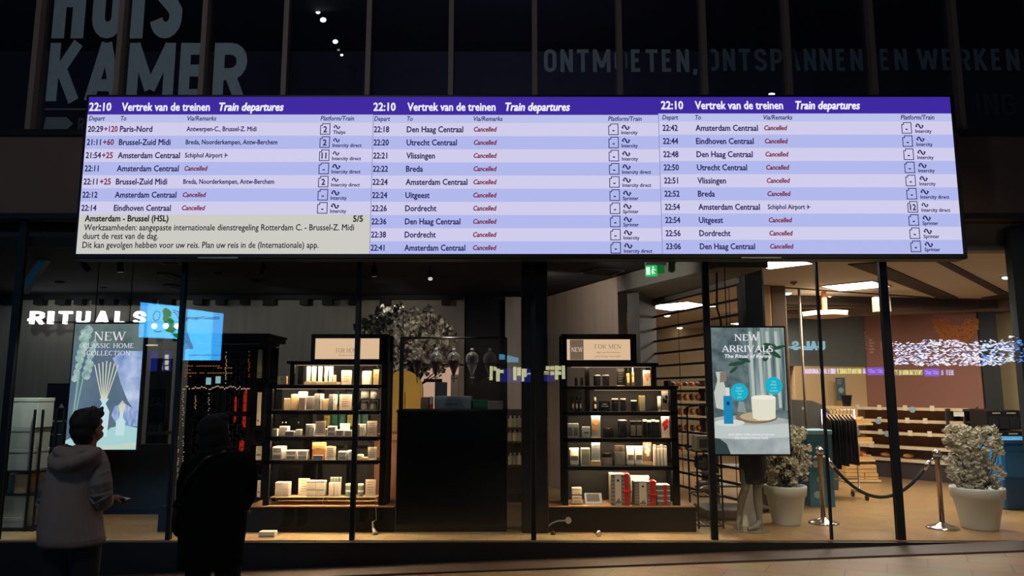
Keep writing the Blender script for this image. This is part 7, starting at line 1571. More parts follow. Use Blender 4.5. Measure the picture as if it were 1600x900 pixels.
mb = MB(); mb.bbox((a+.02, Yt2+.02, z0), (b-.02, Yt2+.6, z1-.06), .03); mb.build('tub_body', BL, t); mb = MB(); mb.bbox((a, Yt2, z1-.06), (b, Yt2+.62, z1), .015); mb.build('rim', BL, t); mb = MB(); mb.bbox((a+.02, Yt2+.03, 0), (b-.02, Yt2+.6, z0), .02); mb.build('lower_tub', mat('deep blue plastic', (28, 84, 120), .45), t); mb = MB(); mb.box((a+.0, Yt2+.005, z1-.2), (b, Yt2+.02, z1-.17)); mb.build('rib', BL, t)
# dark slanting pylon at the right edge of the front
a = at(1577, 362, 8.06); pz = mat('dark pylon', (44, 48, 50), .7)
t = thing('pylon', 'dark grey slanted-top pylon behind the glass at the right edge', 'pylon', (a.x+.4, 8.1, 0)); ztp = a.z; zr_ = at(1600, 350, 8.06).z; k_ = (zr_-ztp)/(at(1600, 350, 8.06).x-a.x)
mb = MB(); mb.prism([(a.x, 0), (a.x+.8, 0), (a.x+.8, min(3.38, ztp+k_*.8)), (a.x+.2, min(3.38, ztp+k_*.2)), (a.x, ztp)], 8.06, 8.165); mb.build('pylon_body', pz, t)
mb = MB(); mb.bar((a.x, 8.11, ztp+.006), (a.x+.2, 8.11, min(3.38, ztp+k_*.2)+.006), .11, .01); mb.build('cap', BLACKM, t)
# lamps of the upper room, seen through the upper windows
UPL = emis('upper lamp lens', (255, 250, 226), 5)
for i, (px, py, s_) in enumerate(((492, 6, .04), (497, 19, .03), (505, 31, .042), (524, 65, .036), (529, 78, .02), (534, 86, .02))):
    p = at(px, py, 11.2); t = thing('ceiling_spotlight', ['top', 'second', 'third', 'fourth', 'fifth', 'lowest'][i]+' of the bright spots in the upper window above the board', 'spotlight', tuple(p)); mb = MB(); mb.tube([p+Vector((0, .14, .05)), p+Vector((0, .02, .005)), p], [s_*.7, s_*1.25, s_*1.3], 14); mb.build('lamp_head', BLACKM, t, True)
    mb = MB(); mb.ell(p, (s_*1.2, s_*.5, s_), 2); mb.build('lens', UPL if i not in (4,) else emis('dim upper lens', (180, 180, 170), .8), t, True); mb = MB(); mb.tube([p+Vector((0, .1, .05)), (p.x, p.y+.1, 7.6)], .008, 6); mb.build('stem', BLACKM, t)
# lamps of the supermarket as broad area lights
area_light('store_lamp', (5.2, 11.0, 3.0), (5.2, 11.0, 0), 1.2, 150, (1, .93, .82), 1.2); area_light('store_lamp', (7.6, 10.4, 3.0), (7.6, 10.4, 0), 1.0, 90, (1, .93, .82), 1.0); area_light('store_lamp', (4.2, 14.0, 3.0), (4.2, 14, 0), 1.0, 90, (1, .93, .82), 1.0)
for x in (2.7, 3.6, 4.6, 5.4): spot_light('front_spot', (x, 8.42, 3.02), (x+.1, 8.6, 0), 60, (.94, .98, 1), 70)  # added row of fill spots, brightens the flower pots from the front
# ------------------------------------------------------------------ people in front of the glass
def loft(mb, rings, n=20, sup=1.0):
    """closed skin over elliptical rings (centre, rx, ry[, turn]) lying level"""
    vs = []; fs = []
    for r in rings:
        c, rx, ry = Vector(r[0]), r[1], r[2]; tr = r[3] if len(r) > 3 else 0.0; ct, st = math.cos(tr), math.sin(tr)
        for k in range(n):
            an = 2*math.pi*k/n; a = rx*math.copysign(abs(math.cos(an))**sup, math.cos(an)); b = ry*math.copysign(abs(math.sin(an))**sup, math.sin(an))
            vs.append((c.x+a*ct-b*st, c.y+a*st+b*ct, c.z))
    for l in range(len(rings)-1):
        for k in range(n): fs.append((l*n+k, l*n+(k+1) % n, (l+1)*n+(k+1) % n, (l+1)*n+k))
    fs += [tuple(range(n-1, -1, -1)), tuple(range((len(rings)-1)*n, len(rings)*n))]
    return mb.add(vs, fs)
def capsule(mb, pts, rs, n=14):
    mb.tube(pts, rs, n); mb.ell(pts[0], rs[0]*.98, 2); mb.ell(pts[-1], rs[-1]*.98, 2)
    for p, r in zip(pts[1:-1], rs[1:-1]): mb.ell(p, r*.98, 2)
    return mb
def head_mesh(mb, c, yaw, pitch=0.0, s=1.0):
    """head with brow, nose, lips, chin and ears; the face looks along yaw (0 = away from the camera, + = to the right)"""
    M = Matrix.Translation(Vector(c)) @ Matrix.Rotation(-yaw, 4, 'Z') @ Matrix.Rotation(pitch, 4, 'X') @ Matrix.Diagonal((s, s, s, 1))
    h = MB()
    h.ell((0, -.012, .025), (.074, .094, .088), 3); h.ell((0, .012, -.03), (.064, .074, .072), 3); h.ell((0, .052, -.075), (.042, .034, .032), 2)
    h.ell((0, .066, .03), (.056, .022, .03), 2); h.ell((0, .074, .018), (.05, .016, .010), 2)
    for sx in (-1, 1): h.ell((sx*.030, .072, -.018), (.024, .016, .018), 2); h.ell((sx*.052, .03, -.055), (.022, .04, .03), 2)
    h.add([(-.009, .082, .012), (.009, .082, .012), (.017, .084, -.03), (-.017, .084, -.03), (0, .108, -.026), (0, .06, -.01)], [(0, 1, 4), (1, 2, 4), (2, 3, 4), (3, 0, 4), (0, 5, 1), (1, 5, 2), (2, 5, 3), (3, 5, 0)])
    h.ell((0, .098, -.026), (.012, .012, .010), 2); h.ell((0, .083, -.052), (.023, .010, .006), 2); h.ell((0, .081, -.062), (.020, .010, .007), 2)
    for sx in (-1, 1): h.ell((sx*.076, -.008, -.012), (.009, .018, .031), 2); h.ell((sx*.072, .002, -.03), (.010, .012, .014), 2)
    mb.add([M @ Vector(v) for v in h.v], h.f); return M
def hand_mesh(mb, wrist, palm_dir, up, curl=1.1, side=1, s=1.0):
    """palm, four unequal bent fingers and a thumb from the side of the palm near its base"""
    d = Vector(palm_dir).normalized(); u = Vector(up); u = (u-d*u.dot(d)).normalized(); l = d.cross(u)*side; w = Vector(wrist)
    for o in (-.026, -.009, .009, .026): capsule(mb, [w+l*o*.7*s, w+d*.045*s+l*o*s, w+d*.085*s+l*o*1.08*s], [.017*s, .017*s, .013*s], 8)
    for i, (o, ln) in enumerate(((-.029, .062), (-.010, .076), (.010, .082), (.029, .074))):
        p = w+d*.09*s+l*o*1.1*s; q_ = d.copy(); pts_ = [p]
        for k, f_ in enumerate((.44, .32, .24)):
            an = curl*(.55+.35*k); q_ = (d*math.cos(an)-u*math.sin(an)).normalized(); p = p+q_*ln*f_*s; pts_.append(p)
        capsule(mb, pts_, [.0098*s, .009*s, .0082*s, .0072*s], 8)
    b = w+d*.028*s+l*.034*s; capsule(mb, [b, b+(d*.6+l*.7-u*.25).normalized()*.036*s, b+(d*.85+l*.45-u*.5).normalized()*.066*s], [.014*s, .0115*s, .009*s], 8)
SKIN = mat('skin', (150, 104, 84), .55, noise_amt=.08); HAIR = mat('dark hair', (22, 19, 18), .75, noise_amt=.3, scale=40, bump=.5)
HOODIE = mat('grey brown jacket cloth', (128, 110, 102), .85, noise_amt=.1, scale=18, bump=.15); SLEEVE = mat('slate sleeve cloth', (110, 98, 94), .6, noise_amt=.15, scale=10, bump=.3); NAVYT = mat('dark trousers', (26, 28, 30), .85); SHOE = mat('dark shoe', (24, 24, 26), .6)
# --- man in the grey brown hooded jacket
YM = 5.3; gm = GZ(at(112, 860, YM).x)
A = lambda px, py, dy=0.0: at(px, py, YM+dy)
PXM = YM/F_PX
man = thing('person', 'person in a grey brown hooded jacket looking up to the right, seen from behind', 'person', (A(112, 860).x, YM, gm))
hc = A(138, 668); R_sh = A(154, 728); L_sh = A(95, 731); R_el = A(159, 783, .0); R_wr = A(166, 781, .20); L_el = A(78, 792, .06); L_wr = A(104, 790, .26)
hipx = A(112, 858); hip = Vector((hipx.x, YM, gm+.86))
bd = MB(); Mh = head_mesh(bd, hc, R(14), R(9), 1.06)
capsule(bd, [A(135, 706), A(137, 690), A(138, 675)], [.062, .056, .054])
loft(bd, [(A(132, 708), .10, .08), (A(127, 720), .17, .10), (A(122, 745), .185, .115), (A(116, 790), .165, .11), (A(112, 830), .16, .115), (hip, .165, .12)])
capsule(bd, [R_sh, R_el, R_wr], [.055, .042, .03]); capsule(bd, [L_sh, L_el, L_wr], [.055, .042, .03])
hand_mesh(bd, R_wr, Vector((.55, .75, .12)), (0, -.2, 1), 1.25, 1, 1.05); hand_mesh(bd, L_wr, Vector((.6, .7, .15)), (0, -.2, 1), 1.2, -1, 1.05)
feet = []
for sx in (-1, 1):
    h0 = hip+Vector((sx*.088, 0, -.02)); kn = Vector((h0.x+sx*.01, YM+.03, gm+.47)); an = Vector((kn.x+sx*.005, YM-.02, gm+.09)); feet.append((h0, kn, an))
    capsule(bd, [h0, kn, an], [.085, .058, .042]); bd.ell((an.x, an.y+.07, gm+.045), (.045, .12, .042), 2)
remeshed(bd, .0075, 3).build('body', SKIN, man, True)
# hair: close cap over top, back and sides, longer on top
hr = MB()
for c_, r_ in (((0, -.03, .045), (.084, .096, .088)), ((0, .01, .08), (.078, .09, .052)), ((0, -.058, -.01), (.078, .064, .08)), ((0, -.05, -.065), (.066, .05, .045)), ((.03, .02, .085), (.055, .07, .04)), ((-.02, .04, .085), (.055, .05, .036)), ((.06, -.02, .04), (.03, .05, .06)), ((-.06, -.02, .04), (.03, .05, .06))): 
    h = MB(); h.ell(c_, r_, 3, None, .12, 2); hr.add([Mh @ Vector(v) for v in h.v], h.f)
qh = random.Random(8)
for i in range(26):
    u = Vector((qh.uniform(-.06, .06), qh.uniform(-.08, .09), .118-qh.uniform(0, .02))); hr.tube([Mh @ u, Mh @ (u+Vector((.012, .012, .018)))], [.012, .004], 6)
remeshed(hr, .007, 5).build('hair', HAIR, man, True)
# jacket
jk = MB()
loft(jk, [(A(135, 699), .078, .082), (A(131, 708), .135, .115), (A(125, 721), .185, .135), (A(119, 742), .19, .15), (A(113, 772), .188, .155), (A(110, 805), .20, .16), (A(111, 832), .208, .165), (A(112, 841), .21, .165), (A(112.5, 848), .197, .158)], 28, .85)
jq = remeshed(jk, .010, 3); jq.build('jacket', HOODIE, man, True)
for S_, E_, W_, sx in ((R_sh, R_el, R_wr, 1), (L_sh, L_el, L_wr, -1)):
    sl = MB(); capsule(sl, [S_+Vector((-.02*sx, 0, .0)), S_.lerp(E_, .5)+Vector((.014*sx, -.03, 0)), E_, E_.lerp(W_, .55), E_.lerp(W_, .9)], [.088, .08, .071, .062, .052], 20)
    for i, u in enumerate((.22, .36, .47, .58, .68, .8, .92)):   # gathered folds of the pushed-up sleeve
        c = S_.lerp(E_, u); w = .012*math.sin(i*2.4); sl.tube([c+Vector((-.06*sx, -.07, .016+w)), c+Vector((0, -.092, -.014-w)), c+Vector((.055*sx, -.076, .004)), c+Vector((.086*sx, -.02, .022+w))], [.007, .010, .010, .007], 8)
    for i, u in enumerate((.15, .4, .65)):
        c = E_.lerp(W_, u); sl.tube([c+Vector((-.03*sx, -.06, .03)), c+Vector((.03*sx, -.065, -.01)), c+Vector((.062*sx, -.01, -.03))], [.008, .013, .008], 8)
    remeshed(sl, .007, 2).build('sleeve', SLEEVE, man, True)
hm = MB(); loft(hm, [(A(112.3, 843), .214, .168), (A(112.5, 851), .205, .162)], 28, .85); hm.build('hem_band', mat('jacket hem rib', (96, 80, 72), .9), man, True)
# hood lying on the back
hd = MB()
roll = [A(153, 703, -.02), A(146, 709, -.11), A(132, 716, -.17), A(114, 723, -.19), A(97, 728, -.17), A(85, 725, -.11), A(84, 715, -.05), A(93, 704, -.01), A(108, 697, .02)]
hd.tube(roll, [.026, .036, .042, .048, .05, .046, .04, .034, .026], 12)
hd.ell(A(112, 711, -.09), (.135, .085, .055), 3, Matrix.Rotation(R(18), 3, 'Y').to_euler()); hd.ell(A(128, 704, -.05), (.10, .09, .045), 3)
remeshed(hd, .009, 3).build('hood', HOODIE, man, True)
lin_ = MB(); lin_.ell(A(112, 704, -.085), (.085, .05, .03), 3, Matrix.Rotation(R(20), 3, 'Y').to_euler()); lin_.build('hood_lining', mat('hood lining', (60, 56, 54), .9), man, True)
tr = MB()
for h0, kn, an in feet: capsule(tr, [h0, (h0+kn)/2, kn, (kn+an)/2, an+Vector((0, 0, -.02))], [.108, .094, .078, .072, .068], 16)
loft(tr, [(hip+Vector((0, 0, .06)), .185, .14), (hip, .185, .14), (hip+Vector((0, 0, -.1)), .17, .13)], 24)
remeshed(tr, .012, 3).build('trousers', NAVYT, man, True)
for h0, kn, an in feet:
    sh = MB(); sh.ell((an.x, an.y+.07, gm+.06), (.055, .145, .05), 3); sh.box((an.x-.05, an.y-.065, gm+.002), (an.x+.05, an.y+.205, gm+.026)); remeshed(sh, .009, 3).build('shoe', SHOE, man, True)
hp = R_wr+Vector((.55, .75, .12)).normalized()*.115+Vector((0, 0, -.028)); phx = Vector((.55, .75, .12)).normalized()
ph = thing('phone', 'dark phone held low by the person in the hooded jacket', 'phone', tuple(hp)); mb = MB(); mb.obox(hp, phx.cross(Vector((0, 0, 1))), (.145, .075, .009), (0, -.3, 1)); mb.build('phone_case', mat('phone case', (26, 26, 30), .3), ph); mb = MB(); mb.obox(hp+Vector((0, 0, .0052)), phx.cross(Vector((0, 0, 1))), (.132, .066, .001), (0, -.3, 1)); mb.build('phone_screen', mat('phone glass', (14, 14, 18), .1), ph)
# --- person in the black coat
YP = 5.15; gp = GZ(at(333, 880, YP).x); B = lambda px, py, dy=0.0: at(px, py, YP+dy)
COAT = mat('black coat cloth', (9, 10, 11), .95, noise_amt=.2, spec=.1); 
lady = thing('person', 'person in a long black coat, dark silhouette seen from behind', 'person', (B(333, 880).x, YP, gp))
hc2 = B(337, 676); hip2 = Vector((B(332, 880).x, YP, gp+.84)); Rs, Ls = B(381, 722), B(303, 728); Re, Le = B(385, 776, .02), B(291, 785, .04); Rw, Lw = B(374, 800, .2), B(302, 808, .18)
bd = MB(); Mh2 = head_mesh(bd, hc2, R(24), R(12), 1.02); capsule(bd, [B(341, 712), B(339, 698), B(338, 684)], [.06, .052, .05])
loft(bd, [(B(342, 714), .10, .075), (B(342, 726), .165, .10), (B(340, 755), .17, .11), (B(335, 800), .15, .105), (B(333, 840), .16, .115), (hip2, .165, .12)])
capsule(bd, [Rs, Re, Rw], [.05, .04, .028]); capsule(bd, [Ls, Le, Lw], [.05, .04, .028]); hand_mesh(bd, Rw, (-.2, .9, .1), (0, 0, 1), .7, 1); hand_mesh(bd, Lw, (.2, .9, .1), (0, 0, 1), .7, -1)
feet = []
for sx in (-1, 1):
    h0 = hip2+Vector((sx*.092, 0, -.02)); kn = Vector((h0.x+sx*.012, YP+.03, gp+.46)); an = Vector((kn.x, YP-.01, gp+.09)); feet.append((h0, kn, an)); capsule(bd, [h0, kn, an], [.085, .058, .042]); bd.ell((an.x, an.y+.07, gp+.045), (.043, .115, .042), 2)
remeshed(bd, .0075, 3).build('body', SKIN, lady, True)
hr = MB()
for c_, r_ in (((0, -.022, .04), (.09, .104, .09)), ((0, -.05, -.03), (.088, .075, .10)), ((.07, -.012, -.03), (.024, .06, .09)), ((-.07, -.012, -.03), (.024, .06, .09)), ((0, -.06, -.11), (.085, .06, .06)), ((0, .035, .09), (.074, .06, .035))):
    h = MB(); h.ell(c_, r_, 3, None, .08, 5); hr.add([Mh2 @ Vector(v) for v in h.v], h.f)
remeshed(hr, .008, 3).build('hair', mat('black hair', (9, 8, 8), .9, noise_amt=.3, scale=40), lady, True)
ck = MB()
loft(ck, [(B(340, 700), .085, .085), (B(343, 709), .15, .115), (B(345, 718), .205, .135), (B(343, 738), .225, .15), (B(339, 765), .215, .16), (B(334, 800), .215, .17), (B(332, 830), .215, .175), (B(330, 855), .207, .17), (B(329, 886), .21, .17)], 28, .85)
capsule(ck, [Rs, Rs.lerp(Re, .5)+Vector((.012, 0, 0)), Re, Re.lerp(Rw, .95)], [.08, .072, .062, .05], 16); capsule(ck, [Ls, Ls.lerp(Le, .5)+Vector((-.012, 0, 0)), Le, Le.lerp(Lw, .95)], [.082, .078, .068, .05], 16)
remeshed(ck, .012, 4).build('coat', COAT, lady, True)
cl = MB(); loft(cl, [(B(340, 706), .105, .10), (B(339, 699), .088, .09), (B(339, 694), .08, .082)], 20); remeshed(cl, .012, 3).build('scarf', mat('black scarf', (8, 8, 9), .95), lady, True)
tr = MB()
for h0, kn, an in feet: capsule(tr, [h0, kn, (kn+an)/2, an+Vector((0, 0, -.02))], [.1, .074, .066, .062], 16)
remeshed(tr, .012, 3).build('trousers', mat('black trousers', (9, 9, 10), .95), lady, True)
for h0, kn, an in feet:
    sh = MB(); sh.ell((an.x, an.y+.07, gp+.06), (.053, .14, .05), 3); sh.box((an.x-.046, an.y-.06, gp+.002), (an.x+.046, an.y+.2, gp+.026)); remeshed(sh, .009, 3).build('shoe', SHOE, lady, True)
# black shoulder bag at the left hip of the coat
c = B(281, 806, .02); bg = thing('shoulder_bag', 'black shoulder bag at the left hip of the black coat', 'bag', tuple(c)); mb = MB(); mb.ell((c.x+.012, c.y-.01, c.z-.02), (.035, .12, .115), 3); mb.build('bag_body', mat('black bag cloth', (8, 8, 9), .9), bg, True)
mb = MB(); mb.tube([c+Vector((-.005, -.09, .075)), B(296, 745, -.17), B(322, 716, -.16), B(352, 705, -.09)], .012, 8); mb.build('bag_strap', BLKP, bg, True)

# ------------------------------------------------------------------ mannequin behind the poster screen
YQ = 8.55; GREYM = mat('grey mannequin', (120, 114, 100), .5); C = lambda px, py, dy=0.0: at(px, py, YQ+dy)
mq = thing('mannequin', 'grey mannequin in a dark skirt, only legs showing below the poster screen', 'mannequin', (C(1172, 828).x, YQ, 0))
mb = MB(); hipm = C(1175, 706); 
Lh, Lk, La = C(1167, 712), C(1164, 764, -.05), C(1155.5, 806, .08); Rh, Rk, Ra = C(1184, 712), C(1183, 764, -.02), C(1187, 815, .0)
capsule(mb, [Lh, Lk, Lk.lerp(La, .4)+Vector((-.008, .02, 0)), La], [.08, .046, .046, .028]); capsule(mb, [La, C(1153, 818, .04), C(1153.5, 827, -.03)], [.031, .030, .020])
capsule(mb, [Rh, Rk, Rk.lerp(Ra, .4)+Vector((.006, .025, 0)), Ra], [.08, .048, .05, .031]); capsule(mb, [Ra, C(1182, 823, -.04), C(1170, 826.5, -.13)], [.036, .033, .022])
x0 = hipm.x
loft(mb, [(Vector((x0, YQ, .88)), .15, .11), (Vector((x0, YQ, 1.06)), .115, .085), (Vector((x0, YQ, 1.2)), .135, .10), (Vector((x0, YQ, 1.34)), .16, .09), (Vector((x0, YQ, 1.4)), .07, .06)])
capsule(mb, [Vector((x0, YQ, 1.38)), Vector((x0, YQ, 1.5))], [.05, .045]); head_mesh(mb, (x0, YQ, 1.58), R(180), 0, .95)
for sx in (-1, 1):
    s0 = Vector((x0+sx*.16, YQ, 1.34)); e_ = Vector((x0+sx*.21, YQ+.03, 1.13)); w_ = Vector((x0+sx*.16, YQ-.15, 1.18)); capsule(mb, [s0, e_, w_], [.045, .036, .026]); hand_mesh(mb, w_, (-.3*sx, -1, .1), (0, 0, 1), .5, sx)
remeshed(mb, .009, 3).build('body', GREYM, mq, True)
sk = MB(); loft(sk, [(Vector((x0, YQ, 1.0)), .125, .10), (Vector((x0, YQ, .92)), .155, .125), (C(1176, 730), .15, .13), (C(1174.5, 755), .128, .125)], 28)
for k in range(9): a_ = -1.1+2.2*k/8; sk.tube([(x0+.125*math.sin(a_), YQ-.10*math.cos(a_), .98), (C(1174.5, 754).x+.128*math.sin(a_), YQ-.125*math.cos(a_), C(1177, 753).z)], [.008, .012], 6)
remeshed(sk, .011, 3).build('skirt', mat('dark grey skirt', (46, 46, 44), .85), mq, True)
p = on_floor(1174, 829); mb = MB(); mb.lathe((p.x, YQ-.02, 0), [(.20, 0), (.205, .006), (.195, .010), (0, .011)], 32); mb.build('base_plate', mat('clear base plate', (120, 116, 104), .2), mq); mb = MB(); mb.tube([(C(1193, 820).x, YQ+.06, .01), (C(1193, 780).x, YQ+.06, .32)], .008, 8); mb.build('support_rod', CHROME, mq)
# pale cloth panel behind the legs and low shelving behind
t = thing('leaning_board', 'pale tapered board standing behind the mannequin legs', 'board', (C(1170, 800, .2).x, YQ+.2, 0)); mb = MB(); Y = YQ+.2; mb.prism([(at(1160, 820, Y).x, 0), (at(1182, 820, Y).x, 0), (at(1179, 700, Y).x, at(1179, 700, Y).z), (at(1170, 700, Y).x, at(1170, 700, Y).z)], Y, Y+.04); mb.build('board_face', mat('pale board', (226, 224, 208), .7), t); mb = MB(); mb.box((at(1164, 800, Y).x, Y+.04, 0), (at(1178, 800, Y).x, Y+.2, .02)); mb.build('foot', BLACKM, t)
t = thing('low_shelf', 'grey low shelf behind the mannequin legs, left of the flower pot', 'shelf', (at(1160, 780, 9.7).x, 9.8, 0)); a, b = at(1122, 770, 9.7).x, at(1205, 770, 9.7).x
for z_ in (.08, .34, .58, .80): mb = MB(); mb.box((a, 9.7, z_-.025), (b, 10.05, z_)); mb.build('shelf_board', mat('grey shelf board', (120, 116, 104), .5), t)
for x in (a, b-.03): mb = MB(); mb.box((x, 9.72, 0), (x+.03, 10.05, .9)); mb.build('upright', mat('grey upright', (90, 86, 78), .5), t)
# ------------------------------------------------------------------ station hall opposite the shop: what the glass mirrors
GLY = 7.995
def opp(px, py, Yv):
    """place in the hall whose mirror image in the glass is seen at this picture point"""
    p = at(px, py, Yv); return Vector((p.x, 2*GLY-Yv, p.z))
def hall_quad(mb, px, Yv, k=0.0):
    mb.poly([opp(x, y, Yv)+Vector((0, k, 0)) for x, y in px])
def screen_thing(name, label, px, Yv, m, cat='information screen'):
    P = [opp(x, y, Yv) for x, y in px]; c = sum(P, Vector())/4; t = thing(name, label, cat, tuple(c))
    mb = MB(); y = P[0].y; xs = [p.x for p in P]; zs2 = [p.z for p in P]
    mb.box((min(xs), y-.12, min(zs2)), (max(xs), y-.01, max(zs2))); mb.box((c.x-.05, y-.11, GZ(c.x)), (c.x+.05, y-.02, min(zs2))); mb.build('housing', BLACKM, t)
    mb = MB(); mb.poly([p for p in P]); o = mb.build('lit_screen', m, t); return t, o, P
MAPB = emis('map blue', (60, 160, 236), 12.25); MAPL = emis('map pale line', (110, 190, 240), 14.0); MAPG = emis('map green', (30, 130, 60), 8.75); MAPT = emis('map text blue', (30, 70, 130), 7.0)
YV = 20.0
t, o, P = screen_thing('map_screen', 'blue lit map screen with green land, mirrored in the glass above the left poster', ((219, 472), (288, 479), (286, 530), (216, 527)), YV, MAPB)
mb = MB(); hall_quad(mb, ((231, 474), (287, 480), (285, 529), (228, 526)), YV, .004); mb.build('pale_field', emis('map pale blue', (84, 184, 244), 14.0), o)
mb = MB()
for pts_ in ([(253, 485), (258, 481), (264, 483), (268, 488), (267, 494), (262, 497), (264, 503), (258, 505), (254, 500), (255, 492)], [(262, 497), (268, 496), (272, 503), (270, 511), (276, 514), (270, 520), (262, 519), (257, 516), (264, 509)], [(268, 520), (278, 521), (282, 527), (277, 529), (272, 526)]): hall_quad(mb, pts_, YV, .008)
mb.build('green_land', MAPG, o)
mb = MB()
for pts_ in ([(240, 490), (244, 486), (250, 488), (249, 498), (243, 502), (239, 498), (240, 490)], [(270, 484), (278, 487), (283, 496), (281, 503)], [(240, 516), (246, 519), (253, 517)], [(270, 487), (276, 491), (279, 499)]): 
    stroke(mb, [(opp(x, y, YV).x, opp(x, y, YV).z) for x, y in pts_], .02, lambda u, w: (u, P[0].y+.010, w))
mb.build('coast_line', MAPT, o)
t, o, P = screen_thing('map_screen', 'blue lit information screen, mirrored in the glass right of the second mullion', ((289, 482), (349, 490), (344, 563), (284, 563)), YV, MAPB)
mb = MB(); hall_quad(mb, ((294, 483), (333, 488), (329, 563), (288, 563)), YV, .004); mb.build('pale_field', emis('map pale blue', (84, 184, 244), 14.0), o)
mb = MB(); a, b = opp(290, 497, YV), opp(343, 499, YV); text(mb, 'StationsOmgeving', a.x, b.z, .09, P[0].y+.010, width=b.x-a.x, flip=True, bold=.02); a, b = opp(294, 556, YV), opp(342, 556, YV); text(mb, 'Reisinformatie & kaarten', a.x, a.z, .05, P[0].y+.010, width=b.x-a.x, flip=True); mb.build('screen_lettering', MAPT, o)
mb = MB(); hall_quad(mb, ((291, 516), (294, 522), (297, 531), (301, 540), (302, 546), (296, 545), (289, 546)), YV, .008); mb.build('grey_land', emis('map dim land', (90, 150, 210), 8.75), o)
# pale bar and pictogram sign under the map screen
CRT = emis('sign tab cream', (196, 196, 150), 9.62); NSB = emis('sign deep blue', (24, 34, 130), 5.25)
def sign_block(label, panels, tabs, Yv, zfoot=True):
    xs = [opp(p[0], p[2], Yv) for p in panels]; c = xs[0]; t = thing('platform_sign', label, 'sign', tuple(c))
    for x0, x1, y0, y1 in panels:
        a, b = opp(x0, y1, Yv), opp(x1, y0, Yv); mb = MB(); mb.box((a.x, a.y-.1, a.z), (b.x, a.y-.01, b.z)); mb.build('sign_panel', NSB, t)
    a, b = opp(panels[0][0], panels[0][3], Yv), opp(panels[0][1], panels[0][2], Yv); mb = MB(); mb.box(((a.x+b.x)/2-.04, a.y-.08, GZ(a.x)), ((a.x+b.x)/2+.04, a.y-.02, a.z)); mb.build('sign_post', BLACKM, t)
    for x0, x1, y0, y1 in tabs:
        a, b = opp(x0, y1, Yv), opp(x1, y0, Yv); mb = MB(); mb.box((a.x, a.y-.01, a.z), (b.x, a.y, b.z)); mb.build('sign_tab', CRT, t)
sign_block('cream pictogram sign mirrored in the glass under the map screen', ((232, 266, 548, 580),), ((248, 254, 554, 561), (257, 263, 554, 561), (248, 254, 563, 570), (257, 263, 563, 570), (248, 254, 572, 578), (257, 263, 572, 578), (228, 246, 538, 540.5)), YV+.6)
sign_block('blue platform sign with cream tabs, mirrored beside the funnels', ((783, 831, 576, 597),), ((765, 770, 572, 594), (771, 776, 573, 579), (775, 781, 576, 596), (781, 787, 578, 583), (802, 807, 573, 594), (808, 814, 574, 587), (815, 819, 576, 596), (818, 823, 576, 589), (824, 831, 583, 585)), YV+.3)
sign_block('blue platform sign with cream tabs, mirrored left of the FOR MEN header', ((850, 868, 586, 596),), ((853, 859, 572, 578), (860, 866, 572, 578), (860, 866, 580, 586), (867, 872, 571, 593), (872, 877, 572, 578), (872, 877, 580, 586), (878, 883, 571, 592), (850, 858, 580, 582), (850, 858, 583.5, 585)), YV)
mb = MB(); hall_quad(mb, ((780, 553), (789, 554), (789, 562), (780, 562)), YV+1); hall_quad(mb, ((792, 555), (810, 559), (810, 566), (792, 566)), YV+1)
t = thing('small_screen', 'small pale blue screen mirrored right of the rightmost funnel', 'screen', tuple(opp(795, 560, YV+1))); mb.build('lit_screen', emis('small screen blue', (90, 160, 200), 6.12), t); a = opp(795, 567, YV+1); mb = MB(); mb.box((a.x-.3, a.y-.1, a.z-.02), (a.x+.3, a.y-.01, a.z+.26)); mb.box((a.x-.03, a.y-.08, GZ(a.x)), (a.x+.03, a.y-.03, a.z)); mb.build('housing', BLACKM, t)
# garland of white and blue lights
q = random.Random(17); LW = emis('garland white', (226, 234, 255), 16); LB = emis('garland blue', (90, 150, 236), 14.0)
YG = 18.0; t = thing('light_garland', 'long garland of white and blue lights mirrored across the right shop glass', 'light garland', tuple(opp(1500, 560, YG)))
for nm, m, n, rg_ in (('white_lights', LW, 800, (1392, 1585)), ('blue_lights', LB, 420, (1400, 1640))):
    mb = MB()
    for i in range(n):
        px = q.uniform(*rg_); py = q.uniform(531, 571)
        if px > 1570: py -= 6
        if py < 534+4*math.sin(px*.05) and q.random() < .7: continue
        if m is LB and px < 1535 and q.random() < .55: continue
        c = opp(px, py, YG+q.uniform(-.3, .3)); an = q.uniform(-.9, .9); d_ = Vector((math.cos(an), 0, math.sin(an)))*q.uniform(.016, .034); mb.bar(c-d_, c+d_, .015, .015)
    mb.build(nm, m, t, kind='stuff')
a, b = opp(1392, 550, YG), opp(1640, 550, YG); mb = MB(); mb.tube([a, b], .02, 6)
for k in range(4): p = a.lerp(b, k/3); mb.tube([(p.x, p.y, GZ(p.x)), (p.x, p.y, p.z+.3)], .03, 8)
mb.build('carrier', BLACKM, t)
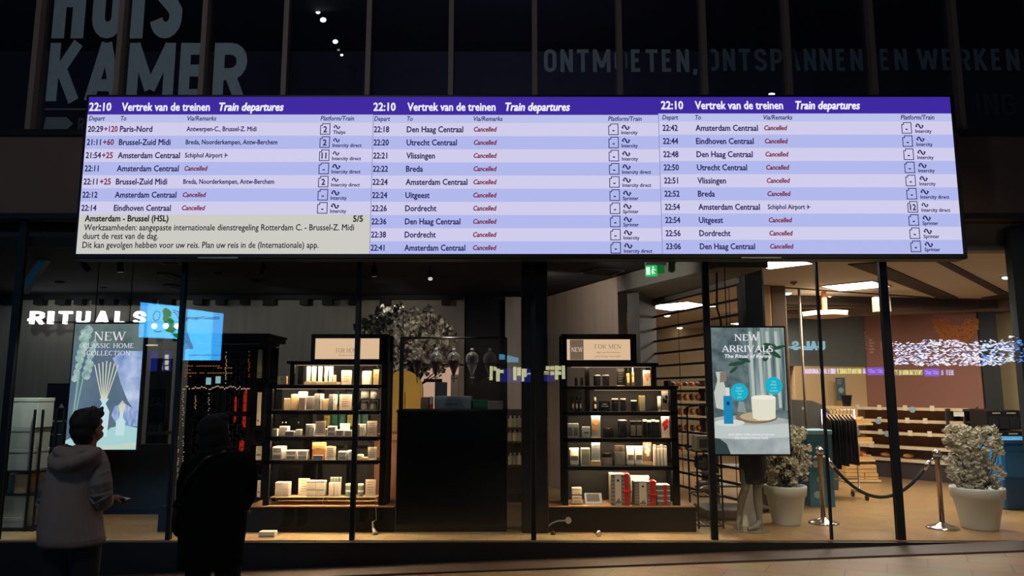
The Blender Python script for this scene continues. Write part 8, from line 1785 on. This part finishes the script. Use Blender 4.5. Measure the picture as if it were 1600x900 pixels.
# narrow running signs, too blurred to read
def running_sign(label, x0, x1, y, parts, YS=21.0):
    a, b = opp(x0, y+7, YS), opp(x1, y-7, YS); t = thing('running_sign', label, 'sign', ((a.x+b.x)/2, a.y, a.z)); mb = MB(); mb.box((a.x, a.y-.1, a.z), (b.x, a.y-.015, b.z)); mb.box((a.x+.1, a.y-.08, GZ(a.x)), (a.x+.16, a.y-.03, a.z)); mb.build('sign_case', BLACKM, t)
    for u0, u1, m, logo in parts:
        mb = MB()
        if logo:
            c0, c1 = opp(u0, y+6, YS), opp(u1, y-6, YS); mb.box((c0.x, c0.y-.012, c0.z), (c1.x, c0.y-.004, c1.z)); mb.build('violet_field', emis('sign violet', (84, 60, 220), 8.75), t); mb = MB()
            w = c1.x-c0.x; h = c1.z-c0.z; n = max(1, round((u1-u0)/14))
            for j in range(n):
                xx = c0.x+w*j/n; ww = w/n
                for sg in (0, 1): stroke(mb, [(xx+ww*(.1+.08*sg), c0.z+h*(.62-.3*sg)), (xx+ww*.38, c0.z+h*(.72-.3*sg)), (xx+ww*.62, c0.z+h*(.5-.2*sg)), (xx+ww*.9, c0.z+h*(.58-.25*sg))], .022, lambda p_, q_: (p_, c0.y, q_))
            mb.build('arrow_mark', emis('sign pale violet', (170, 160, 250), 10.5), t)
        else:
            qq = random.Random(int(u0)); px = u0
            while px < u1:
                w = qq.uniform(2.0, 3.6); c0, c1 = opp(px, y+4, YS), opp(min(px+w, u1), y-4, YS); gw = c1.x-c0.x; h = c1.z-c0.z; g = qq.choice('HNTEUOLAI'); k = gw/BW.get(g, .44)
                for st in block_glyph(g, BW.get(g, .44), .17): stroke(mb, st, .17, lambda p_, q_: (c1.x-p_*k, c0.y, c0.z+q_*h))
                px += w+.8
            mb.build('sign_lettering', m, t)
SWH = emis('sign white violet', (196, 196, 255), 10.5); SYE = emis('sign lime', (214, 226, 140), 10.5)
running_sign('running sign of blurred white and lime letters mirrored left of the thick mullion', 1254, 1384, 580, ((1257, 1306, SWH, 0), (1308, 1346, SYE, 0), (1349, 1353, SWH, 0), (1356, 1383, None, 1)))
running_sign('running sign of blurred lime letters and violet mark mirrored right of the thick mullion', 1391, 1494, 582, ((1393, 1442, SYE, 0), (1445, 1468, None, 1), (1470, 1490, SWH, 0)))
